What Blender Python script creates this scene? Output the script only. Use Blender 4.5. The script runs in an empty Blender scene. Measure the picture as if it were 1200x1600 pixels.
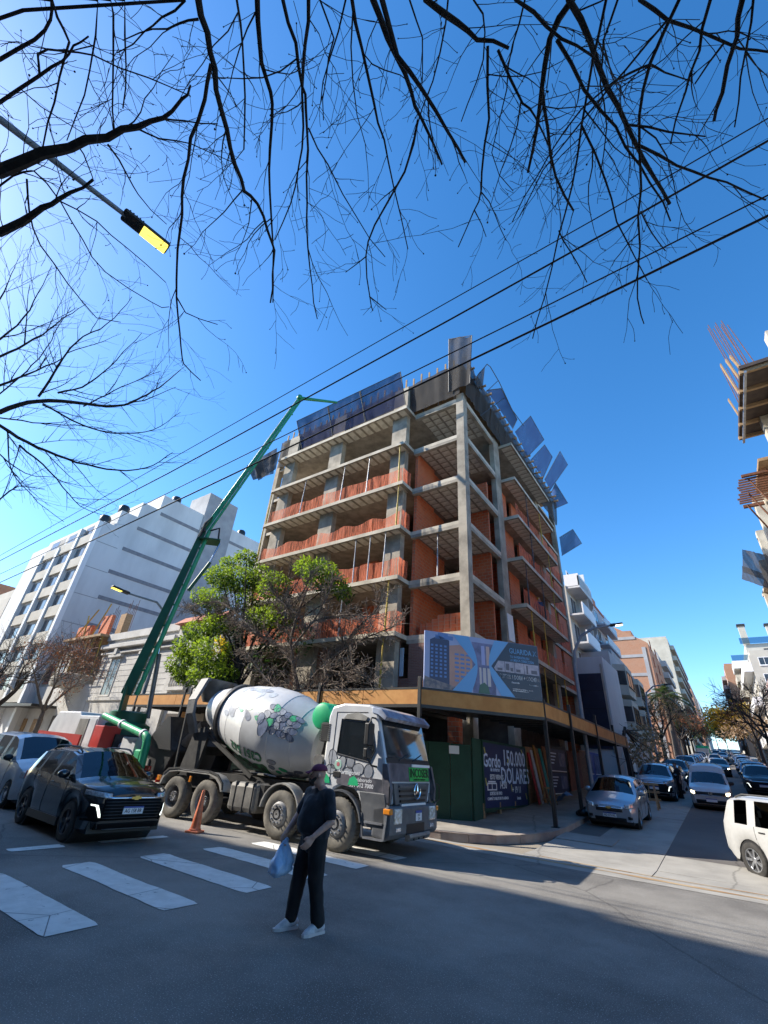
import bpy, math, random
from mathutils import Vector, Matrix, noise as mnoise

# ------------------------------------------------------------------ camera, sky, sun, exposure
SC = bpy.context.scene
COL = SC.collection
CAMZ = 1.87
FPX = 680.0                                    # focal length in pixels of a 1200 x 1600 picture
AX = ((0.82225, -0.23223, -0.51960), (0.56527, 0.43945, 0.69811), (0.06621, -0.86773, 0.49260))
cam = bpy.data.cameras.new('camera')
cam.sensor_fit = 'VERTICAL'; cam.sensor_height = 32.0; cam.lens = FPX / 1600 * 32.0
cam.clip_start = 0.05; cam.clip_end = 3000
camo = bpy.data.objects.new('camera', cam); COL.objects.link(camo)
camo.matrix_world = Matrix(((AX[0][0], -AX[0][1], -AX[0][2], 0), (AX[1][0], -AX[1][1], -AX[1][2], 0),
                            (AX[2][0], -AX[2][1], -AX[2][2], CAMZ), (0, 0, 0, 1)))
SC.camera = camo

SUN_TO = Vector((-1.28, -0.58, 1.0)).normalized()      # towards the sun
SUN_EL = math.asin(SUN_TO.z); SUN_AZ = math.atan2(SUN_TO.x, SUN_TO.y)
W = bpy.data.worlds.new('World'); SC.world = W; W.use_nodes = True
nt = W.node_tree; nt.nodes.clear()
out = nt.nodes.new('ShaderNodeOutputWorld'); bg = nt.nodes.new('ShaderNodeBackground')
sky = nt.nodes.new('ShaderNodeTexSky'); sky.sky_type = 'NISHITA'; sky.sun_disc = False
sky.sun_elevation = SUN_EL; sky.sun_rotation = SUN_AZ
sky.altitude = 400; sky.air_density = 1.0; sky.dust_density = 0.5; sky.ozone_density = 3.0
bg.inputs['Strength'].default_value = 0.15
# thin high cloud: noise on the direction, stretched, over the clear sky
tc = nt.nodes.new('ShaderNodeTexCoord'); mp = nt.nodes.new('ShaderNodeMapping')
mp.inputs['Scale'].default_value = (1.6, 1.6, 4.2); mp.inputs['Rotation'].default_value = (0.3, 0.5, 0.2)
nz = nt.nodes.new('ShaderNodeTexNoise'); nz.inputs['Scale'].default_value = 1.7; nz.inputs['Detail'].default_value = 7; nz.inputs['Roughness'].default_value = 0.58
cr = nt.nodes.new('ShaderNodeValToRGB'); cr.color_ramp.elements[0].position = 0.69; cr.color_ramp.elements[1].position = 0.95
cr.color_ramp.elements[1].color = (0.55, 0.55, 0.55, 1)
mx = nt.nodes.new('ShaderNodeMixRGB'); mx.inputs[2].default_value = (5.4, 5.8, 6.4, 1)
hs = nt.nodes.new('ShaderNodeHueSaturation'); hs.inputs['Saturation'].default_value = 1.29; hs.inputs['Value'].default_value = 1.0
L = nt.links.new
L(tc.outputs['Generated'], mp.inputs[0]); L(mp.outputs[0], nz.inputs['Vector']); L(nz.outputs[0], cr.inputs[0])
L(sky.outputs[0], hs.inputs['Color']); L(hs.outputs[0], mx.inputs[1]); L(cr.outputs[0], mx.inputs[0])
L(mx.outputs[0], bg.inputs[0]); L(bg.outputs[0], out.inputs[0])

sl = bpy.data.lights.new('sun', 'SUN'); sl.energy = 4.2; sl.angle = math.radians(0.53); sl.color = (1.0, 0.93, 0.82)
so = bpy.data.objects.new('sun', sl); COL.objects.link(so)
so.rotation_euler = (-SUN_TO).to_track_quat('-Z', 'Y').to_euler(); so.location = SUN_TO * 60
vs = SC.view_settings
vs.view_transform = 'Standard'; vs.look = 'None'; vs.exposure = 1.05; vs.gamma = 1.0; vs.use_curve_mapping = False
SC.render.engine = 'CYCLES'
SC.cycles.max_bounces = 6; SC.cycles.transparent_max_bounces = 24

# ------------------------------------------------------------------ helpers
rnd = random.Random(11)
PI = math.pi
def rad(a): return math.radians(a)
def ray(px, py):
    c = ((px - 600), (py - 800), FPX)
    return Vector([sum(AX[i][k] * c[k] for k in range(3)) for i in range(3)]).normalized()
def on_z(px, py, z): r = ray(px, py); return Vector((0, 0, CAMZ)) + r * ((z - CAMZ) / r.z)
def on_y(px, py, y): r = ray(px, py); return Vector((0, 0, CAMZ)) + r * (y / r.y)
def on_x(px, py, x): r = ray(px, py); return Vector((0, 0, CAMZ)) + r * (x / r.x)
def on_d(px, py, d): return Vector((0, 0, CAMZ)) + ray(px, py) * d
SLOPE = 0.058
def T(y): return SLOPE * min(max(0.0, y - 14.5), 420.0)

class MB:
    """collects shapes for one mesh object"""
    def __init__(s): s.v = []; s.f = []; s.m = []
    def add(s, vs, fs, mi=0):
        o = len(s.v); s.v += [tuple(p) for p in vs]
        for f in fs: s.f.append(tuple(i + o for i in f)); s.m.append(mi)
        return s
    def box(s, x0, x1, y0, y1, z0, z1, mi=0):
        return s.add([(x, y, z) for z in (z0, z1) for y in (y0, y1) for x in (x0, x1)],
                     [(0, 2, 3, 1), (4, 5, 7, 6), (0, 1, 5, 4), (2, 6, 7, 3), (0, 4, 6, 2), (1, 3, 7, 5)], mi)
    def obox(s, c, size, rot=None, mi=0):
        a, b, d = [q / 2 for q in size]; M = rot if rot else Matrix.Identity(3); c = Vector(c)
        return s.add([c + M @ Vector((x, y, z)) for z in (-d, d) for y in (-b, b) for x in (-a, a)],
                     [(0, 2, 3, 1), (4, 5, 7, 6), (0, 1, 5, 4), (2, 6, 7, 3), (0, 4, 6, 2), (1, 3, 7, 5)], mi)
    def beam(s, p, q, w, h, mi=0, up=(0, 0, 1)):
        p = Vector(p); q = Vector(q); d = (q - p); l = d.length; d = d / l; u = Vector(up)
        if abs(d.dot(u)) > .98: u = Vector((1, 0, 0))
        a = d.cross(u).normalized(); b = a.cross(d)
        return s.obox((p + q) / 2, (l, w, h), Matrix((d, a, b)).transposed(), mi)
    def prism(s, poly, a, b, axis='y', mi=0):
        n = len(poly)
        def P(u, w, t): return {'y': (u, t, w), 'x': (t, u, w), 'z': (u, w, t)}[axis]
        vs = [P(u, w, a) for u, w in poly] + [P(u, w, b) for u, w in poly]
        fs = [tuple(range(n))[::-1], tuple(range(n, 2 * n))] + [(i, (i + 1) % n, n + (i + 1) % n, n + i) for i in range(n)]
        return s.add(vs, fs, mi)
    def tube(s, pts, rs, n=6, cap=True, mi=0):
        pts = [Vector(p) for p in pts]
        if not hasattr(rs, '__len__'): rs = [rs] * len(pts)
        vs = []; k = len(pts); u = None
        for i, p in enumerate(pts):
            d = (pts[min(i + 1, k - 1)] - pts[max(i - 1, 0)]).normalized()
            if u is None: u = d.cross(Vector((0, 0, 1)) if abs(d.z) < .9 else Vector((1, 0, 0))).normalized()
            else:
                u = u - d * u.dot(d); u = u.normalized() if u.length > 1e-6 else d.orthogonal().normalized()
            w = d.cross(u)
            for j in range(n):
                a = 2 * PI * j / n; vs.append(p + (u * math.cos(a) + w * math.sin(a)) * rs[i])
        fs = [(i * n + j, i * n + (j + 1) % n, (i + 1) * n + (j + 1) % n, (i + 1) * n + j) for i in range(k - 1) for j in range(n)]
        if cap: fs += [tuple(range(n))[::-1], tuple(range((k - 1) * n, k * n))]
        return s.add(vs, fs, mi)
    def lathe(s, prof, n=24, M=None, cap=True, mi=0):
        """prof: (radius, z) pairs turned round z, moved by M"""
        M = M or Matrix.Identity(4); vs = []; k = len(prof)
        for r, z in prof:
            for j in range(n):
                a = 2 * PI * j / n; vs.append(M @ Vector((r * math.cos(a), r * math.sin(a), z)))
        fs = [(i * n + j, i * n + (j + 1) % n, (i + 1) * n + (j + 1) % n, (i + 1) * n + j) for i in range(k - 1) for j in range(n)]
        if cap: fs += [tuple(range(n))[::-1], tuple(range((k - 1) * n, k * n))]
        return s.add(vs, fs, mi)
    def ball(s, c, r, n=10, m=6, M=None, mi=0):
        c = Vector(c); rr = r if hasattr(r, '__len__') else (r, r, r); M = M or Matrix.Identity(3)
        vs = [c + M @ Vector((0, 0, -rr[2]))]
        for i in range(1, m):
            t = -PI / 2 + PI * i / m
            for j in range(n):
                a = 2 * PI * j / n; vs.append(c + M @ Vector((rr[0] * math.cos(t) * math.cos(a), rr[1] * math.cos(t) * math.sin(a), rr[2] * math.sin(t))))
        vs.append(c + M @ Vector((0, 0, rr[2]))); e = len(vs) - 1
        fs = [(0, 1 + (j + 1) % n, 1 + j) for j in range(n)]
        for i in range(m - 2):
            for j in range(n): fs.append((1 + i * n + j, 1 + i * n + (j + 1) % n, 1 + (i + 1) * n + (j + 1) % n, 1 + (i + 1) * n + j))
        fs += [(e, 1 + (m - 2) * n + j, 1 + (m - 2) * n + (j + 1) % n) for j in range(n)]
        return s.add(vs, fs, mi)
    def grid(s, fn, nu, nv, mi=0):
        vs = [fn(i / nu, j / nv) for j in range(nv + 1) for i in range(nu + 1)]
        fs = [(j * (nu + 1) + i, j * (nu + 1) + i + 1, (j + 1) * (nu + 1) + i + 1, (j + 1) * (nu + 1) + i) for j in range(nv) for i in range(nu)]
        return s.add(vs, fs, mi)
    def mesh(s, name, mats, smooth=None):
        me = bpy.data.meshes.new(name); me.from_pydata(s.v, [], s.f)
        if not isinstance(mats, (list, tuple)): mats = [mats]
        for m in mats: me.materials.append(m)
        if len(mats) > 1: me.polygons.foreach_set('material_index', s.m)
        if smooth is not None:
            me.polygons.foreach_set('use_smooth', [True] * len(s.f)); me.set_sharp_from_angle(angle=rad(smooth))
        me.update(); return me
    def build(s, name, mats, parent=None, smooth=None, bevel=0, **kw):
        return obj(name, s.mesh(name, mats, smooth), parent, bevel=bevel, **kw)

def obj(name, me, parent=None, loc=None, rot=None, bevel=0, label=None, cat=None, group=None, kind=None):
    o = bpy.data.objects.new(name, me); COL.objects.link(o)
    if parent is not None: o.parent = parent
    if loc is not None: o.location = loc
    if rot is not None: o.rotation_euler = rot
    if bevel:
        b = o.modifiers.new('bevel', 'BEVEL'); b.width = bevel; b.segments = 2; b.limit_method = 'ANGLE'; b.angle_limit = rad(35); b.harden_normals = False
    tag(o, label, cat, group, kind); return o
def tag(o, label=None, cat=None, group=None, kind=None):
    if label: o['label'] = label
    if cat: o['category'] = cat
    if group: o['group'] = group
    if kind: o['kind'] = kind
    return o
def thing(name, label, cat, loc=(0, 0, 0), rz=0, group=None):
    o = bpy.data.objects.new(name, None); COL.objects.link(o); o.empty_display_size = .2
    o.location = loc; o.rotation_euler = (0, 0, rz); return tag(o, label, cat, group)
def dup(root, loc, rz, label=None, group=None):
    def cp(o, par):
        c = o.copy(); COL.objects.link(c)
        if par is not None: c.parent = par
        for ch in list(o.children): cp(ch, c)
        return c
    r = cp(root, None); r.location = loc; r.rotation_euler = (0, 0, rz)
    return tag(r, label, None, group)
def basis(xd, yd):
    x = Vector(xd).normalized(); y = Vector(yd); y = (y - x * y.dot(x)).normalized(); z = x.cross(y)
    return Matrix((x, y, z)).transposed()
TMP = bpy.data.scenes.new('scratch')
def baked(o):
    """mesh of an unlinked object with its modifiers applied"""
    TMP.collection.objects.link(o); vl = TMP.view_layers[0]; vl.update()
    me = bpy.data.meshes.new_from_object(o.evaluated_get(vl.depsgraph)); bpy.data.objects.remove(o); return me
def text(name, body, size, m, parent, loc, rot3, align='CENTER', extrude=.002, sx=1.0, bold=0.0, spacing=1.0):
    cu = bpy.data.curves.new(name, 'FONT'); cu.body = body; cu.size = size; cu.align_x = align; cu.align_y = 'CENTER'
    cu.extrude = extrude; cu.resolution_u = 2; cu.offset = bold; cu.space_character = spacing; cu.space_line = .95
    me = baked(bpy.data.objects.new(name + '_tmp', cu)); me.name = name; bpy.data.curves.remove(cu)
    me.transform(Matrix.Diagonal((sx, 1, 1, 1))); me.materials.clear(); me.materials.append(m)
    o = obj(name, me, parent); o.matrix_local = Matrix.Translation(loc) @ rot3.to_4x4(); return o

# ------------------------------------------------------------------ materials
MATS = {}
def mat(name, c, c2=None, rough=.7, scale=3.0, metal=0.0, bump=0.0, bscale=30.0, coat=0.0, spec=.5, detail=6.0, lo=.38, hi=.62, emis=0.0, stretch=(1, 1, 1), alpha=None, trans=0.0, sheen=0.0):
    if name in MATS: return MATS[name]
    m = bpy.data.materials.new(name); MATS[name] = m; m.use_nodes = True; n = m.node_tree; l = n.links.new
    b = n.nodes['Principled BSDF']; b.inputs['Roughness'].default_value = rough; b.inputs['Metallic'].default_value = metal
    b.inputs['Base Color'].default_value = (*c, 1); b.inputs['Coat Weight'].default_value = coat; b.inputs['Coat Roughness'].default_value = .04
    b.inputs['Specular IOR Level'].default_value = spec; b.inputs['Transmission Weight'].default_value = trans
    if sheen: b.inputs['Sheen Weight'].default_value = sheen
    tcn = n.nodes.new('ShaderNodeTexCoord'); mpn = n.nodes.new('ShaderNodeMapping'); mpn.inputs['Scale'].default_value = stretch
    l(tcn.outputs['Object'], mpn.inputs[0])
    if c2 is not None:
        t = n.nodes.new('ShaderNodeTexNoise'); t.inputs['Scale'].default_value = scale; t.inputs['Detail'].default_value = detail; t.inputs['Roughness'].default_value = .6
        r = n.nodes.new('ShaderNodeValToRGB'); r.color_ramp.elements[0].position = lo; r.color_ramp.elements[1].position = hi
        r.color_ramp.elements[0].color = (*c, 1); r.color_ramp.elements[1].color = (*c2, 1)
        l(mpn.outputs[0], t.inputs['Vector']); l(t.outputs[0], r.inputs[0]); l(r.outputs[0], b.inputs['Base Color'])
    if bump:
        t = n.nodes.new('ShaderNodeTexNoise'); t.inputs['Scale'].default_value = bscale; t.inputs['Detail'].default_value = 5
        u = n.nodes.new('ShaderNodeBump'); u.inputs['Strength'].default_value = bump; u.inputs['Distance'].default_value = .02
        l(mpn.outputs[0], t.inputs['Vector']); l(t.outputs[0], u.inputs['Height']); l(u.outputs[0], b.inputs['Normal'])
    if emis:
        b.inputs['Emission Color'].default_value = (*c, 1); b.inputs['Emission Strength'].default_value = emis
    if alpha is not None: b.inputs['Alpha'].default_value = alpha
    return m
def nodes(m): return m.node_tree, m.node_tree.nodes, m.node_tree.links.new, m.node_tree.nodes['Principled BSDF']
def wallcoord(n, l, scale=1.0):
    """(x + y, z) from world-aligned object coordinates, for masonry on walls that face either street"""
    t = n.new('ShaderNodeTexCoord'); s = n.new('ShaderNodeSeparateXYZ'); a = n.new('ShaderNodeMath'); a.operation = 'ADD'
    c = n.new('ShaderNodeCombineXYZ'); l(t.outputs['Object'], s.inputs[0]); l(s.outputs[0], a.inputs[0]); l(s.outputs[1], a.inputs[1])
    l(a.outputs[0], c.inputs[0]); l(s.outputs[2], c.inputs[1]); return c
def brickmat(name, c1, c2, mortar, bw, bh, ms, rough=.85, bump=.5, dirt=None):
    m = mat(name, c1, rough=rough); t, n, l, b = nodes(m); c = wallcoord(n, l)
    k = n.new('ShaderNodeTexBrick'); k.inputs['Scale'].default_value = 1; k.inputs['Brick Width'].default_value = bw; k.inputs['Row Height'].default_value = bh
    k.inputs['Mortar Size'].default_value = ms; k.inputs['Color1'].default_value = (*c1, 1); k.inputs['Color2'].default_value = (*c2, 1); k.inputs['Mortar'].default_value = (*mortar, 1)
    k.inputs['Mortar Smooth'].default_value = .2; k.inputs['Bias'].default_value = 0
    l(c.outputs[0], k.inputs['Vector']); last = k.outputs['Color']
    z = n.new('ShaderNodeTexNoise'); z.inputs['Scale'].default_value = 1.3; z.inputs['Detail'].default_value = 7
    r = n.new('ShaderNodeValToRGB'); r.color_ramp.elements[0].position = .42; r.color_ramp.elements[1].position = .68
    r.color_ramp.elements[1].color = (.55, .55, .55, 1)
    x = n.new('ShaderNodeMixRGB'); x.inputs[2].default_value = (*(dirt or mortar), 1)
    l(c.outputs[0], z.inputs['Vector']); l(z.outputs[0], r.inputs[0]); l(r.outputs[0], x.inputs[0]); l(last, x.inputs[1]); l(x.outputs[0], b.inputs['Base Color'])
    u = n.new('ShaderNodeBump'); u.inputs['Strength'].default_value = bump; u.inputs['Distance'].default_value = .015; u.invert = True
    l(k.outputs['Fac'], u.inputs['Height']); l(u.outputs[0], b.inputs['Normal']); return m
def netmat(name, c, cover, sc=(9, 9, 1.2), rough=.9, trl=.4):
    """woven net: threads with holes, patchy cover"""
    m = mat(name, c, rough=rough); t, n, l, b = nodes(m)
    tcn = n.new('ShaderNodeTexCoord'); mpn = n.new('ShaderNodeMapping'); mpn.inputs['Scale'].default_value = sc
    z = n.new('ShaderNodeTexNoise'); z.inputs['Scale'].default_value = 1.0; z.inputs['Detail'].default_value = 4
    r = n.new('ShaderNodeValToRGB'); r.color_ramp.elements[0].position = .3; r.color_ramp.elements[1].position = .7
    lo, hi = cover; r.color_ramp.elements[0].color = (lo, lo, lo, 1); r.color_ramp.elements[1].color = (hi, hi, hi, 1)
    tr = n.new('ShaderNodeBsdfTransparent'); tl = n.new('ShaderNodeBsdfTranslucent'); tl.inputs[0].default_value = (*c, 1)
    ms = n.new('ShaderNodeMixShader'); ms.inputs[0].default_value = trl; mm = n.new('ShaderNodeMixShader'); o = n['Material Output']
    l(tcn.outputs['Object'], mpn.inputs[0]); l(mpn.outputs[0], z.inputs['Vector']); l(z.outputs[0], r.inputs[0])
    l(b.outputs[0], ms.inputs[1]); l(tl.outputs[0], ms.inputs[2]); l(r.outputs[0], mm.inputs[0]); l(tr.outputs[0], mm.inputs[1]); l(ms.outputs[0], mm.inputs[2]); l(mm.outputs[0], o.inputs[0])
    return m
def glassmat(name, tint, see, rough=.03):
    """window glass: mirror by Fresnel, the rest partly seen through"""
    m = mat(name, tint, rough=rough); t, n, l, b = nodes(m)
    tr = n.new('ShaderNodeBsdfTransparent'); tr.inputs[0].default_value = (*[min(1, q) for q in see], 1)
    gl = n.new('ShaderNodeBsdfGlossy'); gl.inputs['Roughness'].default_value = rough; gl.inputs['Color'].default_value = (.9, .95, 1, 1)
    fr = n.new('ShaderNodeFresnel'); fr.inputs['IOR'].default_value = 1.6; ms = n.new('ShaderNodeMixShader'); o = n['Material Output']
    l(fr.outputs[0], ms.inputs[0]); l(tr.outputs[0], ms.inputs[1]); l(gl.outputs[0], ms.inputs[2]); l(ms.outputs[0], o.inputs[0]); return m

concrete = mat('concrete', (.26, .228, .18), (.45, .395, .31), rough=.9, scale=1.1, bump=.35, bscale=9, detail=9)
concrete_light = mat('concrete light', (.44, .385, .295), (.64, .57, .45), rough=.9, scale=.9, bump=.3, bscale=12, detail=9)
soffit_block_m = mat('soffit block', (.50, .445, .35), (.68, .62, .52), rough=.95, scale=2.1)
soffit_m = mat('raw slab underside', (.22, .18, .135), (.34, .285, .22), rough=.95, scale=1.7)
hollow_brick = brickmat('hollow brick', (.66, .165, .062), (.55, .125, .05), (.46, .29, .19), .34, .195, .014, dirt=(.64, .23, .11))
face_brick = brickmat('narrow face brick', (.36, .165, .115), (.28, .12, .085), (.27, .20, .165), .26, .075, .012, dirt=(.30, .17, .13))
brick_far = brickmat('brick far', (.44, .19, .10), (.36, .15, .08), (.40, .28, .2), .25, .08, .01, bump=.2, dirt=(.40, .24, .16))
orange_net = netmat('orange mesh net', (.88, .26, .14), (.12, 1.0), sc=(14, 14, .9))
dark_net = netmat('black shade net', (.05, .045, .042), (.78, .97), sc=(1.1, 1.1, .5), trl=.2)
blue_net = netmat('blue shade net', (.022, .045, .14), (.74, .90), sc=(.8, .8, .5), trl=.25)
black_steel = mat('black steel', (.016, .017, .018), (.03, .03, .03), rough=.5, scale=4)
dark_steel = mat('dark grey steel', (.06, .06, .062), (.10, .098, .095), rough=.55, scale=3, metal=.3)
steel = mat('galvanised steel', (.42, .43, .44), (.30, .30, .31), rough=.45, metal=.8, scale=5)
chrome = mat('chrome', (.75, .77, .8), rough=.12, metal=1.0)
rust = mat('rusty steel', (.20, .075, .035), (.11, .05, .03), rough=.85, scale=8)
yellow_paint = mat('yellow prop paint', (.62, .42, .05), (.45, .30, .05), rough=.6, scale=6)
timber = mat('timber', (.42, .28, .15), (.30, .19, .10), rough=.85, scale=3, stretch=(1, 1, 6))
white_paint = mat('white paint', (.78, .78, .77), rough=.5)
off_white = mat('white render wall', (.56, .56, .555), (.68, .68, .67), rough=.85, scale=.35, detail=10, stretch=(1, 1, .35))
grey_wall = mat('grey render wall', (.36, .36, .37), (.44, .44, .45), rough=.85, scale=.5)
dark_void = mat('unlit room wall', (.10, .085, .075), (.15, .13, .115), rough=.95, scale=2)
rubber = mat('tyre rubber', (.022, .021, .020), (.045, .042, .038), rough=.85, scale=6)
dusty_rubber = mat('dusty truck tyre', (.12, .11, .095), (.20, .185, .155), rough=.95, scale=5, bump=.2, bscale=20)
plastic_black = mat('black plastic', (.018, .018, .019), rough=.5)
car_glass = glassmat('car glass', (.02, .025, .03), (.22, .25, .26))
win_glass = glassmat('house window glass', (.03, .035, .04), (.12, .14, .15))
lens_m = mat('lamp lens', (.70, .73, .76), (.35, .37, .40), rough=.12, scale=25, coat=.8, metal=.35)
red_lens = mat('red lamp lens', (.45, .02, .015), rough=.15, coat=.6)
amber = mat('amber lens', (.75, .25, .02), rough=.2, coat=.5)
plate_white = mat('plate white', (.75, .76, .78), rough=.4)
plate_blue = mat('plate blue', (.03, .08, .35), rough=.4)
ink = mat('black ink', (.012, .012, .014), rough=.5)
white_ink = mat('white ink', (.85, .86, .88), rough=.45)
# ------------------------------------------------------------------ ground, roads, pavements
def roadmat(name, c, c2, speck, rough=.85, big=.35, bump=.5):
    m = mat(name, c, rough=rough); t, n, l, b = nodes(m); tcn = n.new('ShaderNodeTexCoord')
    def nz(s, d): q = n.new('ShaderNodeTexNoise'); q.inputs['Scale'].default_value = s; q.inputs['Detail'].default_value = d; q.inputs['Roughness'].default_value = .62; l(tcn.outputs['Object'], q.inputs['Vector']); return q
    a = nz(big, 8); r = n.new('ShaderNodeValToRGB'); r.color_ramp.elements[0].position = .38; r.color_ramp.elements[1].position = .62
    r.color_ramp.elements[0].color = (*c, 1); r.color_ramp.elements[1].color = (*c2, 1); l(a.outputs[0], r.inputs[0])
    f = nz(75, 1); r2 = n.new('ShaderNodeValToRGB'); r2.color_ramp.elements[0].position = .62; r2.color_ramp.elements[1].position = .72
    l(f.outputs[0], r2.inputs[0]); x = n.new('ShaderNodeMixRGB'); x.inputs[2].default_value = (*speck, 1); l(r2.outputs[0], x.inputs[0]); l(r.outputs[0], x.inputs[1])
    # fine cracks
    vo = n.new('ShaderNodeTexVoronoi'); vo.feature = 'DISTANCE_TO_EDGE'; vo.inputs['Scale'].default_value = .16
    w = nz(1.2, 5); ad = n.new('ShaderNodeMixRGB'); ad.inputs[0].default_value = .22; l(tcn.outputs['Object'], ad.inputs[1]); l(w.outputs['Color'], ad.inputs[2]); l(ad.outputs[0], vo.inputs['Vector'])
    r3 = n.new('ShaderNodeValToRGB'); r3.color_ramp.elements[0].position = 0.0; r3.color_ramp.elements[1].position = .004
    r3.color_ramp.elements[0].color = (.6, .6, .6, 1); r3.color_ramp.elements[1].color = (0, 0, 0, 1); l(vo.outputs['Distance'], r3.inputs[0])
    y = n.new('ShaderNodeMixRGB'); y.inputs[2].default_value = (c[0] * .4, c[1] * .4, c[2] * .4, 1); l(r3.outputs[0], y.inputs[0]); l(x.outputs[0], y.inputs[1]); l(y.outputs[0], b.inputs['Base Color'])
    u = n.new('ShaderNodeBump'); u.inputs['Strength'].default_value = bump; u.inputs['Distance'].default_value = .012; g = nz(70, 4); l(g.outputs[0], u.inputs['Height']); l(u.outputs[0], b.inputs['Normal'])
    return m
asphalt = roadmat('asphalt', (.125, .115, .101), (.245, .228, .20), (.55, .53, .49))
asphalt2 = roadmat('side street asphalt', (.11, .10, .092), (.15, .138, .125), (.2, .19, .17))
pave_conc = roadmat('street concrete', (.27, .255, .225), (.37, .35, .31), (.40, .38, .34), big=.7, bump=.3)
walk_m = roadmat('pavement tiles', (.25, .225, .19), (.35, .315, .27), (.30, .28, .24), big=1.1, bump=.3)
kerb_m = mat('kerb concrete', (.26, .19, .16), (.36, .30, .25), rough=.9, scale=1.5, bump=.3, bscale=20)
earth_m = mat('bare earth', (.22, .19, .15), (.30, .26, .2), rough=.95, scale=.2)
mud_m = mat('ochre silt', (.30, .17, .075), (.42, .30, .17), rough=.95, scale=1.3)

def strip(P, Q, nv, off, m=None):
    b = MB()
    def fn(u, v):
        i = min(int(u * (len(P) - 1) + 1e-6), len(P) - 2); t = u * (len(P) - 1) - i
        p = [P[i][k] * (1 - t) + P[i + 1][k] * t for k in (0, 1)]; q = [Q[i][k] * (1 - t) + Q[i + 1][k] * t for k in (0, 1)]
        x = p[0] * (1 - v) + q[0] * v; y = p[1] * (1 - v) + q[1] * v
        return (x, y, T(y) + off)
    return b.grid(fn, len(P) - 1, nv)
b = MB(); ys = [-300, -60, 14.5, 60, 200, 434.5, 1500]
b.add([(x, y, T(y) - .06) for y in ys for x in (-1500, -60, 60, 1500)], [(j * 4 + i, j * 4 + i + 1, j * 4 + i + 5, j * 4 + i + 4) for j in range(len(ys) - 1) for i in range(3)])
b.build('ground', earth_m, kind='structure')
avenue = MB().add([(-260, -1.9, 0), (120, -1.9, 0), (120, 12.95, 0), (-260, 12.95, 0)], [(0, 1, 2, 3)]).build('avenue', asphalt, kind='structure')
gutter = strip([(-260, 12.6), (-60, 12.6), (-20, 12.62), (-8.4, 12.62), (-4, 12.7), (0, 12.8), (6, 12.9), (120, 12.9)],
               [(-260, 13.5), (-60, 13.5), (-20, 13.5), (-8.4, 13.5), (-4, 13.6), (0, 13.6), (6, 13.6), (120, 13.6)], 2, .006).build('gutter', pave_conc, kind='structure')
b = MB()
def silt(u, v):
    x = -9.5 + 22 * u; c = 13.12 + .02 * (x + 8) + .03 * math.sin(x * 1.7); w = .07 + .05 * mnoise.noise((x * .9, 3, 0)) + .02 * math.sin(x * 5)
    return (x, c + (v - .5) * 2 * w, .011)
b.grid(silt, 70, 2); b.build('silt_line', mud_m, gutter)
b = MB()
def silt2(u, v):
    x = -4.5 + 13 * u; c = 13.62 + .012 * (x + 8) + .05 * math.sin(x * 1.1 + 1); w = .025 + .03 * abs(mnoise.noise((x * 1.3, 8, 0)))
    return (x, c + (v - .5) * 2 * w, .014)
b.grid(silt2, 60, 2); b.build('silt_line', mud_m, gutter)
side = strip([(-4.9, 13.55), (-4.9, 14.5), (-4.9, 16.5), (-4.9, 40), (-4.9, 120), (-4.9, 434)], [(2.4, 13.55), (2.4, 14.5), (2.4, 16.5), (2.4, 40), (2.4, 120), (2.4, 434)], 2, 0).build('side_street', asphalt2, kind='structure')
# concrete slabs of the street mouth and of the western lane, with open joints
rs = random.Random(3)
def slab(x0, x1, y0, y1, h):
    b = MB(); g = .012; j = [rs.uniform(-.004, .004) for _ in range(4)]
    xs = ((x0 + g, y0 + g), (x1 - g, y0 + g), (x1 - g, y1 - g), (x0 + g, y1 - g))
    ym = 14.5
    pts = [(x, y, T(y) + h + d) for (x, y), d in zip(xs, j)] + [(x, y, T(y) - .02) for x, y in xs]
    b.add(pts, [(0, 1, 2, 3), (0, 4, 5, 1), (1, 5, 6, 2), (2, 6, 7, 3), (3, 7, 4, 0)]); b.build('concrete_slab', pave_conc, side)
for x0, x1 in ((-4.9, -2.0), (-2.0, .6), (.6, 3.2), (3.2, 6.5)):
    slab(x0, x1, 13.6, 14.5, .012); slab(x0, x1, 14.5, 16.5 if x0 < 0 else 15.6, .012)
for k in range(12):
    y0 = 16.5 + k * 3.7; slab(-4.85 if k else -3.9, -2.0, y0, y0 + 3.7, .012)
for k in range(5): slab(-4.9 + k * .01, -3.3, 16.5, 17.7, .03) if k == 0 else None
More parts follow.
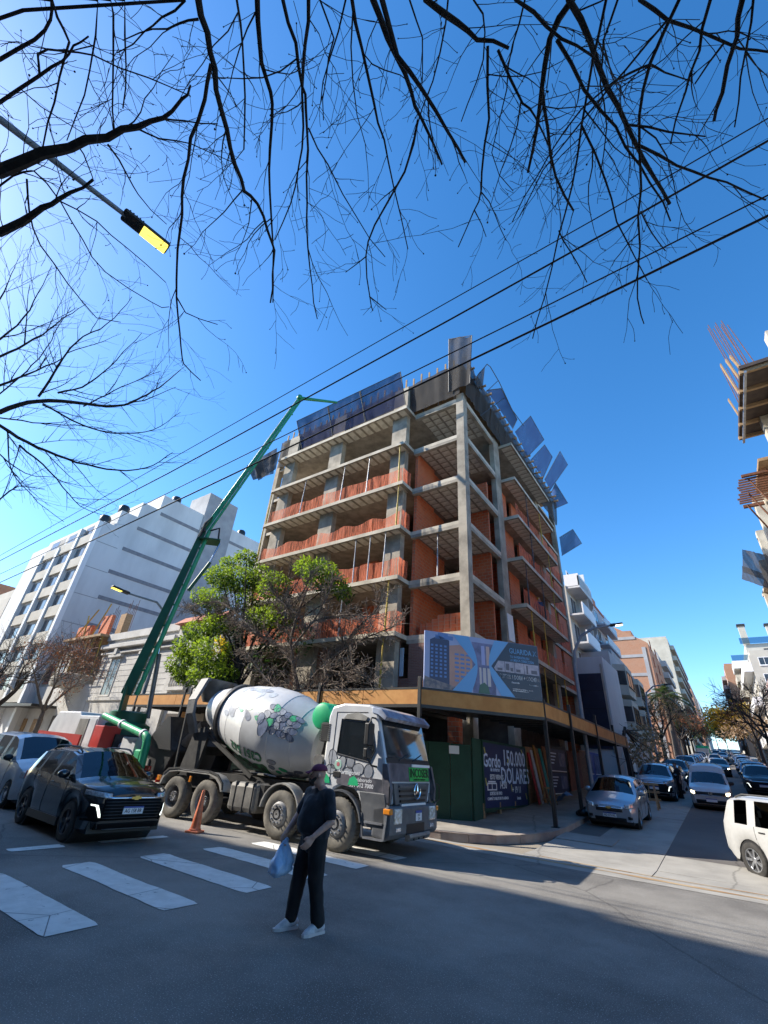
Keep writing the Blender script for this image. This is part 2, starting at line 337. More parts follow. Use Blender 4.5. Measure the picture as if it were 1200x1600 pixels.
# pavements
def arc(cx, cy, r, a0, a1, n): return [(cx + r * math.cos(rad(a0 + (a1 - a0) * i / n)), cy + r * math.sin(rad(a0 + (a1 - a0) * i / n))) for i in range(n + 1)]
PO = [(-260, 13.5), (-60, 13.5), (-24, 13.5), (-12, 13.5)] + arc(-8.9, 17.55, 4.05, -90, 0, 8) + [(-4.85, 24), (-4.85, 40), (-4.85, 120), (-4.85, 434)]
PI_ = [(-260, 19.4), (-60, 19.4), (-24, 19.4), (-12, 19.4)] + [(-9.6 + .1 * i, 19.4) for i in range(9)] + [(-8.7, 24), (-8.7, 40), (-8.7, 120), (-8.7, 434)]
walkw = strip(PO, PI_, 4, .15).build('corner_pavement', walk_m, kind='structure')
def kerbs(path, parent, fine, width=.16):
    """kerb stones about a metre long where they can be told apart, a plain run beyond"""
    segs = []; 
    for (a, c) in zip(path[:-1], path[1:]):
        l = math.dist(a, c); n = max(1, round(l / 1.0)) if fine(a, c) else 1
        for i in range(n):
            t0, t1 = i / n, (i + 1) / n; segs.append(((a[0] + (c[0] - a[0]) * t0, a[1] + (c[1] - a[1]) * t0), (a[0] + (c[0] - a[0]) * t1, a[1] + (c[1] - a[1]) * t1), n > 1 or l < 2.5))
    far = MB()
    for p, q, f in segs:
        d = Vector((q[0] - p[0], q[1] - p[1])); l = d.length; d /= l; nn = Vector((d.y, -d.x)) * width
        g = .006 if f else 0; p2 = Vector(p) + d * g; q2 = Vector(q) - d * g; up = rs.uniform(-.006, .008) if f else 0
        b = MB() if f else far
        c4 = [p2, q2, q2 - nn, p2 - nn]
        c4i = [p2 - nn * .08, q2 - nn * .08, q2 - nn, p2 - nn]
        b.add([(c.x, c.y, T(c.y) - .05) for c in c4] + [(c.x, c.y, T(c.y) + .158 + up) for c in c4i],
              [(4, 5, 6, 7), (0, 1, 5, 4), (1, 2, 6, 5), (2, 3, 7, 6), (3, 0, 4, 7)])
        if f: b.build('kerb_stone', kerb_m, parent)
    if far.v: far.build('kerb', kerb_m, parent)
kerbs(PO, walkw, lambda a, c: a[0] > -24.1 and a[1] < 39)
PE = [(60, 13.9), (6.3, 13.9)] + arc(6.3, 17.9, 4.0, 270, 180, 6)[1:] + [(2.3, 40), (2.3, 120), (2.3, 434)]
PEi = [(60, 22), (6.8, 22)] + [(6.5, 22), (6.4, 22), (6.3, 22), (6.2, 22), (6.1, 22), (6.0, 22)] + [(5.6, 40), (5.6, 120), (5.6, 434)]
walke = strip(PEi, PE, 3, .15).build('eastern_pavement', walk_m, kind='structure')
kerbs(PE[::-1], walke, lambda a, c: False)
wn = strip([(-260, -6.2), (120, -6.2)], [(-260, -1.9), (120, -1.9)], 2, .15).build('near_pavement', walk_m, kind='structure')
kerbs([(120, -1.9), (-260, -1.9)], wn, lambda a, c: False)
# painted crossing: worn stripes
stripe_m = mat('worn road paint', (.66, .64, .58), (.78, .76, .70), rough=.75, scale=4)
t, n, l, bb = nodes(stripe_m)
tcn = n.new('ShaderNodeTexCoord'); q = n.new('ShaderNodeTexNoise'); q.inputs['Scale'].default_value = 5.5; q.inputs['Detail'].default_value = 9; q.inputs['Roughness'].default_value = .7
r = n.new('ShaderNodeValToRGB'); r.color_ramp.elements[0].position = .31; r.color_ramp.elements[1].position = .38
vo = n.new('ShaderNodeTexVoronoi'); vo.feature = 'DISTANCE_TO_EDGE'; vo.inputs['Scale'].default_value = .55
r3 = n.new('ShaderNodeValToRGB'); r3.color_ramp.elements[0].position = .003; r3.color_ramp.elements[1].position = .004
mu = n.new('ShaderNodeMath'); mu.operation = 'MULTIPLY'
l(tcn.outputs['Object'], q.inputs['Vector']); l(tcn.outputs['Object'], vo.inputs['Vector']); l(vo.outputs['Distance'], r3.inputs[0]); l(q.outputs[0], r.inputs[0]); l(r.outputs[0], mu.inputs[0]); l(r3.outputs[0], mu.inputs[1]); l(mu.outputs[0], bb.inputs['Alpha'])
def stripe(x0, x1, y0, y1, sk=0.0, name='crossing_stripe'):
    b = MB(); N = 26
    def e(t): return .03 * mnoise.noise((t * 3 + x0, y0, 0)) + .014 * mnoise.noise((t * 11, y1, 4))
    vs = []
    for i in range(N + 1):
        t = i / N; x = x0 + (x1 - x0) * t; s = sk * t
        en = min(1, 5 * t + .8, 5 * (1 - t) + .9)
        c = (y0 + y1) / 2; h = (y1 - y0) / 2 * (en if en < 1 else 1)
        vs += [(x + e(t), c - h + s + e(t + 3), .007), (x + e(t + 9), c + h + s + e(t + 5), .007)]
    b.add(vs, [(2 * i, 2 * i + 2, 2 * i + 3, 2 * i + 1) for i in range(N)]); b.build(name, stripe_m, avenue)
for y0, y1 in ((3.13, 3.72), (4.52, 5.03), (5.82, 6.4), (7.2, 7.72), (8.5, 8.98), (9.9, 10.4)): stripe(-9.4, -6.37, y0, y1, .0)
stripe(-11.15, -10.85, 4.3, 5.2, name='stop_line'); stripe(-11.12, -10.88, 5.9, 7.4, name='stop_line')
# ------------------------------------------------------------------ apartment block under construction
def part(root, name, b, m, smooth=None, bevel=0, **kw):
    o = b.build(name, m, root, smooth=smooth, bevel=bevel, **kw); o.location = -root.location; return o
def sub(parent, name, b, m, smooth=None, bevel=0): return b.build(name, m, parent, smooth=smooth, bevel=bevel)
def wavy(P, Q, nu, nv, amp, seed, sag=0.0, fold=8.0):
    """sheet between the lower edge P0-P1 and upper edge Q0-Q1 with folds"""
    P = [Vector(p) for p in P]; Q = [Vector(q) for q in Q]; nrm = (P[1] - P[0]).cross(Q[0] - P[0]).normalized(); b = MB(); ln = (P[1] - P[0]).length
    def fn(u, v):
        p = P[0].lerp(P[1], u).lerp(Q[0].lerp(Q[1], u), v)
        d = mnoise.noise((u * ln * fold * .25 + seed * 7.1, v * .8, seed)) + .5 * mnoise.noise((u * ln * fold * .6, v * 2.5, seed + 5))
        s = sag * (math.sin(u * PI * max(1, round(ln / 2.2))) ** 2) * v
        return p + nrm * d * amp - Vector((0, 0, s)) + (Q[0] - P[0]) * (.04 * mnoise.noise((u * ln * 1.3, seed, v)) * v)
    return b.grid(fn, nu, nv)
ZL = [4.4, 7.3, 10.2, 13.15, 16.05, 19.0, 21.9]
TH = .22
blk = thing('apartment_block', 'unfinished concrete frame apartment block with red brick infill walls and orange mesh', 'building', (-16.8, 28, T(28)))
FP = [(-25.2, 18.6), (-23.8, 18.6), (-23.8, 17.5), (-11.85, 17.5), (-11.85, 18.6), (-8.4, 18.6), (-8.4, 24.4), (-7.45, 24.4), (-7.45, 33.2), (-8.4, 33.2), (-8.4, 38.6), (-25.2, 38.6)]
sb1 = MB().box(-.21, .21, -.44, .44, -.02, .0).mesh('soffit_block', soffit_block_m)
sb2 = MB().box(-.24, .24, -.21, .21, -.02, .0).mesh('soffit_block', soffit_block_m)
sb3 = MB().box(-.34, .34, -.21, .21, -.02, .0).mesh('soffit_block', soffit_block_m)
for i, z in enumerate(ZL):
    b = MB(); fp = FP
    b.prism(fp, z - TH, z, 'z'); 
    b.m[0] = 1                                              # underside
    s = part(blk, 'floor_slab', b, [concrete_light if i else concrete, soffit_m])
    if i == 0: continue
    bl = lambda me, x, y: obj('soffit_block', me, s, loc=(x + rnd.uniform(-.012, .012), y, z - TH + .001))
    for k in range(19): bl(sb1, -23.3 + k * .61, 18.05)
    if i < 5: rest = MB()
    for kx in range(5):
        for ky in range(7): bl(sb2, -11.35 + kx * .62, 19.15 + ky * .52)
    for k in range(16): bl(sb3, -7.92, 24.75 + k * .54)
# edge beams and rubbed edges
for i, z in enumerate(ZL[1:]):
    part(blk, 'edge_beam', MB().box(-11.84, -8.86, 18.603, 18.85, z - .40, z - TH), concrete)
    part(blk, 'edge_beam', MB().box(-8.66, -8.403, 19.12, 23.38, z - .42, z - TH), concrete)
def col(x0, x1, y0, y1, z0, z1): part(blk, 'column', MB().box(x0, x1, y0, y1, z0, z1), concrete)
col(-8.88, -8.398, 18.597, 19.12, .2, 22.2); col(-8.72, -8.396, 23.4, 24.36, .2, 22.1)
for x0, x1 in ((-13.3, -12.2), (-18.8, -17.65), (-23.6, -22.5)):
    col(x0, x1, 18.12, 18.52, .2, 24.3)
col(-25.22, -24.8, 18.55, 19.0, 0.2, 22.6)
col(-8.72, -8.394, 32.5, 33.18, .3, 24.0); col(-8.75, -8.39, 38.05, 38.58, .3, 24.5)
for x in (-12.6, -18.2, -23.0):
    for y in (24, 30, 36): col(x - .3, x + .3, y - .2, y + .2, .2, 21.8)
def wall(x0, x1, y0, y1, z0, z1, m=None, name='brick_wall'): part(blk, name, MB().box(x0, x1, y0, y1, z0, z1), m or hollow_brick)
# party walls, back
wall(-25.19, -25.0, 19.05, 38.4, .2, 18.8, grey_wall, 'party_wall'); wall(-25.0, -8.8, 38.3, 38.5, .2, 21.6, hollow_brick)
wall(-20.4, -15.2, 26.0, 31.5, .2, 24.2, concrete, 'lift_core')
for i in range(1, 5):
    z0 = ZL[i]; z1 = ZL[i + 1] - TH
    wall(-11.86, -11.68, 18.86, 20.95, z0, z1)                                # terrace side wall, faces the side street
    wall(-12.0, -11.87, 19.6, 22.7, z0, z1)
    wall(-9.95, -8.74, 22.55, 22.7, z0, z1 - .02 - (.9 if i == 4 else 0))      # terrace back wall
    for x0, x1 in {1: ((-24.9, -21), (-16.5, -14.2)), 2: ((-24.9, -22.4), (-17, -15.6)), 3: ((-22, -19.6), (-16.8, -13.4)), 4: ((-24.9, -20.5), (-16, -14.9))}[i]:
        wall(x0, x1, 20.7, 20.85, z0, z1 - .01)
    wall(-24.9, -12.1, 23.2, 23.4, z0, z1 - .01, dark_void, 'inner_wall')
    # wall behind the side street balconies
    for y0, y1 in {1: ((24.6, 25.3), (26.4, 28.3), (29.4, 31.1), (32.0, 32.5)), 2: ((24.4, 25.0), (25.7, 27.6), (29.2, 32.5)), 3: ((24.4, 27.1), (28.2, 30.2), (31.2, 32.5)), 4: ((24.4, 26.2), (27.2, 32.5))}[i]:
        wall(-8.95, -8.8, y0, y1, z0, z1 - .015)
    wall(-8.65, -8.5, 33.2, 35.0, z0, z1 - .015); wall(-8.65, -8.5, 35.7, 38.0, z0, z1 - .015)
    wall(-11.9, -8.95, 24.3, 24.45, z0, z1 - .02)
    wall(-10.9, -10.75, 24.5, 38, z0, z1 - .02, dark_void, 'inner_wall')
# first floor behind the hoarding: narrow face bricks, a slot window
z0, z1 = ZL[0], ZL[1] - TH
wall(-11.7, -8.9, 18.605, 18.8, z0, z1 - .18, face_brick); wall(-13.5, -12.25, 18.56, 18.75, z0, z1 - .01, face_brick); wall(-12.26, -11.69, 18.66, 18.8, z0, z0 + .9, face_brick)
w = MB().box(-12.2, -11.98, 18.60, 18.64, z0 + 1.0, z1 - .35); part(blk, 'slot_window', w, mat('milky pane', (.55, .68, .80), rough=.3))
wall(-8.62, -8.5, 19.2, 23.4, z0, z1 - .2, hollow_brick); wall(-8.62, -8.5, 24.4, 26.2, z0, z1 - .02); wall(-8.62, -8.5, 27.0, 28.2, z0, z1 - .02)
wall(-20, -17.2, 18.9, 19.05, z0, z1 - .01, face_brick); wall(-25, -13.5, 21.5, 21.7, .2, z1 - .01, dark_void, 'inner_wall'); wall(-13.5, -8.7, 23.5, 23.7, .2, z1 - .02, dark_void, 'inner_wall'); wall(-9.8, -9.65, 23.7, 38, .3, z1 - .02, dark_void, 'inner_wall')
wall(-9.9, -9.35, 19.2, 19.7, .2, z0 - TH, hollow_brick, 'ground_pier')
# orange guard nets along the slab edges
def onet(p0, p1, h, seed, sag=.12, z=None):
    ln = math.dist(p0[:2], p1[:2]); n = max(8, int(ln * 9))
    part(blk, 'guard_net', wavy((p0, p1), (Vector(p0) + Vector((0, 0, h)), Vector(p1) + Vector((0, 0, h))), n, 5, .05, seed, sag), orange_net, smooth=60)
k = 1
for i in range(1, 5):
    z = ZL[i] + .01
    for x0, x1 in ((-23.6, -18.3), (-18.2, -12.05)): onet((x0, 17.72, z), (x1, 17.72, z), 1.08 - .1 * (i == 3), k, .22 if i == 3 else .1); k += 1
    onet((-11.98, 17.7, z), (-11.95, 18.55, z), 1.1, k, .02); k += 1
    onet((-11.6, 20.98, z), (-8.95, 20.98, z), 1.0, k, .08); k += 1
    onet((-7.62, 24.5, z), (-7.62, 28.7, z), 1.0, k); onet((-7.62, 28.8, z), (-7.62, 33.1, z), 1.0, k + 1); k += 2
    if i in (1, 2): onet((-11.6, 22.5, z), (-10.0, 22.5, z), 1.0, k); k += 1
    onet((-8.5, 33.3, z), (-8.44, 38, z), 1.0, k); k += 1
# props
def prop(x, y, z0, z1, m, lean=0.0, r=.035):
    b = MB().tube([(x, y, z0), (x + lean, y, z0 + (z1 - z0) * .55)], r, 8).tube([(x + lean * .9, y, z0 + (z1 - z0) * .5), (x + lean * 1.8, y, z1)], r * .7, 8).box(x - .09, x + .09, y - .09, y + .09, z0, z0 + .012).box(x + lean * 1.8 - .08, x + lean * 1.8 + .08, y - .08, y + .08, z1 - .012, z1)
    part(blk, 'prop', b, m)
for i, xs in {1: ((-12.5, 1), (-15.5, 0)), 2: ((-12.9, 0), (-14.9, 0), (-13.9, 0)), 3: ((-12.2, 1), (-23.75, 1)), 4: ((-12.2, 1), (-14.6, 0), (-16.7, 0), (-20.3, 0), (-23.7, 1)), 5: ()}.items():
    for x, yl in xs: prop(x, 17.6, ZL[i], ZL[i + 1] - TH, yellow_paint if yl else steel, rnd.uniform(-.05, .05), .05 if yl else .035)
prop(-12.7, 17.75, T(17.7) + 4.4, ZL[1] - TH, yellow_paint, .02, .05)
prop(-10.2, 18.75, ZL[2], ZL[3] - .42, steel)
for i, ys in {1: (25.4, 27.8), 2: (25.2, 28.4, 31), 3: (27.0, 31.0), 4: (26.8, 29.8), 0: (26.8, 28.9, 31)}.items():
    for y in ys: prop(-7.55, y, ZL[i], ZL[i + 1] - TH, yellow_paint if i in (0, 1) or y > 29 else dark_steel, 0, .045)
# deck being formed above the last slab
b = MB(); b.prism([(-25, 18.5), (-8.3, 18.5), (-8.3, 38.5), (-25, 38.5)], 24.45, 24.58, 'z'); part(blk, 'formwork_deck', b, timber)
for k in range(26): 
    x = -24.4 + k * .62; part(blk, 'formwork_post', MB().box(x - .05, x + .05, 18.42, 18.5, 24.2, 25.15 + rnd.uniform(-.15, .3)), timber)
for k in range(22):
    y = 19 + k * .9; part(blk, 'formwork_joist', MB().box(-8.35, -7.75 + rnd.uniform(-.1, .15), y - .04, y + .04, 24.3, 24.45), timber)
for k in range(14):
    x = -24 + k * 1.15; prop(x, 18.75, 21.9, 24.42, dark_steel)
part(blk, 'formwork_panel', MB().box(-25.0, -22.4, 18.42, 18.46, 22.0, 24.0), grey_wall)
k = 50
for x0, x1 in ((-24.9, -21.3), (-21.2, -17.4), (-17.3, -13.2), (-13.1, -8.5)):
    part(blk, 'safety_net', wavy(((x0, 18.36, 21.95), (x1, 18.36, 21.95)), ((x0, 18.3, 24.5), (x1, 18.3, 24.6)), 24, 8, .07, k), dark_net, smooth=60); k += 1
for y0, y1 in ((18.6, 22.4), (22.5, 26.8), (26.9, 32.0), (32.1, 38.3)):
    part(blk, 'safety_net', wavy(((-8.2, y0, 22.0), (-8.2, y1, 22.0)), ((-7.95, y0, 24.7), (-7.95, y1, 24.7)), 24, 8, .12, k, .1), dark_net, smooth=60); k += 1
def panel(P, Q, m, seed, frame=True, amp=.05, name='slanted_net'):
    o = part(blk, name, wavy(P, Q, 14, 10, amp, seed), m, smooth=60)
    if frame:
        f = MB(); P = [Vector(p) for p in P]; Q = [Vector(q) for q in Q]
        f.tube([P[0], Q[0]], .03, 6).tube([P[1], Q[1]], .03, 6).tube([Q[0], Q[1]], .025, 6)
        f.build('net_frame', dark_steel, o)
for x0, x1 in ((-21.25, -18.2), (-18.12, -15.25), (-15.15, -11.95)): panel(((x0, 17.5, 22.0), (x1, 17.5, 22.0)), ((x0 - .1, 16.55, 24.05), (x1 + .1, 16.55, 24.05)), blue_net, k); k += 1
panel(((-9.2, 18.25, 22.35), (-7.75, 18.25, 22.35)), ((-9.15, 18.25, 27.3), (-7.45, 18.2, 26.5)), dark_net, k, amp=.09, name='corner_net'); k += 1
def px_panel(lo, up, xl, xu, m):
    global k
    panel([on_x(*p, xl) for p in lo], [on_x(*p, xu) for p in up], m, k); k += 1
px_panel(((760, 610), (801, 670)), ((783, 607), (808, 655)), -8.0, -7.2, blue_net)
px_panel(((805, 675), (824, 714)), ((829, 650), (850, 687)), -7.9, -6.9, blue_net)
px_panel(((829, 719), (848, 748)), ((851, 695), (863, 714)), -7.9, -7.0, blue_net)
px_panel(((851, 749), (859, 766)), ((875, 705), (887, 726)), -8.0, -6.9, blue_net)
px_panel(((862, 768), (866, 795)), ((868, 755), (887, 786)), -8.2, -7.2, blue_net)
px_panel(((874, 840), (878, 868)), ((895, 827), (909, 849)), -8.1, -7.0, blue_net)
fr = MB(); pts = [on_x(*p, -7.3) for p in ((742, 592), (756, 575), (761, 569), (766, 573), (780, 597), (800, 640), (818, 665))]; fr.tube(pts, .03, 6); fr.tube([on_x(760, 612, -8), on_x(778, 595, -7.3)], .025, 6); fr.tube([on_x(750, 650, -8.1), on_x(790, 620, -7.3)], .03, 6); part(blk, 'net_frame', fr, black_steel)
panel([on_x(745, 605, -8.0), on_x(754, 610, -8.0)], [on_x(742, 590, -7.4), on_x(758, 572, -7.3)], dark_net, k, False)
for P, Q in ((((-26.6, 17.6, 20.9), (-24.0, 17.5, 20.6)), ((-27.0, 17.0, 22.1), (-23.9, 17.2, 22.9))), (((-25.6, 17.4, 20.4), (-23.7, 17.4, 20.9)), ((-25.9, 16.8, 21.7), (-23.4, 17.2, 22.3)))): panel(P, Q, dark_net, k, False, .16); k += 1
part(blk, 'site_notice', MB().obox((-8.36, 24.0, 8.75), (.03, .9, 1.5), Matrix.Rotation(.06, 3, 'X')), white_paint)
# brick stack on the terrace
bs = thing('brick_stack', 'stepped stack of red hollow bricks on the corner terrace above the billboard', 'bricks', (-10.1, 19.3, 7.3))
bm = MB().box(-.16, .16, -.09, .09, 0, .17).mesh('brick', hollow_brick)
for r in range(6):
    for c in range(8 - (r > 3) * (r - 2) * 1):
        for d in range(2): obj('brick', bm, bs, loc=(1.2 - .335 * c + rs.uniform(-.01, .01), -.1 + d * .2 + .005 * r, .175 * r), rot=(0, 0, rs.uniform(-.04, .04)))
# ------------------------------------------------------------------ canopy, hoarding, billboard
ochre = mat('ochre board', (.47, .205, .05), (.56, .27, .075), rough=.7, scale=2.2, bump=.1, bscale=8)
FACE = basis((1, 0, 0), (0, 0, 1))                       # text that faces local -y
cano = thing('site_canopy', 'black steel pavement canopy with ochre fascia wrapping the building site corner', 'canopy', (-8.1, 13.7, .15))
A0, A1, A2 = Vector((-27.0, 13.55, 0)), Vector((-8.1, 13.7, 0)), Vector((-5.08, 17.42, 0)); A3 = Vector((-5.0, 34.0, 0))
def fascia(p, q, z0, z1, n):
    d = (q - p); l = d.length; d /= l; nn = Vector((d.y, -d.x, 0))
    for i in range(n):
        a = p + d * (l * i / n + .01) + nn * .03; c = p + d * (l * (i + 1) / n - .01) + nn * .03
        part(cano, 'fascia_board', MB().beam(a + Vector((0, 0, (z0 + z1) / 2)), c + Vector((0, 0, (z0 + z1) / 2)), .025, z1 - z0), ochre)
    for z, h, nm in ((z1 + .035, .07, 'top_rail'), (z0 - .05, .10, 'bottom_rail')):
        part(cano, nm, MB().beam(p + Vector((0, 0, z)), q + Vector((0, 0, z)), .10, h), black_steel)
fascia(A0, A1, 3.55, 4.02, 8); fascia(A1, A2, 3.55, 4.02, 1); fascia(A2, A3, 3.55, 4.0, 5)
b = MB(); pl = [(A0.x, A0.y + .06), (A1.x - .05, A1.y + .06), (A2.x - .1, A2.y + .02), (A3.x - .08, A3.y), (-7.6, 34), (-7.6, 19), (-9, 18.4), (-27, 18.4)]
b.prism(pl, 3.62, 3.66, 'z'); part(cano, 'canopy_deck', b, black_steel)
for t_ in range(22):
    x = -26.6 + t_ * .9; y1 = 18.3
    if x < -8.3: part(cano, 'deck_joist', MB().box(x - .04, x + .04, 13.66, y1, 3.5, 3.61), black_steel)
for t_ in range(18):
    y = 17.9 + t_ * .9; part(cano, 'deck_joist', MB().box(-7.7, -5.12, y - .04, y + .04, 3.5, 3.61), black_steel)
for x, y, top in ((-8.1, 13.7, 4.42), (-5.1, 17.42, 4.15), (-5.0, 20.6, 4.35), (-5.0, 25.4, 4.45), (-5.0, 29.8, 4.4), (-5.0, 33.4, 4.4), (-12.6, 13.62, 4.3), (-17.1, 13.6, 4.3), (-21.6, 13.58, 4.3), (-26, 13.55, 4.3)):
    z = T(y) + .15; part(cano, 'post', MB().box(x - .06, x + .06, y - .06, y + .06, z, top).box(x - .13, x + .13, y - .13, y + .13, z, z + .015), black_steel, bevel=.008)

hoard = thing('site_hoarding', 'dark green site hoarding of board panels round the foot of the unfinished block', 'hoarding', (-9, 16, .2))
green_board = mat('green hoarding paint', (.012, .05, .03), (.018, .07, .042), rough=.6, scale=1.4, bump=.15, bscale=5)
rawwood = mat('raw site boards', (.36, .20, .10), (.25, .13, .07), rough=.8, scale=2, stretch=(1, 1, 5))
def hpanel(p, q, zt, m, name='hoarding_panel', th=.05, z0=None):
    a = Vector((*p, 0)); c = Vector((*q, 0)); zb = min(T(p[1]), T(q[1])) + .15 if z0 is None else z0
    d = (c - a).normalized() * .008
    return part(hoard, name, MB().beam(a + d + Vector((0, 0, (zb + zt) / 2)), c - d + Vector((0, 0, (zb + zt) / 2)), th, zt - zb), m)
for k in range(13): hpanel((-25.2 + k * 1.25, 15.85), (-25.2 + (k + 1) * 1.25, 15.85), 2.55, green_board)
hpanel((-8.95, 15.85), (-8.2, 16.1), 2.55, green_board); hpanel((-8.2, 16.1), (-7.52, 16.4), 2.52, green_board)
for k in range(6): hpanel((-7.5 , 16.42 + k * .95), (-7.5, 16.42 + (k + 1) * .95), 2.75, green_board, z0=T(16.4 + k) + .3 if k else None)
hpanel((-7.55, 22.15), (-7.55, 25.6), 2.8, rawwood)
hpanel((-7.62, 25.7), (-7.62, 29.3), 3.1, black_steel)
hpanel((-7.55, 29.4), (-7.55, 32.2), 3.0, mat('reddish site boards', (.28, .12, .08), (.20, .09, .06), rough=.85, scale=2))
for k in range(3): hpanel((-7.6, 32.3 + k * 2.1), (-7.6, 32.3 + (k + 1) * 2.1), 3.2, rawwood if k == 0 else plate_blue)
for y in (17.2, 18.7, 20.3): part(hoard, 'footing', MB().box(-7.56, -7.44, y - .05, y + .05, T(y) + .15, .75), timber)
part(hoard, 'paper_notice', MB().obox((-8.05, 16.115, 2.33), (.36, .012, .26), Matrix.Rotation(rad(21), 3, 'Z')), white_paint)

navy = mat('navy print', (.012, .02, .085), (.016, .03, .10), rough=.45, scale=2)
light_ink = mat('pale blue print', (.62, .72, .90), rough=.45); sky_ink = mat('sky blue print', (.16, .42, .74), rough=.45)
yel_ink = mat('yellow print', (.62, .55, .10), rough=.45); cyan_ink = mat('cyan print', (.10, .45, .70), rough=.45)
FX = basis((0, 1, 0), (0, 0, 1))                         # text that faces +x
po = thing('lottery_poster', 'navy advertising poster reading 150.000 dolares on the green hoarding', 'poster', (-7.455, 19.55, 1.65))
MB().box(-.012, .008, -2.25, 2.28, -1.05, 1.02).build('poster_sheet', navy, po)
def ptxt(s, size, m, y, z, sx=1.0, bold=.004): text('lettering', s, size, m, po, (.012, y, z), FX, sx=sx, bold=bold)
ptxt('Gordo', .62, light_ink, -1.45, .42, 1.0, .012); ptxt('de invierno', .2, light_ink, -1.2, .15); ptxt('ESTE VIERNES', .22, white_ink, -1.05, -.1)
ptxt('150.000', .78, light_ink, .95, .56, 1.05, .012); ptxt('DÓLARES', .78, light_ink, 1.0, -.06, .98, .012)
ptxt('+ 19 11', .33, white_ink, 1.0, -.52); ptxt('SORTEO EN VIVO', .15, white_ink, -1.2, -.62); ptxt('COMPRÁ TU BILLETE EN TU AGENCIA', .12, white_ink, -1.0, -.78); ptxt('lotería', .16, white_ink, 1.2, -.8); ptxt('14:30', .34, white_ink, -.45, -.36)
MB().box(.009, .014, -2.0, -1.1, -.52, -.28).box(.009, .014, -1.9, -1.2, -.27, -.22).build('price_box', white_ink, po)
MB().box(.0145, .0165, -1.93, -1.6, -.48, -.32).box(.0145, .0165, -1.53, -1.18, -.48, -.32).build('price_window', navy, po)
b = MB()
for y, z, a in ((-2.12, .75, .5), (.2, .5, -.4), (-2.1, -.25, .3), (.45, -.45, .2), (2.1, -.75, .4), (1.95, .9, .9)): b.obox((.012, y, z), (.003, .07, .24), Matrix.Rotation(a, 3, 'X'))
b.build('paper_streamer', yel_ink, po, kind='stuff')
MB().box(-.02, .03, -2.36, -2.27, -1.12, 1.10).box(-.02, .03, 2.29, 2.36, -1.12, 1.10).box(-.02, .03, -2.27, 2.29, 1.03, 1.10).box(-.02, .03, -2.27, 2.29, -1.12, -1.06).build('poster_frame', green_board, po)
for nm, y0, y1, z0, z1, lab, pb in (('small_poster', 26.1, 29.0, 1.95, 2.95, 'upper of two framed navy posters on the black hoarding panel', .0), ('small_poster', 26.1, 29.0, .95, 1.85, 'lower of two framed navy posters on the black hoarding panel', .3)):
    p = thing(nm, lab, 'poster', (-7.58, (y0 + y1) / 2, (z0 + z1) / 2)); h = (y1 - y0) / 2; v = (z1 - z0) / 2
    MB().box(-.01, .01, -h, h, -v, v).build('poster_sheet', navy, p); MB().box(.0, .016, -h, h, -v - .05, -v).build('frame_rail', white_ink, p)
    MB().box(.011, .014, h * .1, h * .9, -v * .6, v * .7).build('poster_photo', mat('poster photo', (.20, .22, .34), (.06, .09, .24), rough=.5, scale=3), p)
    for i in range(4): MB().box(.011, .014, -h * .9, -h * (.2 + .12 * i), v * (.5 - .3 * i), v * (.62 - .3 * i)).build('print_line', light_ink, p)
for y0, y1, lab in ((33.9, 35.6, 'narrow blue poster on the hoarding past the reddish boards'), (36.2, 38.4, 'wide blue poster at the far end of the site hoarding')):
    p = thing('small_poster', lab, 'poster', (-7.56, (y0 + y1) / 2, 2.5)); h = (y1 - y0) / 2
    MB().box(-.01, .01, -h, h, -.55, .55).build('poster_sheet', mat('blue grey print', (.05, .08, .20), (.16, .2, .34), rough=.5, scale=2.2), p); MB().box(.0, .016, -h, h, -.60, -.55).build('frame_rail', white_ink, p)
# coloured planks and junk against the boards
for i, (y, c, h, w) in enumerate(((22.45, (.52, .035, .04), 1.95, .26), (22.85, (.55, .5, .52), 2.05, .3), (23.3, (.5, .22, .05), 2.25, .3), (23.75, (.42, .10, .05), 1.9, .26), (24.15, (.05, .30, .28), 2.1, .34), (24.75, (.38, .17, .08), 2.2, .5))):
    z = T(y) + .15; b = MB().beam((-7.15, y, z), (-7.5, y + .06, z + h), w, .03, up=(1, 0, 0))
    b.build('leaning_plank', mat('plank paint %d' % i, c, tuple(q * .7 for q in c), rough=.7, scale=2), label=['red plank leaning on the raw board hoarding', 'pale lilac plank leaning between the red and orange planks', 'orange plank leaning on the raw board hoarding', 'rust brown plank leaning beside the teal plank', 'teal plank leaning on the raw board hoarding', 'wide brown plank leaning nearest the navy posters'][i], cat='plank', group='planks leaning on the hoarding')
tr = thing('wooden_trestle', 'small wooden trestle standing in front of the leaning planks', 'trestle', (-6.75, 22.5, T(22.5) + .15))
for s in (-1, 1):
    for e in (-1, 1): MB().beam((e * .02, s * .4, .62), (e * .22, s * .45, 0), .06, .04).build('leg', timber, tr)
    MB().beam((-.14, s * .43, .25), (.14, s * .43, .25), .05, .03).build('brace', timber, tr)
MB().box(-.05, .05, -.5, .5, .6, .67).build('top_beam', timber, tr)
cl = MB(); cl.grid(lambda u, v: (-6.9 + .5 * v + .05 * mnoise.noise((u * 5, v * 5, 1)), 24.0 + 1.0 * u, T(24.4) + .16 + .45 * math.sin(v * 2.2) * (.7 + .3 * mnoise.noise((u * 4, v * 3, 7)))), 12, 10)
cl.build('blue_tarp', mat('blue tarp', (.06, .20, .45), (.10, .28, .52), rough=.6, scale=4), smooth=50, label='crumpled pale blue tarp on the pavement below the teal plank', cat='tarp')

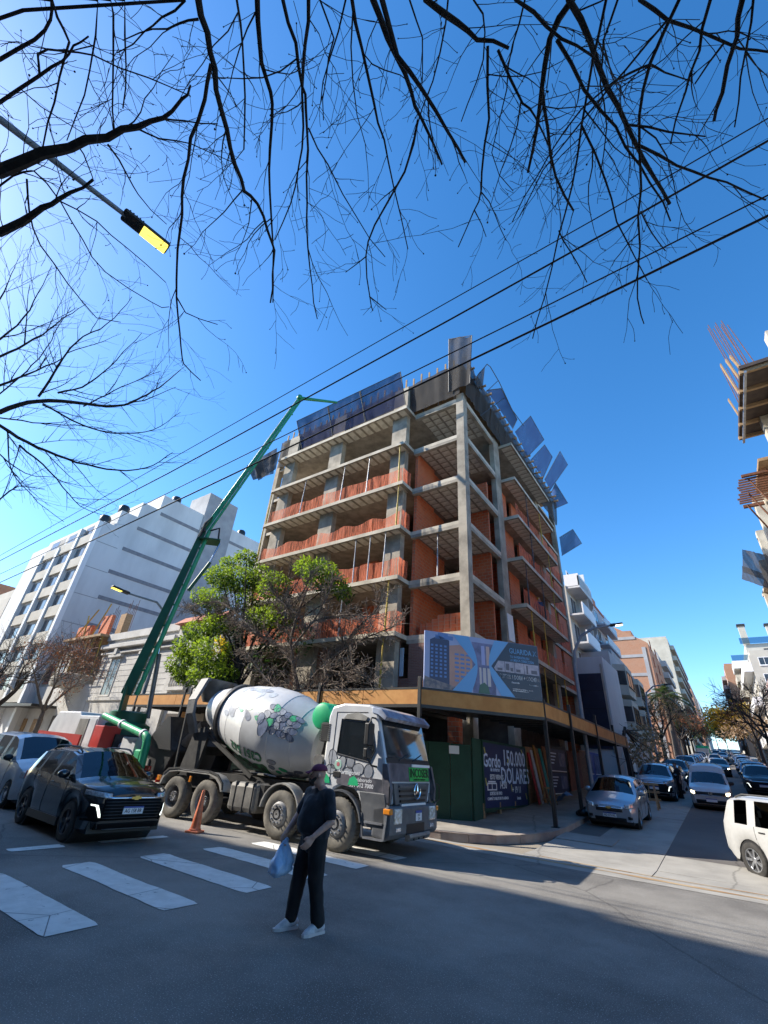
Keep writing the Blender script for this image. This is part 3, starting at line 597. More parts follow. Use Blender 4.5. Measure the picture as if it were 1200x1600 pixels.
# billboard
bbd = thing('billboard', 'blue and navy billboard reading GUARIDA X above the canopy fascia', 'billboard', (-8.02, 13.80, 4.06), math.atan2(3.72, 3.02))
BW, BH = 4.62, 1.98
MB().box(0, BW, -.03, .03, .03, BH).build('board', mat('billboard dusk print', (.34, .40, .62), (.42, .46, .66), rough=.4, scale=.8), bbd)
MB().box(-.02, BW + .02, -.04, .05, -.02, .029).build('sill_rail', black_steel, bbd)
for u in (.4, 2.3, 4.2): MB().beam((u, .06, 0), (u, .06, BH - .1), .05, .05).build('strut', dark_steel, bbd); MB().beam((u, .06, BH - .4), (u, .95, -.3), .04, .04).build('stay', dark_steel, bbd)
def flat(name, polys, m, lay):
    b = MB()
    for p in polys: b.prism(p, -.031 - .002 * lay, -.030 - .002 * (lay - 1), 'y')
    return b.build(name, m, bbd, kind='stuff' if len(polys) > 1 else None)
def R4(u0, u1, v0, v1): return [(u0, v0), (u1, v0), (u1, v1), (u0, v1)]
bd = mat('billboard dark blue tower', (.05, .06, .13), rough=.4); bp = mat('billboard peach tower', (.60, .33, .24), (.50, .27, .22), rough=.4, scale=1.5); bb2 = mat('billboard mid blue', (.13, .24, .52), rough=.4); bst = mat('billboard street', (.12, .11, .14), (.35, .27, .24), rough=.4, scale=6)
flat('tower_print', [[(.2, .3), (.95, .18), (.95, 1.72), (.55, 1.86), (.2, 1.68)]], bd, 1)
flat('tower_print', [[(.95, .18), (1.5, .1), (1.85, .5), (1.85, 1.35), (1.35, 1.62), (.95, 1.55)]], bp, 1)
flat('street_print', [[(.01, .04), (1.6, .04), (1.0, .2), (.3, .34), (.01, .42)]], bst, 2)
flat('window_print', [R4(.24 + .17 * c, .33 + .17 * c, .42 + .13 * r, .49 + .13 * r) for c in range(4) for r in range(9)], bb2, 2)
flat('balcony_print', [R4(1.16 + .22 * c, 1.32 + .22 * c, .34 + .15 * r, .41 + .15 * r) for c in range(3) for r in range(7)], bb2, 2)
flat('crown_print', [R4(.4, 1.1, 1.74, 1.88), R4(.5, .9, 1.88, 1.96)], bb2, 1)
flat('centre_print', [R4(1.85, 2.75, .04, 1.8)], mat('billboard facade dusk', (.10, .10, .20), (.22, .22, .40), rough=.4, scale=2), 1)
flat('centre_column_print', [R4(2.22, 2.36, 1.02, 1.7)], mat('billboard lilac', (.40, .42, .70), rough=.4), 2); flat('centre_column_print', [R4(2.42, 2.56, 1.02, 1.7)], mat('billboard peach', (.62, .42, .36), rough=.4), 2)
flat('door_print', [R4(2.12, 2.2, .3, .92), R4(2.26, 2.38, .3, .92), R4(2.44, 2.56, .3, .92)], mat('billboard lit door', (.62, .55, .52), rough=.4), 2)
flat('hedge_print', [[(2.05, .05), (2.5, .05), (2.45, .3), (2.3, .42), (2.12, .33)]], mat('billboard hedge', (.06, .14, .09), rough=.4), 3)
flat('dark_field', [[(2.62, 1.02), (3.38, 1.97), (4.61, 1.97), (4.61, .04), (3.5, .04)]], mat('billboard navy', (.022, .028, .06), rough=.35), 3)
N = 14
arcL = [(1.78 + .30 * math.sin(PI * i / N) - .06 * (1 - i / N), 1.97 - 1.93 * i / N) for i in range(N + 1)]
for i in range(N): pass
band = [arcL[i] for i in range(N + 1)] + [(1.06, .04), (1.97, 1.0), (1.08, 1.97)]
flat('arc_print', [band[::-1]], sky_ink, 4)
arcR = [(2.80 - .36 * math.sin(PI * i / N) + .15 * (i / N), 1.97 - 1.93 * i / N) for i in range(N + 1)]
flat('arc_print', [[(2.60, 1.02)] + [(3.36, 1.97)] + arcR + [(3.5, .04)]], sky_ink, 4)
pale = mat('billboard interior photo', (.55, .50, .55), (.34, .32, .40), rough=.4, scale=5)
flat('photo_strip', [[(2.72, .98), (2.9, 1.25), (3.15, 1.25), (3.15, .88), (2.78, .88)], R4(3.17, 3.55, .88, 1.25), R4(3.57, 3.95, .88, 1.25), R4(3.97, 4.58, .88, 1.25)], pale, 5)
flat('photo_furniture', [R4(3.2, 3.34, .95, 1.18), R4(3.38, 3.5, .92, 1.05), R4(3.62, 3.8, .92, 1.02), R4(4.05, 4.12, .9, 1.2), R4(4.25, 4.5, .92, 1.05), R4(2.85, 3.05, .92, 1.0)], mat('billboard furniture', (.12, .11, .14), rough=.4), 6)
def btxt(s, size, m, u, v, al='LEFT', bold=.003, sx=1.0): text('lettering', s, size, m, bbd, (u, -.036, v), FACE, al, sx=sx, bold=bold, extrude=.001)
btxt('GUARIDA X.', .27, sky_ink, 3.38, 1.66, bold=.003, sx=.80); btxt('TU INVERSIÓN EN\nLA MEJOR DIRECCIÓN', .125, sky_ink, 3.4, 1.39, sx=.8)
btxt('DEPTOS. 1 DORM + COCHERA', .20, white_ink, 2.93, .72, bold=.003, sx=.60)
btxt('Desarrolla', .075, white_ink, 3.4, .54); btxt('Comercializa', .075, white_ink, 4.1, .52); btxt('consultanos por la forma de pago\nentrega inmediata en pozo', .062, white_ink, 3.42, .3)
# ------------------------------------------------------------------ neighbouring buildings
class Bld:
    def __init__(s, name, label, x, y, cat='building', group=None): s.r = thing(name, label, cat, (x, y, T(y)), 0, group)
    def p(s, name, b, m, smooth=None, bevel=0): return part(s.r, name, b, m, smooth, bevel)
    def box(s, name, x0, x1, y0, y1, z0, z1, m, bevel=0): return s.p(name, MB().box(x0, x1, y0, y1, z0, z1), m, None, bevel)
    def win(s, side, c, u0, u1, z0, z1, frame=None, depth=.14, sill=True, pane=None, mull=True):
        """window on a wall plane: side '+x','-x','-y'; c the plane; u along the wall"""
        fm = frame or white_paint; sg = {'+x': 1, '-x': -1, '-y': -1}[side]
        def bx(ua, ub, za, zb, d0, d1):
            a, e = sorted((c + sg * d0, c + sg * d1)); return (a, e, ua, ub, za, zb) if side[1] == 'x' else (ua, ub, a, e, za, zb)
        w = s.p('window', MB().box(*bx(u0, u1, z0, z1, -.02, .008)), pane or win_glass_dark)
        f = MB(); t = .06
        for q in ((u0 - t, u0 + .01, z0 - t, z1 + t), (u1 - .01, u1 + t, z0 - t, z1 + t), (u0, u1, z1 - .01, z1 + t), (u0, u1, z0 - t, z0 + .01)): f.box(*bx(*q, -.01, .05))
        if mull: f.box(*bx((u0 + u1) / 2 - .025, (u0 + u1) / 2 + .025, z0, z1, 0, .035))
        f.build('frame', fm, w)
        if sill: MB().box(*bx(u0 - .12, u1 + .12, z0 - .14, z0 - .07, 0, .12)).build('sill', fm, w)
        return w
    def balcony(s, side, c, u0, u1, z, out, m, rail=None, h=1.0):
        sg = 1 if side == '+x' else -1; a, e = sorted((c, c + sg * out))
        def B(ua, ub, d0, d1, za, zb):
            p, q = sorted((c + sg * d0, c + sg * d1)); return (p, q, ua, ub, za, zb) if side[1] == 'x' else (ua, ub, p, q, za, zb)
        o = s.p('balcony', MB().box(*B(u0, u1, 0, out, z - .16, z)), m)
        if rail is None: MB().box(*B(u0, u1, out - .1, out + .003, z, z + h)).box(*B(u0 - .003, u0 + .1, .0, out - .1, z, z + h)).box(*B(u1 - .1, u1 + .003, .0, out - .1, z, z + h)).build('parapet', m, o)
        else: MB().box(*B(u0, u1, out - .04, out, z + .05, z + h)).build('balustrade', rail, o)
        return o
win_glass_dark = mat('dark window pane', (.025, .03, .038), (.05, .055, .065), rough=.06, scale=.7, spec=.7)
beige_w = mat('beige render', (.46, .43, .37), (.54, .50, .43), rough=.9, scale=.5); cream_w = mat('cream render', (.44, .41, .345), (.52, .49, .42), rough=.9, scale=.5); old_w = mat('old stucco', (.50, .48, .44), (.63, .61, .57), rough=.92, scale=.7, bump=.25, bscale=4, detail=9); pink_w = mat('pink render', (.55, .38, .34), (.6, .44, .4), rough=.9, scale=.6)
terra = mat('terracotta tile', (.36, .13, .08), (.46, .19, .12), rough=.85, scale=3); stripe_g = mat('joint strip grey', (.20, .20, .22), (.26, .26, .27), rough=.8, scale=2); cgrey = mat('board marked concrete', (.30, .30, .31), (.38, .38, .385), rough=.9, scale=.6); smoked = glassmat('smoked glass rail', (.1, .15, .2), (.45, .55, .62))
# stepped white apartment block on the avenue
B = Bld('white_apartment_block', 'white stepped apartment block with grey joint strips and a plain concrete tower', -62, 28)
X0 = -52.0
B.p('main_wall', MB().prism([(17, 0), (17, 23.2), (18.3, 23.2), (18.3, 25.3), (20.2, 25.3), (20.2, 27.4), (22.3, 27.4), (22.3, 29.6), (40, 29.6), (40, 0)], -72, X0, 'x'), off_white)
B.box('lift_tower', -56.5, X0 + .12, 28.2, 33.0, .5, 33.2, cgrey)
for k in range(7):
    z = 8.9 + 2.98 * k; y0 = (19.4, 19.4, 19.4, 19.4, 19.9, 20.6, 22.6)[k]; B.box('joint_strip', X0 - .05, X0 + .05, y0, 28.2, z, z + .42, stripe_g); B.box('joint_strip', X0 - .05, X0 + .05, 33.0, 39.9, z + .6, z + 1.0, stripe_g)
for k in range(9): B.box('render_seam', X0 - .02, X0 + .015, 17.05, 19.38, 5.9 + 2.98 * k - .05, 5.9 + 2.98 * k, stripe_g) if 5.9 + 2.98 * k < 23 else None
for x in (-52.25, -56.6, -61.2, -66.0): B.box('pilaster', x - .3, x + .25, 16.55, 17.0, 0.2, 23.1 if x > -60 else 21.5, white_paint)
for k in range(7):
    z = 4.4 + 2.75 * k
    for x0, x1 in ((-56.3, -52.6), (-60.9, -56.95), (-65.6, -61.6)):
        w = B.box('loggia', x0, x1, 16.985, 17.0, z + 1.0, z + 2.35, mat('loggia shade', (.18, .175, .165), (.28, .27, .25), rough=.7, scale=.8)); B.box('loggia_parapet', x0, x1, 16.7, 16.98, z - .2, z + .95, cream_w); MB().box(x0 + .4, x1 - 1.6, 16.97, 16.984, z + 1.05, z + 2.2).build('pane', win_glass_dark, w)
for y, z in ((18.9, 25.3), (24.5, 29.6), (35.5, 29.6), (17.4, 23.2)): B.p('water_tank', MB().lathe([(.55, 0), (.6, .1), (.6, .9), (.45, 1.15), (.1, 1.2)], 18, Matrix.Translation((-53.2, y, z))), mat('black tank', (.02, .025, .03), rough=.4), smooth=40)
# house with a storey being added
B = Bld('half_built_house', 'pale house with rusty scaffold, bare brick and propped formwork on its top', -49, 18)
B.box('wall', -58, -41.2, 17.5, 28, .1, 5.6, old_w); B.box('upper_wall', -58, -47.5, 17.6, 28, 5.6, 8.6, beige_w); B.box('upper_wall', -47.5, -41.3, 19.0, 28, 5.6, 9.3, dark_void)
B.p('awning', MB().prism([(-57, 3.75), (-46.3, 3.75), (-46.3, 3.95), (-57, 4.05)], 15.6, 17.5, 'y'), black_steel)
B.p('bow_balcony', MB().lathe([(1.9, 5.35), (2.0, 5.55), (2.0, 6.3), (1.9, 6.35)], 28, Matrix.Translation((-44.6, 17.7, 0))), cream_w, smooth=40)
for x in (-54.5, -51.0, -48.6): B.win('-y', 17.6, x - .45, x + .45, 6.0, 7.6, terra)
for x0, x1 in ((-56, -54.4), (-52.8, -51.2), (-49.8, -48.0)): B.box('shutter', x0, x1, 17.44, 17.5, .9, 2.9, timber)
B.box('shop_front', -46.2, -42, 17.45, 17.5, .4, 3.2, dark_void)
B.box('formwork_deck', -48.2, -41.0, 16.6, 24, 9.3, 9.5, timber); B.box('brick_parapet', -47.5, -44.8, 17.2, 17.5, 9.5, 10.7, hollow_brick); B.box('brick_parapet', -43.6, -42.0, 17.4, 17.7, 9.5, 11.4, hollow_brick); B.box('brick_pier', -43.2, -42.2, 18.6, 19.2, 9.5, 11.9, timber)
for k in range(16): x = -48 + k * .45; B.p('scaffold_prop', MB().tube([(x, 16.9 + .2 * (k % 2), 6.4), (x + rs.uniform(-.1, .1), 16.9, 9.3)], .05, 6), rust if k % 3 else yellow_paint)
for k in range(5): B.p('scaffold_ledger', MB().tube([(-48.3, 16.8, 6.5 + .6 * k), (-41.0, 16.85, 6.5 + .62 * k)], .035, 6), rust)
for k in range(14): x = -44.6 + .32 * (k % 7) - 3.2 * (k // 7); B.p('starter_bar', MB().tube([(x, 19.5, 9.5), (x + .1, 19.5, 12.8 + rs.uniform(-.4, .9))], .022, 5), rust)
for a, c in (((-47, 17, 9.6), (-44.2, 17, 12.0)), ((-44.2, 17.2, 9.6), (-42.6, 17.2, 12.4)), ((-45.8, 17, 11.6), (-45.2, 17, 9.6))): B.p('raking_prop', MB().tube([a, c], .06, 6), yellow_paint)
# old stucco house
B = Bld('stucco_house', 'old pale stucco house with cornice and one tall dark window', -35.6, 18)
B.box('wall', -41.15, -30.5, 17.5, 30, .1, 9.0, old_w); B.box('cornice', -41.3, -30.4, 17.1, 17.5, 8.25, 8.6, old_w, .04); B.box('cornice', -41.2, -30.45, 17.3, 17.49, 7.85, 8.0, old_w); B.box('parapet', -41.15, -30.5, 17.35, 17.6, 9.0, 9.55, old_w); B.box('plinth', -41.18, -30.5, 17.38, 17.5, .15, 1.2, cgrey); B.box('string_course', -41.18, -30.5, 17.40, 17.5, 4.35, 4.6, old_w)
w = B.win('-y', 17.5, -39.3, -37.9, 4.75, 7.4, old_w); B.box('window_hood', -39.6, -37.6, 17.2, 17.5, 7.55, 7.75, old_w); B.box('keystone', -38.8, -38.4, 17.15, 17.5, 7.75, 8.2, old_w)
w = B.win('-y', 17.5, -34.6, -33.2, 4.75, 7.4, old_w); B.box('window_hood', -34.9, -32.9, 17.2, 17.5, 7.55, 7.75, old_w)
B.box('garage_door', -39.8, -37.2, 17.44, 17.5, .2, 3.2, timber); B.win('-y', 17.5, -35.8, -34.4, 1.4, 3.4, old_w); B.box('doorway', -33.2, -31.6, 17.46, 17.5, .2, 3.6, black_steel)
for k in range(9): B.box('stone_joint', -41.1, -30.6, 17.485, 17.501, 4.9 + k * .4, 4.915 + k * .4, cgrey)
B = Bld('tiled_house', 'narrow stucco house with red tiled eave and balustraded window beside the green tree', -28, 18)
B.box('wall', -30.45, -25.3, 17.5, 30, .1, 9.4, old_w); B.p('tiled_eave', MB().prism([(16.9, 9.3), (17.6, 9.3), (17.9, 9.9), (17.6, 9.9)], -30.6, -25.25, 'x'), terra); B.win('-y', 17.5, -29.2, -27.8, 5.2, 7.6, old_w)
B.box('window_shelf', -29.5, -27.5, 17.0, 17.5, 4.85, 5.05, old_w)
for k in range(7): B.p('baluster', MB().lathe([(.06, 0), (.1, .2), (.06, .45), (.08, .6)], 8, Matrix.Translation((-29.3 + k * .27, 17.1, 5.05))), old_w)
B.box('balustrade_rail', -29.5, -27.5, 17.0, 17.2, 5.65, 5.75, old_w); B.box('street_door', -29.3, -27.9, 17.45, 17.5, .2, 3.5, mat('dark door', (.06, .045, .035), rough=.6)); B.box('pilaster', -30.3, -29.7, 17.3, 17.5, .2, 9.0, old_w); B.box('pilaster', -27.2, -26.6, 17.3, 17.5, .2, 9.0, old_w); B.box('ochre_board', -26.5, -25.4, 16.7, 16.8, 2.9, 4.1, ochre)
# blocks further down the avenue
for nm, lab, x0, x1, z, m in (('beige_block', 'plain beige block beyond the stepped white apartment block', -84, -72.3, 17, beige_w), ('brown_block', 'low brown block far down the avenue', -100, -84.5, 20, brick_far), ('grey_block', 'grey block at the far end of the avenue', -135, -101, 16, grey_wall)):
    B = Bld(nm, lab, (x0 + x1) / 2, 20); B.box('wall', x0, x1, 17, 34, .1, z, m); B.box('parapet', x0 + .5, x1 - .5, 17.2, 30, z, z + 1.2, m)
    for k in range(int(z / 3) - 1):
        for j in range(4): u = x0 + 1.2 + j * (x1 - x0 - 2) / 4; B.win('-y', 17, u, u + 1.4, 3.9 + 3 * k, 5.3 + 3 * k)
# side street, west side
B = Bld('panel_shop', 'low white building with a big navy panel facing the site', -10, 43); y0 = 39.4; zb = T(41)
B.box('wall', -16, -6.5, y0, 46, zb, 10.2, off_white); B.box('navy_panel', -8.75, -6.75, y0 - .12, y0 - .002, 3.6, 8.9, mat('navy cladding', (.018, .022, .045), (.025, .03, .06), rough=.35, scale=1)); 
for z in (4.9, 6.3, 7.6): B.box('panel_joint', -8.75, -6.75, y0 - .128, y0 - .121, z, z + .03, ink)
B.p('metal_fin', MB().prism([(y0 - .12, 3.4), (y0 + 1.6, 3.2), (y0 + 1.3, 6.2), (y0 - .12, 9.6)], -6.75, -6.6, 'x'), mat('brushed fin', (.45, .42, .38), (.6, .52, .42), rough=.35, metal=.6, scale=1.2))
for k in range(4): B.box('white_board', -6.5, -6.42, 41.0 + k * 1.3, 41.0 + k * 1.3 + 1.1, T(42) + .2, T(42) + 2.9, white_paint)
# white block with curved balconies
B = Bld('curved_balcony_block', 'white apartment block with curved balcony bands', -12, 50); zb = T(50)
B.box('wall', -22, -9.9, 46.2, 56.5, zb, 19.0, beige_w)
def curve_poly(off): return [(-10.0, 46.3), (-8.55 + off, 46.3), (-8.5 + off, 50.5), (-8.6 + off, 52.5), (-8.95 + off, 54.2), (-9.5 + off, 55.6), (-10.0, 56.3)]
for k in range(6):
    z = 4.6 + 2.85 * k; B.p('balcony_slab', MB().prism(curve_poly(0), z - .18, z, 'z'), off_white)
    c = curve_poly(0)[1:]; i_ = curve_poly(-.12)[1:]; B.p('balcony_parapet', MB().prism(c + i_[::-1], z, z + 1.12, 'z'), white_paint, smooth=25)
    B.win('+x', -9.9, 47.4, 49.6, z + .1, z + 2.2, white_paint, sill=False); B.win('+x', -9.9, 51.3, 53.2, z + .1, z + 2.2, white_paint, sill=False); B.box('partition', -9.9, -8.7, 50.3, 50.45, z + 1.1, z + 2.67, off_white)
B.p('roof_band', MB().prism(curve_poly(.0), 18.9, 20.2, 'z'), white_paint); B.p('water_tank', MB().lathe([(.6, 0), (.6, 1.1), (.3, 1.3)], 16, Matrix.Translation((-11, 48, 20.2))), black_steel, smooth=40)
# grey block with window boxes, bay window house, brick gable, distant slabs
def street_block(nm, lab, xf, y0, y1, z1, m, floors, bays, bal=None, side='+x', depth=12, zt0=None, pane=None, rail=None, frame=None):
    B = Bld(nm, lab, xf - 4 if side == '+x' else xf + 4, (y0 + y1) / 2); zb = T(y0); xa, xb = (xf - depth, xf) if side == '+x' else (xf, xf + depth)
    B.box('wall', xa, xb, y0, y1, zb, z1, m); B.box('parapet', xa + .2, xb - .2, y0 + .2, y1 - .2, z1, z1 + .7, m); fh = (z1 - zb - 3.2) / floors
    for k in range(floors):
        z = zb + 3.4 + fh * k
        for j in range(bays):
            u = y0 + (y1 - y0) * (j + .5) / bays; w = min(1.0, (y1 - y0) / bays * .3); B.win(side, xf, u - w, u + w, z + .55, z + fh * .82, frame, pane=pane)
        if bal and k % bal[2] == 0: B.balcony(side, xf, y0 + (y1 - y0) * bal[0], y0 + (y1 - y0) * bal[1], z, 1.1, bal[3], rail)
        # windows on the flank that faces down the street
        for j in range(2 if depth > 8 else 1): u = (xb - 2.2 - 3.4 * j) if side == '+x' else (xa + 1.0 + 3.4 * j); B.win('-y', y0, u, u + 1.2, z + .7, z + fh * .75, frame, pane=pane) if m is not brick_far and zt0 is None else None
    return B
lilac = mat('cool grey render', (.34, .35, .40), (.42, .43, .47), rough=.9, scale=.5)
B = street_block('grey_apartment_block', 'cool grey apartment block with brick roof storey behind the curved balconies', -9.6, 57, 66.5, 20.2, lilac, 6, 2, (.1, .95, 1, lilac), rail=steel); B.box('roof_storey', -18, -10.4, 57.5, 65.5, 20.2, 23.2, brick_far); B.box('roof_rail', -10.3, -9.7, 57.2, 66.2, 20.9, 21.2, terra)
B = Bld('bay_window_house', 'grey house with jutting bay windows above the dry leaved tree', -9, 58); zb = T(50)
B.box('wall', -16, -7.3, 48.5, 67, zb, 12.6, grey_wall); B.box('roof_storey', -16, -8.0, 55, 66, 12.6, 14.2, cgrey)
for y in (49.2, 57.5):
    for z in (6.4, 9.6): o = B.p('bay', MB().prism([(-7.3, y), (-6.3, y + .6), (-6.3, y + 4.6), (-7.3, y + 5.4)], z - .9, z + 1.9, 'z'), cream_w); B.win('+x', -6.3, y + 1.0, y + 4.2, z, z + 1.3, black_steel); B.p('bay_pane', MB().prism([(-7.28, y - .02), (-6.35, y + .54), (-6.42, y + .62), (-7.3, y + .1)], z, z + 1.3, 'z'), win_glass_dark)
for z in (6.4, 9.6): B.win('+x', -7.3, 63.6, 66, z, z + 1.6, terra); B.balcony('+x', -7.3, 63.2, 66.4, z - .2, 1.0, grey_wall, steel)
B = Bld('brick_gable_block', 'tall brick block with concrete banded gable wall', -14, 100); zb = T(90)
B.p('gable_wall', MB().prism([(-26, zb), (-7.2, zb), (-7.2, 23.2), (-9.2, 24.6), (-13.5, 27.4), (-16.5, 27.4), (-16.5, 28.8), (-20, 28.8), (-20, 27), (-26, 27)], 92, 112, 'y'), brick_far)
for z in (8, 11.2, 14.4, 17.6, 20.8, 24.0): B.box('concrete_band', -22, -7.8 if z < 23 else -9, 91.9, 92.0, z, z + .5, cgrey)
for x in (-19.5, -8.0): B.box('concrete_post', x - .3, x + .3, 91.88, 92.0, zb, 22.5 if x > -10 else 27, cgrey)
for k in range(6): B.win('+x', -7.2, 95 + .1 * k, 97, zb + 4 + 2.9 * k, zb + 5.6 + 2.9 * k, terra); B.win('+x', -7.2, 103, 105, zb + 4 + 2.9 * k, zb + 5.6 + 2.9 * k, terra)
for x, y, z in ((-15, 99, 27.4), (-12, 104, 26.4)): B.box('roof_hut', x - 1.5, x + 1.5, y - 2, y + 2, z - 2, z + 1.8, brick_far)
street_block('grey_slab_block', 'grey balconied slab past the brick gable block', -7.4, 113, 130, 25.5, grey_wall, 7, 3, (.05, .95, 1, grey_wall), rail=None)
street_block('white_balcony_block', 'tall pale block with long balconies uphill on the west side', -6.6, 150, 205, 37.5, cream_w, 9, 5, (.02, .98, 1, cream_w), rail=None, zt0=1); 
B = street_block('brick_slab', 'brick slab beyond the tall pale block', -6.4, 240, 290, 39, brick_far, 8, 4); street_block('dark_slab', 'grey slab at the top of the west side', -6.2, 300, 380, 40, grey_wall, 7, 4)
# side street, east side
street_block('balcony_block', 'beige block with white balcony bands and chimneys at the eastern kerb', 5.9, 84, 102, 18.6, cream_w, 5, 4, (.0, 1.0, 2, white_paint), '-x', rail=None)
B = Bld('stepped_beige_block', 'beige apartment block with glass railed terraces on the east side', 12, 112); zb = T(104)
B.box('wall', 5.6, 20, 104, 124, zb, 21.5, cream_w); B.box('upper_wall', 7.4, 20, 106, 124, 21.5, 25.0, beige_w); B.box('white_band', 4.6, 20, 103.2, 110, 20.3, 21.6, white_paint); B.box('glass_rail', 4.7, 14, 103.25, 103.3, 21.6, 22.6, smoked); B.box('glass_rail', 6.8, 16, 105.6, 105.65, 25, 26.1, smoked)
for k in range(5):
    z = zb + 3.4 + 2.6 * k; B.win('-y', 104, 9.0, 11.2, z, z + 1.5, black_steel); B.balcony('-x', 5.6, 105, 112, z - .5, 1.0, cream_w); B.win('-x', 5.6, 106, 108, z, z + 1.7, black_steel)
B.win('-y', 106, 10, 12.2, 22.2, 24, black_steel); B.box('diagonal_fin', 7.6, 8.0, 103.7, 104.0, zb, 20.2, white_paint)
for x, y in ((7.8, 107), (12, 108)): B.box('chimney', x - .5, x + .5, y - .5, y + .5, 25, 28.5, cream_w); B.box('chimney_cap', x - .65, x + .65, y - .65, y + .65, 28.5, 28.9, black_steel)
street_block('pink_block', 'pink rendered block beside the beige terraces', 6.4, 62, 83, 13.5, pink_w, 3, 3, None, '-x', zt0=1)
street_block('eastern_brick_block', 'tall brick block further uphill on the east side', 5.2, 170, 215, 33, brick_far, 8, 4, (.2, .8, 1, cgrey), '-x', zt0=1)
street_block('eastern_cream_block', 'cream block at the top of the east side', 5.4, 230, 290, 33, cream_w, 7, 4, None, '-x', zt0=1)
# concrete frame on the eastern corner, cut by the picture's edge
B = Bld('eastern_concrete_frame', 'second concrete frame under construction with timber forms and rebar at the eastern corner', 10, 34)
for i, z in enumerate((4.6, 7.7, 10.8, 13.9, 17.0)): B.box('floor_slab', 5.9, 18, 20, 50, z - .22, z, concrete_light)
for y in (20.4, 27, 34, 41, 49): 
    for x in (6.2, 12): B.box('column', x - .3, x + .3, y - .3, y + .3, T(y), 20.0 if y < 35 else 17.0, concrete_light)
B.box('inner_wall', 9, 9.3, 20, 50, .2, 17, hollow_brick)
def pxq(name, pts, xs_, m, th=.12):
    v = [on_x(p[0], p[1], x) for p, x in zip(pts, xs_)]; n_ = (v[1] - v[0]).cross(v[3] - v[0]).normalized() * th
    return B.p(name, MB().add(v + [q + n_ for q in v], [(3, 2, 1, 0), (4, 5, 6, 7), (0, 1, 5, 4), (1, 2, 6, 5), (2, 3, 7, 6), (3, 0, 4, 7)]), m)
formp = mat('dark formwork ply', (.05, .035, .03), (.09, .065, .05), rough=.8, scale=2)
# hanging form under the top deck: underside seen from the street
d0 = 20.3
B.box('formwork_deck', 5.0, 18, 22.2, 28.6, 20.05, 20.25, formp)
for y in (22.4, 23.9, 25.4, 26.9, 28.3): B.box('form_beam', 4.95, 18, y - .08, y + .08, 19.85, 20.05, timber)
for x in (5.15, 6.3, 7.5): B.box('form_waler', x - .05, x + .05, 22.2, 28.6, 19.72, 19.85, steel)
for y, h, lean in ((22.6, 2.2, -.2), (23.6, 3.2, -.25), (25.0, 4.6, -.3), (27, 3.0, -.1)):
    B.p('rebar_bundle', MB().tube([(5.4, y, 20.2), (5.4 + lean, y, 20.2 + h + 1.4)], .022, 5).tube([(5.55, y + .15, 20.2), (5.5 + lean, y + .15, 20.2 + h + 1.8)], .02, 5).tube([(5.7, y - .15, 20.2), (5.6 + lean, y - .1, 20.2 + h + 1.1)], .02, 5), rust); B.p('form_board', MB().beam((5.3, y + .35, 20.2), (5.1 + lean * .3, y + .4, 20.2 + h * .7), .22, .05), timber)
B.box('form_platform', 5.6, 9, 29.5, 33.5, 18.8, 19.0, timber)
for k in range(11): y = 30.6 + k * .32; B.box('form_joist', 4.55 + rs.uniform(-.1, .1), 6.4, y - .04, y + .04, 18.35 - .2 * k * .0, 18.45, rust)
B.box('form_joist', 4.7, 7, 30.3, 30.5, 18.45, 18.6, rust); B.box('form_joist', 4.8, 7, 34.2, 34.4, 18.25, 18.45, rust)
for y in (30.6, 32.4, 34.2): B.p('form_strut', MB().tube([(5.0, y, 18.4), (6.3, y, 14.2)], .05, 6), rust)
for y in (36.5, 40.0, 43.5): B.box('white_column', 5.7, 6.3, y - .3, y + .3, 10.9, 20.0 - .3 * (y - 36), concrete_light); B.p('white_brace', MB().beam((5.8, y, 19.6 - .3 * (y - 36)), (6.6, y + 3.2, 16.5 - .3 * (y - 36)), .3, .3), concrete_light)
part(B.r, 'safety_net', wavy((on_x(1160, 893, 5), on_x(1215, 915, 5.6)), (on_x(1160, 858, 5), on_x(1215, 872, 5.6)), 16, 6, .1, 301), dark_net, smooth=60)
part(B.r, 'safety_net', wavy((on_x(1159, 905, 5), on_x(1215, 925, 5.6)), (on_x(1160, 884, 5), on_x(1215, 905, 5.6)), 16, 6, .1, 302), dark_net, smooth=60)
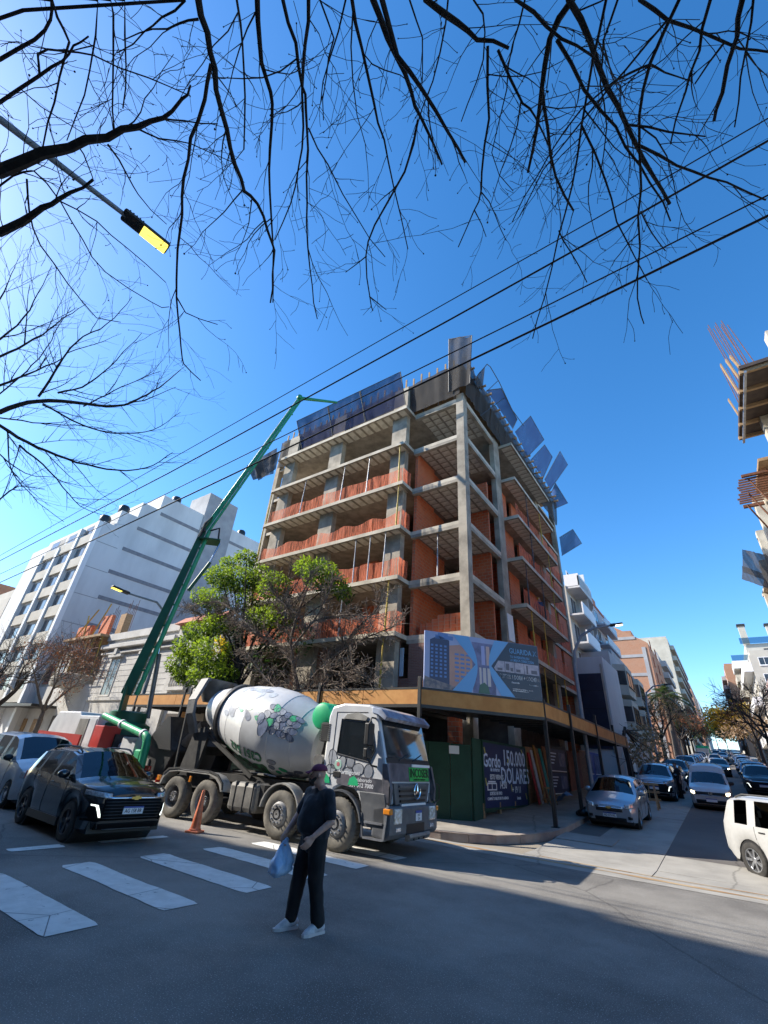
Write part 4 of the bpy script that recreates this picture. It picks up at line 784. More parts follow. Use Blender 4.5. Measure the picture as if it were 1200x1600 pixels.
# the side of the avenue behind the camera: tall blocks whose shade covers the near lanes
for k, (x0, x1, z, m, lab) in enumerate(((-78, -58, 23.0, beige_w, 'beige apartment block opposite the stepped white block'), (-57.6, -40, 23.6, off_white, 'white apartment block opposite the half built house'), (-39.6, -22, 25.4, cream_w, 'cream apartment block opposite the mixer truck'), (-21.6, -4, 22.5, grey_wall, 'grey apartment block opposite the unfinished block'), (-3.6, 12, 22.5, brick_far, 'brick apartment block opposite the side street'), (12.4, 40, 18, beige_w, 'beige apartment block east of the crossing'))):
    B = Bld('apartment_building', lab, (x0 + x1) / 2, -12, group='blocks along the near side of the avenue'); B.box('wall', x0, x1, -20, -5.6, .1, z, m); B.box('parapet', x0 + .3, x1 - .3, -19.5, -6.0, z, z + .9, m)
    nb = int((x1 - x0) / 4); rr_ = random.Random(k)
    for q in range(int((x1 - x0) / 2.2)): u = rr_.uniform(x0 + .5, x1 - 1.8); B.box('shade_edge_box', u, u + rr_.uniform(.5, 2.4), -6.4 - .02 * q, -5.75 - .02 * q, z + .003 * q, z + rr_.uniform(.15, 1.3), m)  # unseen boxes added along the roof edge to break up its cast shade
    for f in range(int((z - 3.5) / 3)):
        for j in range(nb):
            u = x0 + (x1 - x0) * (j + .5) / nb; w = MB().box(u - .8, u + .8, -5.62, -5.57, 4.2 + 3 * f, 5.8 + 3 * f); B.p('window', w, win_glass_dark)
        if f % 2 == 0: B.box('balcony', x0 + 1, x1 - 1, -5.6, -4.6, 3.7 + 3 * f, 3.86 + 3 * f, m)
    B.box('shop_front', x0 + 1, x1 - 1, -5.62, -5.57, .3, 3.0, win_glass_dark)
# ------------------------------------------------------------------ cars
def interp(tab, x):
    if x >= tab[0][0]: return tab[0][1]
    for (a, u), (c, w) in zip(tab[:-1], tab[1:]):
        if a >= x >= c: return u + (w - u) * (a - x) / (a - c) if a != c else w
    return tab[-1][1]
def paint(name, c, rough=.28, metal=.0, coat=.8):
    m = mat('paint ' + name, c, tuple(q * .92 for q in c), rough=rough, metal=metal, coat=coat, scale=9); return m
WHEEL = {}
def wheel_meshes(r, w, style, tyre, rimm):
    k = (r, w, style, tyre.name, rimm.name)
    if k in WHEEL: return WHEEL[k]
    M = Matrix.Rotation(rad(-90), 4, 'X')      # axis along +y
    R_ = r * .66; b = MB()
    b.lathe([(R_, -w / 2), (r * .9, -w / 2), (r * .97, -w * .42), (r, -w * .25), (r, w * .25), (r * .97, w * .42), (r * .9, w / 2), (R_, w / 2)], 26, M, cap=False)
    t_ = b.mesh('wheel', tyre, 40)
    b = MB(); h = w / 2
    b.lathe([(R_ + .004, -h), (R_ + .004, h * .96), (R_ * .93, h * .98), (R_ * .9, h * .72), (R_ * .9, -h * .2), (.02, -h * .2)], 24, M, cap=False)
    if style == 'steel':
        b.lathe([(R_ * .9, h * .3), (R_ * .62, h * .55), (R_ * .45, h * .5), (R_ * .3, h * .75), (.01, h * .78)], 20, M, cap=False)
    else:
        n = 5 if style == 'five' else 7
        b.lathe([(R_ * .26, h * .2), (R_ * .26, h * .8), (R_ * .18, h * .88), (.005, h * .88)], 14, M, cap=False)
        for i in range(n):
            for o in ((-.17, .17) if style == 'five' else (0,)):
                a = 2 * PI * i / n + o * .9; d = Vector((math.cos(a), 0, math.sin(a)))
                b.beam(d * R_ * .2 + Vector((0, h * .62, 0)), d * R_ * .95 + Vector((0, h * .68, 0)), R_ * (.16 if style == 'five' else .22), h * .3, up=(0, 1, 0))
    rr = b.mesh('rim', rimm, 40); WHEEL[k] = (t_, rr); return WHEEL[k]
alloy = mat('alloy rim', (.55, .56, .58), (.40, .41, .43), rough=.3, metal=.85, scale=8)
dark_alloy = mat('dark alloy rim', (.05, .05, .055), (.12, .12, .13), rough=.35, metal=.6, scale=8)
steel_cap = mat('silver wheel cover', (.62, .63, .64), rough=.4, metal=.3)
def put_wheel(root, x, y, r, w, style='five', tyre=None, rimm=None, flip=None):
    a, c = wheel_meshes(r, w, style, tyre or rubber, rimm or alloy)
    side = (y > 0) if flip is None else flip
    o = obj('wheel', a, root, loc=(x, y, r), rot=(0, 0, 0 if side else PI)); obj('rim', c, o); return o

def car(name, label, cat, S, loc, rz, pm, group=None, detail=2):
    """S: L, W, H, wheels xf/xr (from the nose, negative), r, top profile, belt line. x forwards, nose at 0; z up"""
    root = thing(name, label, cat, loc, rz, group); L_, hw = S['L'], S['W'] / 2; r = S['r']; ar = r + .055
    tops, belt = S['top'], S['belt']; sill = S.get('sill', .24); xs = set()
    x = 0.0
    while x > -L_: xs.add(round(x, 3)); x -= .09 if detail > 1 else .16
    for p in tops: xs.add(round(p[0], 3))
    for q in S['marks'].values(): xs.add(round(q, 3))
    for wx in (S['xf'], S['xr']):
        e = math.sqrt(max(0, ar * ar - (sill - r) ** 2))
        for i in range(13): xs.add(round(wx + e * math.cos(PI * i / 12), 3))
    xs.add(-L_); xs = sorted(xs, reverse=True); xs = [q for i, q in enumerate(xs) if i == 0 or xs[i - 1] - q > .006]
    mk = S['marks']; taper = S.get('taper', .30); tf = S.get('tf', .10); trr = S.get('tr', .08)
    rings = []
    def half(x):
        k = hw
        if x > -taper: k -= tf * ((x + taper) / taper) ** 2
        if x < -L_ + taper: k -= trr * ((-L_ + taper - x) / taper) ** 2
        return k
    for x in xs:
        w = half(x); zt = interp(tops, x); zb = min(interp(belt, x), zt - .035); zs = sill
        if x > -.25: zs = sill + .03 * (x + .25) / .25
        if x < -L_ + .25: zs = sill + .14 * (-L_ + .25 - x) / .25
        for wx in (S['xf'], S['xr']):
            d = abs(x - wx)
            if d < ar: zs = max(zs, r + math.sqrt(ar * ar - d * d))
        h = zt - zb; k = 1 if h > .2 else h / .2
        wt = w - S.get('tumble', .42) * h - .03 * (1 - k) - .012
        zs = min(zs, zb - .05); m1 = zs + (zb - zs) * .30; m2 = zs + (zb - zs) * .72
        cr = .05 if k > .9 else .045
        rings.append([(w - .05, zs), (w - .005, m1), (w, m2), (w - .022, zb), (wt + .015, zt - .07 * k - .015 * (1 - k)), (wt - .10 * k - .04 * (1 - k), zt - .012), (wt * .5, zt + cr * .72), (0, zt + cr)])
    NR = len(rings[0]); nx = len(xs)
    bb_ = MB(); gl = {'windshield': MB(), 'rear_window': MB()}; sw = {}
    bz, bk = S.get('bz', .56), S.get('bk', .13)
    def bow(x, z): return -bk * ((z - bz) / .42) ** 2 * max(0, (x + .7) / .7) - .10 * max(0, 1 - (x + L_) / .4) * 0
    def V(i, j, s): y, z = rings[i][j]; return (xs[i] + bow(xs[i], z), s * y, z)
    def face(b, i, j, s, push=0.0):
        q = [V(i, j, s), V(i + 1, j, s), V(i + 1, j + 1, s), V(i, j + 1, s)]
        if s < 0: q = q[::-1]
        b.add(q, [(0, 1, 2, 3)])
    eps = 1e-4
    def inside(i, a, c): return xs[i] <= mk[a] + eps and xs[i + 1] >= mk[c] - eps
    for i in range(nx - 1):
        for j in range(NR - 1):
            for s in (1, -1):
                tgt = bb_
                if j >= 5 and inside(i, 'ws0', 'ws1'): tgt = gl['windshield']
                elif j >= 5 and 'rw0' in mk and inside(i, 'rw0', 'rw1'): tgt = gl['rear_window']
                elif j == 3:
                    for nm, (a, c) in S['win'].items():
                        if xs[i] <= a + eps and xs[i + 1] >= c - eps: tgt = sw.setdefault((nm, s), MB())
                face(tgt, i, j, s)
    for i, rev in ((0, False), (nx - 1, True)):
        pts = [V(i, j, 1) for j in range(NR)] + [V(i, j, -1) for j in range(NR - 1)][::-1]
        bb_.add(pts, [tuple(range(len(pts)))[::-1] if not rev else tuple(range(len(pts)))])
    import bmesh
    def weld(b, nm, m, par, sm=38, solid=0):
        me = b.mesh(nm, m); bm = bmesh.new(); bm.from_mesh(me); bmesh.ops.remove_doubles(bm, verts=bm.verts, dist=.0008); bmesh.ops.recalc_face_normals(bm, faces=bm.faces) if nm == 'body' else None
        bm.to_mesh(me); bm.free(); me.polygons.foreach_set('use_smooth', [True] * len(me.polygons)); me.set_sharp_from_angle(angle=rad(sm)); return obj(nm, me, par)
    body = weld(bb_, 'body', pm, root)
    for nm, b in gl.items():
        if b.v: weld(b, nm, car_glass, root)
    for (nm, s), b in sw.items(): weld(b, 'side_window', car_glass, root)
    # dark floor, arches and cabin
    b = MB().box(-L_ + .12, -.14, -hw + .16, hw - .16, sill - .06, .62)
    for wx in (S['xf'], S['xr']): b.lathe([(ar + .004, -hw + .07), (ar + .004, hw - .07)], 20, Matrix.Translation((wx, 0, r)) @ Matrix.Rotation(rad(-90), 4, 'X'), cap=True)
    b.build('underbody', plastic_black, root)
    if detail > 1:
        c = mk['ws1'] - .25; b = MB()
        for xo in (0, -.85):
            for s in (-1, 1): b.box(c + xo - .55, c + xo, s * .36 - .23, s * .36 + .23, .45, .72).box(c + xo - .62, c + xo - .48, s * .36 - .22, s * .36 + .22, .7, 1.22).box(c + xo - .6, c + xo - .5, s * .36 - .11, s * .36 + .11, 1.2, 1.36)
        b.build('seats', mat('seat cloth', (.05, .05, .055), rough=.9), root, kind='stuff')
    # skirts and bumper blades in black, door seams
    if S.get('clad'):
        for s in (-1, 1): MB().box(S['xr'] + ar + .02, S['xf'] - ar - .02, s * (hw - .03) - .022, s * (hw - .03) + .022, sill - .05, sill + .09).build('sill_cladding', plastic_black, root)
    tabs = {}
    for i in range(nx): tabs[xs[i]] = rings[i]
    def side_at(x, z):
        i = min(range(nx), key=lambda q: abs(xs[q] - x)); rg = rings[i]
        for (y0, z0), (y1, z1) in zip(rg[:-1], rg[1:]):
            if z0 <= z <= z1: return y0 + (y1 - y0) * (z - z0) / max(1e-6, z1 - z0)
        return rg[0][0]
    if detail > 1:
        for xd in S['doors']:
            for s in (-1, 1):
                zt_ = interp(belt, xd); pts = [(xd, s * (side_at(xd, z) + .0015), z) for z in [sill + .08 + (zt_ - .01 - sill - .08) * q / 8 for q in range(9)]]
                MB().tube(pts, .006, 4).build('door_seam', ink, root)
        for xd in S['handles']:
            for s in (-1, 1):
                z = interp(belt, xd) - .11; y = side_at(xd, z); MB().box(xd - .09, xd + .09, s * y - .014, s * y + .014, z - .015, z + .015).build('door_handle', S.get('handle_m', pm), root, bevel=.006)
    # wheels
    for wx in (S['xf'], S['xr']):
        for s in (-1, 1): put_wheel(root, wx, s * (hw - .125), r, .21, S.get('rim', 'five'), None, S.get('rimm', alloy))
    # mirrors
    for s in (-1, 1):
        mxp = mk['ws0'] - .42; zb = interp(belt, mxp); y = s * (side_at(mxp, zb) + .09)
        m_ = MB().ball((mxp, y, zb + .10), (.075, .125, .085), 10, 6).build('mirror', S.get('mirror_m', pm), root, smooth=60)
        MB().beam((mxp, y, zb + .04), (mxp, y - s * .12, zb - .01), .05, .03).build('mirror_arm', plastic_black, m_)
    # nose: grille, lamps, plate
    N_ = S['nose']
    def curve_plate(name, m, y0, y1, z0, z1, out, n=8, par=None, th=.05, drop=0.0, slant=0.0):
        b = MB(); nz_ = 4 if z1 - z0 > .06 else 1
        def fn(u, v):
            z = z0 + (z1 - z0) * v; y = y0 + (y1 - y0) * u + slant * (v - .5); xx = -taper + taper * math.sqrt(min(1.0, max(0.0, (hw - .014 - abs(y)) / tf)))
            z += drop * u; xx = min(xx, 0) + out + .006; return (xx + bow(xx, z), y, z)
        b.grid(fn, n, nz_); o = b.build(name, m, par or root, smooth=40); q = o.modifiers.new('t', 'SOLIDIFY'); q.thickness = th; q.offset = 1 if y1 < y0 else -1; return o
    for nm, m, y0, y1, z0, z1, o_ in N_: curve_plate(nm, m, y0, y1, z0, z1, o_)
    for s in (-1, 1):
        for nm, m, y0, y1, z0, z1, o_, dr, *sl in S['lamps']: curve_plate(nm, m, s * y0, s * y1, z0, z1, o_, 6, drop=dr, slant=s * sl[0] if sl else 0)
    def plate(x, z, face_, txt):
        B = MB().box(x - .008, x + .008, -.21, .21, z - .065, z + .065).build('number_plate', plate_white, root)
        MB().box(x - .009, x + .0095, -.21, .21, z + .038, z + .0651).build('plate_band', plate_blue, B)
        if txt: text('plate_lettering', txt, .095, ink, B, (x + face_ * .0095, 0, z - .012), basis((0, face_, 0), (0, 0, 1)), sx=.8, bold=.001, extrude=.001)
    if detail > 0:
        plate(S.get('plx', .015), S['plz'], 1, S.get('plt')); 
        plate(-L_ - .008, .62, -1, None)
    # tail lamps
    for s in (-1, 1):
        zt = interp(belt, -L_ + .05); z0 = S.get('tz', zt - .22); y = half(-L_ + .02)
        MB().box(-L_ - .012, -L_ + S.get('tw', .22), s * (y - .16), s * (y + (.012 if S.get('tw', 1) > .1 else -.05)), z0, z0 + .2).build('tail_lamp', red_lens, root, bevel=.02)
    if S.get('rails'):
        for s in (-1, 1):
            x0, x1 = S['rails']; pts = [(x0 + (x1 - x0) * q / 8, s * (S['W'] / 2 - S.get('tumble', .42) * .5 - .10), interp(tops, x0 + (x1 - x0) * q / 8) + (.05 if 0 < q < 8 else .0)) for q in range(9)]
            MB().tube(pts, .02, 6).build('roof_rail', S.get('rail_m', dark_steel), root)
    MB().tube([(mk['ws0'] - .3, -.5, interp(tops, mk['ws0'] - .02) + .045), (mk['ws0'] - .2, .1, interp(tops, mk['ws0'] - .02) + .09)], .011, 4).build('wiper', ink, root)
    return root
# ---- body plans
SUV = dict(L=4.27, W=1.79, H=1.63, r=.345, xf=-.88, xr=-3.45, sill=.27, taper=.62, tf=.24, tr=.10, clad=True, tumble=.40,
    top=[(0, .83), (-.05, .93), (-.18, .985), (-.9, 1.05), (-1.12, 1.085), (-1.85, 1.54), (-2.2, 1.60), (-3.1, 1.60), (-3.7, 1.545), (-4.1, 1.1), (-4.22, .95), (-4.27, .7)],
    belt=[(0, .80), (-.2, .92), (-1.1, 1.01), (-2.6, 1.06), (-3.6, 1.13), (-4.27, 1.05)],
    marks=dict(ws0=-1.12, ws1=-1.85, rw0=-3.72, rw1=-4.08), win=dict(f=(-1.55, -2.36), r=(-2.43, -3.25), q=(-3.32, -3.62)), doors=(-1.38, -2.4, -3.3), handles=(-2.2, -3.08), rails=(-1.9, -3.6))
grille_black = mat('grille black', (.006, .006, .007), rough=.75, spec=.15); drl = mat('day lamp', (.85, .92, .85), rough=.3, emis=1.2)
SUV['nose'] = [('grille', grille_black, -.60, .60, .43, .79, .008), ('lower_intake', grille_black, -.66, .66, .285, .38, .008), ('grille_bar', chrome, -.56, .56, .795, .825, .018), ('bumper_blade', dark_steel, -.50, .50, .265, .285, .02)] + [('grille_slat', plastic_black, -.58, .58, .46 + .055 * k, .478 + .055 * k, .016) for k in range(6)]
SUV['lamps'] = [('headlight', lens_m, .48, .86, .80, .885, .012, .045), ('headlight_brow', plastic_black, .46, .87, .885, .90, .014, .045), ('fog_housing', grille_black, .61, .84, .42, .72, .010, .0), ('day_lamp', drl, .655, .69, .49, .68, .018, .0, .07), ('day_lamp', drl, .69, .78, .665, .69, .018, .01)]
SUV.update(plz=.60, plx=.03, plt='AG 158 BR', rimm=dark_alloy)
HATCH = dict(L=3.95, W=1.70, H=1.48, r=.305, xf=-.80, xr=-3.33, sill=.22, taper=.5, tf=.18, tr=.12, tumble=.42,
    top=[(0, .66), (-.04, .76), (-.2, .83), (-.85, .965), (-1.0, 1.0), (-1.8, 1.40), (-2.2, 1.465), (-2.9, 1.45), (-3.5, 1.38), (-3.85, .98), (-3.92, .85), (-3.95, .62)],
    belt=[(0, .63), (-.2, .78), (-1.0, .92), (-2.5, .98), (-3.4, 1.05), (-3.95, .95)],
    marks=dict(ws0=-1.0, ws1=-1.8, rw0=-3.52, rw1=-3.84), win=dict(f=(-1.45, -2.2), r=(-2.27, -3.05), q=(-3.12, -3.35)), doors=(-1.3, -2.24, -3.15), handles=(-2.05, -2.95))
HATCH['nose'] = [('grille', plastic_black, -.42, .42, .52, .66, .012), ('grille_bar', chrome, -.44, .44, .615, .645, .022), ('lower_intake', ink, -.50, .50, .25, .34, .012), ('grille_rim', chrome, -.44, .44, .66, .675, .02)]
HATCH['lamps'] = [('headlight', lens_m, .50, .80, .60, .74, .014, .06), ('fog_lamp', ink, .56, .70, .32, .40, .012, 0)]
HATCH.update(plz=.42, plx=.02, plt='AD 573 HL', rimm=alloy)
PICK = dict(HATCH); PICK.update(L=4.3, W=1.66, top=[(0, .70), (-.04, .80), (-.2, .88), (-.85, .99), (-1.0, 1.02), (-1.7, 1.44), (-1.95, 1.50), (-2.05, 1.70), (-2.4, 1.78), (-4.1, 1.78), (-4.25, 1.70), (-4.3, .7)],
    belt=[(0, .66), (-.2, .82), (-1.0, .96), (-2.5, 1.0), (-4.3, 1.02)], xr=-3.45, marks=dict(ws0=-1.0, ws1=-1.7), win=dict(f=(-1.4, -1.9), r=(-2.3, -3.9)), doors=(-1.3, -2.0), handles=(-1.85,), tumble=.20, plt=None)
PICK['nose'] = [('grille', ink, -.62, .62, .62, .74, .014), ('lower_intake', ink, -.60, .60, .27, .42, .014), ('grille_bar', chrome, -.5, .5, .60, .615, .02)]
PICK['lamps'] = [('headlight', mat('lit headlamp', (1.0, .85, .55), rough=.3, emis=6.0), .60, .76, .64, .73, .016, .02)]
VAN = dict(L=4.35, W=1.75, H=1.82, r=.31, xf=-.82, xr=-3.55, sill=.23, taper=.5, tf=.16, tr=.05, tumble=.22,
    top=[(0, .72), (-.05, .86), (-.25, .98), (-.75, 1.12), (-.95, 1.17), (-1.75, 1.72), (-2.1, 1.80), (-3.9, 1.82), (-4.28, 1.74), (-4.33, 1.3), (-4.35, .7)],
    belt=[(0, .68), (-.3, .92), (-1.0, 1.08), (-4.35, 1.12)], marks=dict(ws0=-.95, ws1=-1.75), win=dict(f=(-1.4, -2.25), r=(-2.35, -3.3)), doors=(-1.3, -2.3), handles=(-2.1,))
VAN['nose'] = [('grille', ink, -.5, .5, .58, .70, .012), ('lower_intake', ink, -.6, .6, .26, .42, .012)]; VAN['lamps'] = [('headlight', lens_m, .52, .82, .70, .86, .012, .05)]
VAN.update(plz=.48, plx=.02, rim='steel', rimm=steel_cap, plt=None)
DUST = dict(SUV); DUST.update(L=4.31, W=1.82, r=.35, xf=-.82, xr=-3.49, sill=.30, taper=.5, tf=.14, tr=.12, tumble=.30,
    top=[(0, .85), (-.05, .98), (-.25, 1.05), (-.95, 1.12), (-1.1, 1.15), (-1.75, 1.56), (-2.1, 1.63), (-3.6, 1.63), (-4.0, 1.585), (-4.20, 1.15), (-4.29, 1.0), (-4.31, .6)],
    belt=[(0, .82), (-.3, .96), (-1.1, 1.02), (-3.0, 1.04), (-4.31, 1.06)], marks=dict(ws0=-1.1, ws1=-1.75, rw0=-4.02, rw1=-4.18), win=dict(f=(-1.5, -2.3), r=(-2.40, -3.18), q=(-3.34, -3.80)), doors=(-1.35, -2.36, -3.2), handles=(-2.15, -3.0), rails=(-1.9, -3.8), plt=None, rim='seven', rimm=alloy, clad=True, rail_m=dark_steel, tw=.04)
black_p = paint('black', (.010, .013, .016), .2); silver_p = paint('silver', (.42, .46, .52), .3, .55); white_p = paint('white', (.58, .585, .59), .35); grey_p = paint('grey', (.16, .17, .19), .3, .5)
blue_p = paint('steel blue', (.10, .15, .24), .3, .5); dark_p = paint('charcoal', (.035, .04, .045), .3, .4); red_p = paint('red', (.40, .03, .03), .3); beige_p = paint('champagne', (.45, .42, .36), .3, .4)
SUV['mirror_m'] = black_p; DUST['mirror_m'] = plastic_black; PICK['mirror_m'] = plastic_black; VAN['mirror_m'] = plastic_black; DUST['handle_m'] = plastic_black
def cloc(x, y): return (x, y, T(y))
def tilt(o, s=SLOPE):                # sits on the sloping side street
    o.rotation_mode = 'XYZ'; return o
tr_ = car('compact_suv', 'glossy black compact SUV with chrome grille bar waiting at the stop line', 'car', SUV, (-10.5, 6.12, 0), rad(-2.5), black_p)
# emblem and hood
em = MB().prism([(-.085, -.012), (-.03, -.03), (-.02, -.012)][::-1], -.01, .0, 'x') if False else MB()
def bowtie(root, x, z, s=1.0):
    b = MB(); P = [(-.10, .02), (-.045, .02), (-.04, .036), (.05, .036), (.045, .02), (.10, .02), (.09, -.02), (.04, -.02), (.035, -.036), (-.05, -.036), (-.045, -.02), (-.11, -.02)]
    b.prism([(u * s, w * s + z) for u, w in P], x - .01, x, 'x'); b.build('emblem', mat('gold emblem', (.55, .40, .12), rough=.3, metal=.7), root)
bowtie(tr_, .05, .815)
vn = car('delivery_van', 'white panel van queuing directly behind the black SUV', 'van', VAN, (-16.0, 6.75, 0), rad(-2), white_p)
car('hatchback_car', 'silver hatchback in the lane beside the black SUV', 'car', dict(HATCH, plt=None), (-11.25, 3.15, 0), 0, silver_p)
on = car('hatchback_car', 'silver hatchback with chrome framed grille parked by the side street kerb', 'car', HATCH, (-3.85, 19.65, T(19.65)), rad(-90), silver_p)
bowtie(on, .035, .63, .9)
du = car('compact_suv', 'dusty white SUV with black roof rails turning out of the side street', 'car', DUST, (2.85, 13.75, .012), rad(-50), paint('dusty white', (.42, .42, .41), .45, coat=.4))
sv = car('pickup_car', 'white pickup with grey cargo canopy and lit headlights coming down the side street', 'car', PICK, (-1.08, 28.3, T(28.3)), rad(-90), white_p)
b = MB().lathe([(.075, 0), (.075, .012), (.06, .014), (.06, .0)], 20, Matrix.Translation((.03, 0, .68)) @ Matrix.Rotation(rad(90), 4, 'Y'), cap=False); b.beam((.035, -.04, .72), (.035, 0, .64), .01, .01).beam((.035, .04, .72), (.035, 0, .64), .01, .01).build('emblem', chrome, sv)
for o in (on, sv): o.rotation_euler[1] = math.atan(SLOPE)
# parked and moving cars further up the hill
def up(S, lab, x, y, pm, rz=-90, nm='parked_car', group='cars parked along the side street', det=1):
    o = car(nm, lab, 'car', dict(S, plt=None), (x, y, T(y)), rad(rz), pm, group, det); o.rotation_euler[1] = math.atan(SLOPE) * (1 if rz < 0 else -1); return o
up(dict(SUV, rimm=alloy), 'silver SUV parked behind the wooden barrier on the side street', -3.55, 30.2, silver_p, det=2)
up(HATCH, 'white hatchback beside the standing person in black on the side street', -3.45, 35.3, white_p, det=2)
up(SUV, 'charcoal SUV parked uphill behind the white hatchback', -3.4, 41.0, dark_p)
up(DUST, 'white SUV parked uphill behind the charcoal SUV', -3.5, 55, white_p)
up(HATCH, 'grey hatchback parked uphill behind the white SUV', -3.5, 61, grey_p)
up(HATCH, 'dark blue hatchback parked uphill behind the grey hatchback', -3.5, 67, blue_p)
up(dict(HATCH, lamps=PICK['lamps']), 'charcoal hatchback with lit headlights driving down the side street', -.9, 58, dark_p, nm='moving_car', group='cars driving down the side street')
up(SUV, 'dark SUV parked at the eastern kerb nearest the corner', 1.35, 38.2, dark_p, det=2)
# ------------------------------------------------------------------ concrete mixer truck (x forwards, front bumper at 0)
mx_ = thing('mixer_truck', 'white and grey concrete mixer truck with a stone painted drum and green water tank', 'truck', (-6.42, 10.72, 0), rad(3.6))
def P_(name, b, m, par=None, smooth=None, bevel=0): return b.build(name, m, par or mx_, smooth=smooth, bevel=bevel)
cab_white = mat('cab white paint', (.70, .71, .72), (.62, .63, .65), rough=.3, coat=.6, scale=2)
cab_grey = mat('cab grey plastic', (.085, .09, .10), (.13, .135, .14), rough=.5, scale=3)
cab_dark = mat('cab dark print', (.05, .055, .07), (.16, .15, .17), rough=.4, scale=2.2, coat=.4)
mudguard = mat('dusty mudguard', (.20, .195, .185), (.36, .35, .32), rough=.8, scale=2.5)
chassis_m = mat('chassis black', (.02, .02, .021), (.05, .048, .045), rough=.7, scale=3)
green_p = mat('mixer green', (.02, .42, .17), (.03, .50, .22), rough=.4, coat=.4, scale=2)
# chassis
for s in (-1, 1): P_('frame_rail', MB().box(-8.35, -.7, s * .42 - .04, s * .42 + .04, .72, 1.0), chassis_m)
P_('subframe', MB().box(-8.2, -2.1, -.5, .5, 1.0, 1.18), chassis_m)
WX = (-1.35, -3.12, -5.95, -7.30); TR = .52
def truck_wheel(x, s, rear):
    M = Matrix.Rotation(rad(-90), 4, 'X'); w = .30
    b = MB().lathe([(.29, -w / 2), (.42, -w / 2), (.49, -w * .45), (TR, -w * .33), (TR, w * .33), (.49, w * .45), (.42, w / 2 + .012), (.345, w / 2 + .015), (.29, w / 2)], 34, M, cap=False)
    for k in range(34):
        a = 2 * PI * k / 34; d = Vector((math.cos(a), 0, math.sin(a))); b.obox(d * (TR + .001), (.02, w * .62, .05), Matrix.Rotation(-a, 3, 'Y'))
    o = P_('wheel', b, dusty_rubber, smooth=35); o.location = (x, s * (1.25 - w / 2 - .01), TR); o.rotation_euler = (0, 0, 0 if s > 0 else PI)
    if rear: pr = [(.30, -.15), (.30, .13), (.285, .15), (.27, .12), (.265, -.02), (.13, -.03), (.125, .09), (.09, .11), (.02, .11)]
    else: pr = [(.30, -.15), (.30, .13), (.285, .15), (.27, .13), (.24, .16), (.215, .19), (.13, .195), (.125, .15), (.085, .15), (.08, .21), (.02, .21)]
    r_ = P_('rim', MB().lathe(pr, 28, M, cap=False), mat('truck rim', (.30, .30, .30), (.17, .165, .16), rough=.6, metal=.4, scale=6), o, smooth=35)
    b = MB()
    for k in range(10):
        a = 2 * PI * k / 10; rr_ = .105 if rear else .175; b.lathe([(.02, 0), (.02, .035), (.012, .045)], 6, Matrix.Translation((rr_ * math.cos(a), .10 if rear else .19, rr_ * math.sin(a))) @ M)
    b.build('wheel_nuts', steel, o, kind='stuff')
for i, x in enumerate(WX):
    for s in (-1, 1): truck_wheel(x, s, i > 1)
    P_('axle', MB().tube([(x, -1.0, TR), (x, 1.0, TR)], .09, 8), chassis_m)
# mudguards
def guard(x, r, a0, a1, y0, y1, m, nm='mudguard', extra=None, parent=None):
    pts = [(x + r * math.cos(rad(a)), TR + r * math.sin(rad(a))) for a in [a0 + (a1 - a0) * i / 12 for i in range(13)]]
    inn = [(x + (r - .035) * math.cos(rad(a)), TR + (r - .035) * math.sin(rad(a))) for a in [a1 + (a0 - a1) * i / 12 for i in range(13)]]
    return P_(nm, MB().prism(pts + inn, y0, y1, 'y'), m, parent, smooth=30)
for s in (-1, 1):
    y0, y1 = sorted((s * .92, s * 1.27)); guard(WX[1], .66, 12, 172, y0, y1, mudguard)
    # tandem guard: one long cover over both rear wheels
    o = [(-8.02, .78), (-7.95, 1.0), (-7.72, 1.16), (-7.3, 1.205), (-5.9, 1.205), (-5.55, 1.14), (-5.33, .98), (-5.24, .80), (-5.30, .80), (-5.40, .95), (-5.6, 1.08), (-5.9, 1.155), (-7.3, 1.155), (-7.68, 1.11), (-7.88, .97), (-7.96, .78)]
    P_('mudguard', MB().prism(o, y0, y1, 'y'), mudguard, smooth=30)
    P_('mudguard_lip', MB().prism([(-7.9, 1.03), (-7.7, 1.175), (-7.3, 1.215), (-5.9, 1.215), (-5.55, 1.15), (-5.3, .97), (-5.26, .84), (-5.23, .84), (-5.27, 1.0), (-5.52, 1.19), (-5.88, 1.255), (-7.32, 1.255), (-7.74, 1.215), (-7.95, 1.05)], s * 1.24, s * 1.285, 'y'), chassis_m)
    P_('marker_lamp', MB().box(-6.66, -6.58, s * 1.27, s * 1.31, .92, 1.07), amber, bevel=.01); P_('marker_lamp', MB().box(-2.35, -2.27, s * 1.22, s * 1.27, .84, 1.0), amber, bevel=.01)
    P_('marker_lamp', MB().box(-8.2, -8.08, s * 1.2, s * 1.27, .86, 1.0), amber, bevel=.01)
# fuel tank and catwalk, side boxes
tank_m = mat('dusty tank steel', (.15, .145, .135), (.24, .23, .21), rough=.6, scale=3, metal=.3)
for s in (-1, 1):
    t_ = P_('fuel_tank', MB().box(-5.05, -4.0, min(s * .62, s * 1.2), max(s * .62, s * 1.2), .42, 1.08), tank_m, bevel=.10)
    for x in (-4.8, -4.45, -4.15): MB().box(x - .03, x + .03, min(s * .6, s * 1.215), max(s * .6, s * 1.215), .405, 1.095).build('tank_strap', chassis_m, t_, bevel=.1)
    MB().lathe([(.06, 0), (.06, .05), (.03, .06)], 12, Matrix.Translation((-4.3, s * .9, 1.08))).build('filler_cap', chassis_m, t_)
    P_('side_box', MB().box(-2.45, -2.02, min(s * .8, s * 1.22), max(s * .8, s * 1.22), .72, 1.02), tank_m, bevel=.03)
    P_('side_rail', MB().box(-4.0, -3.85, min(s * .62, s * 1.1), max(s * .62, s * 1.1), .6, 1.05), chassis_m)
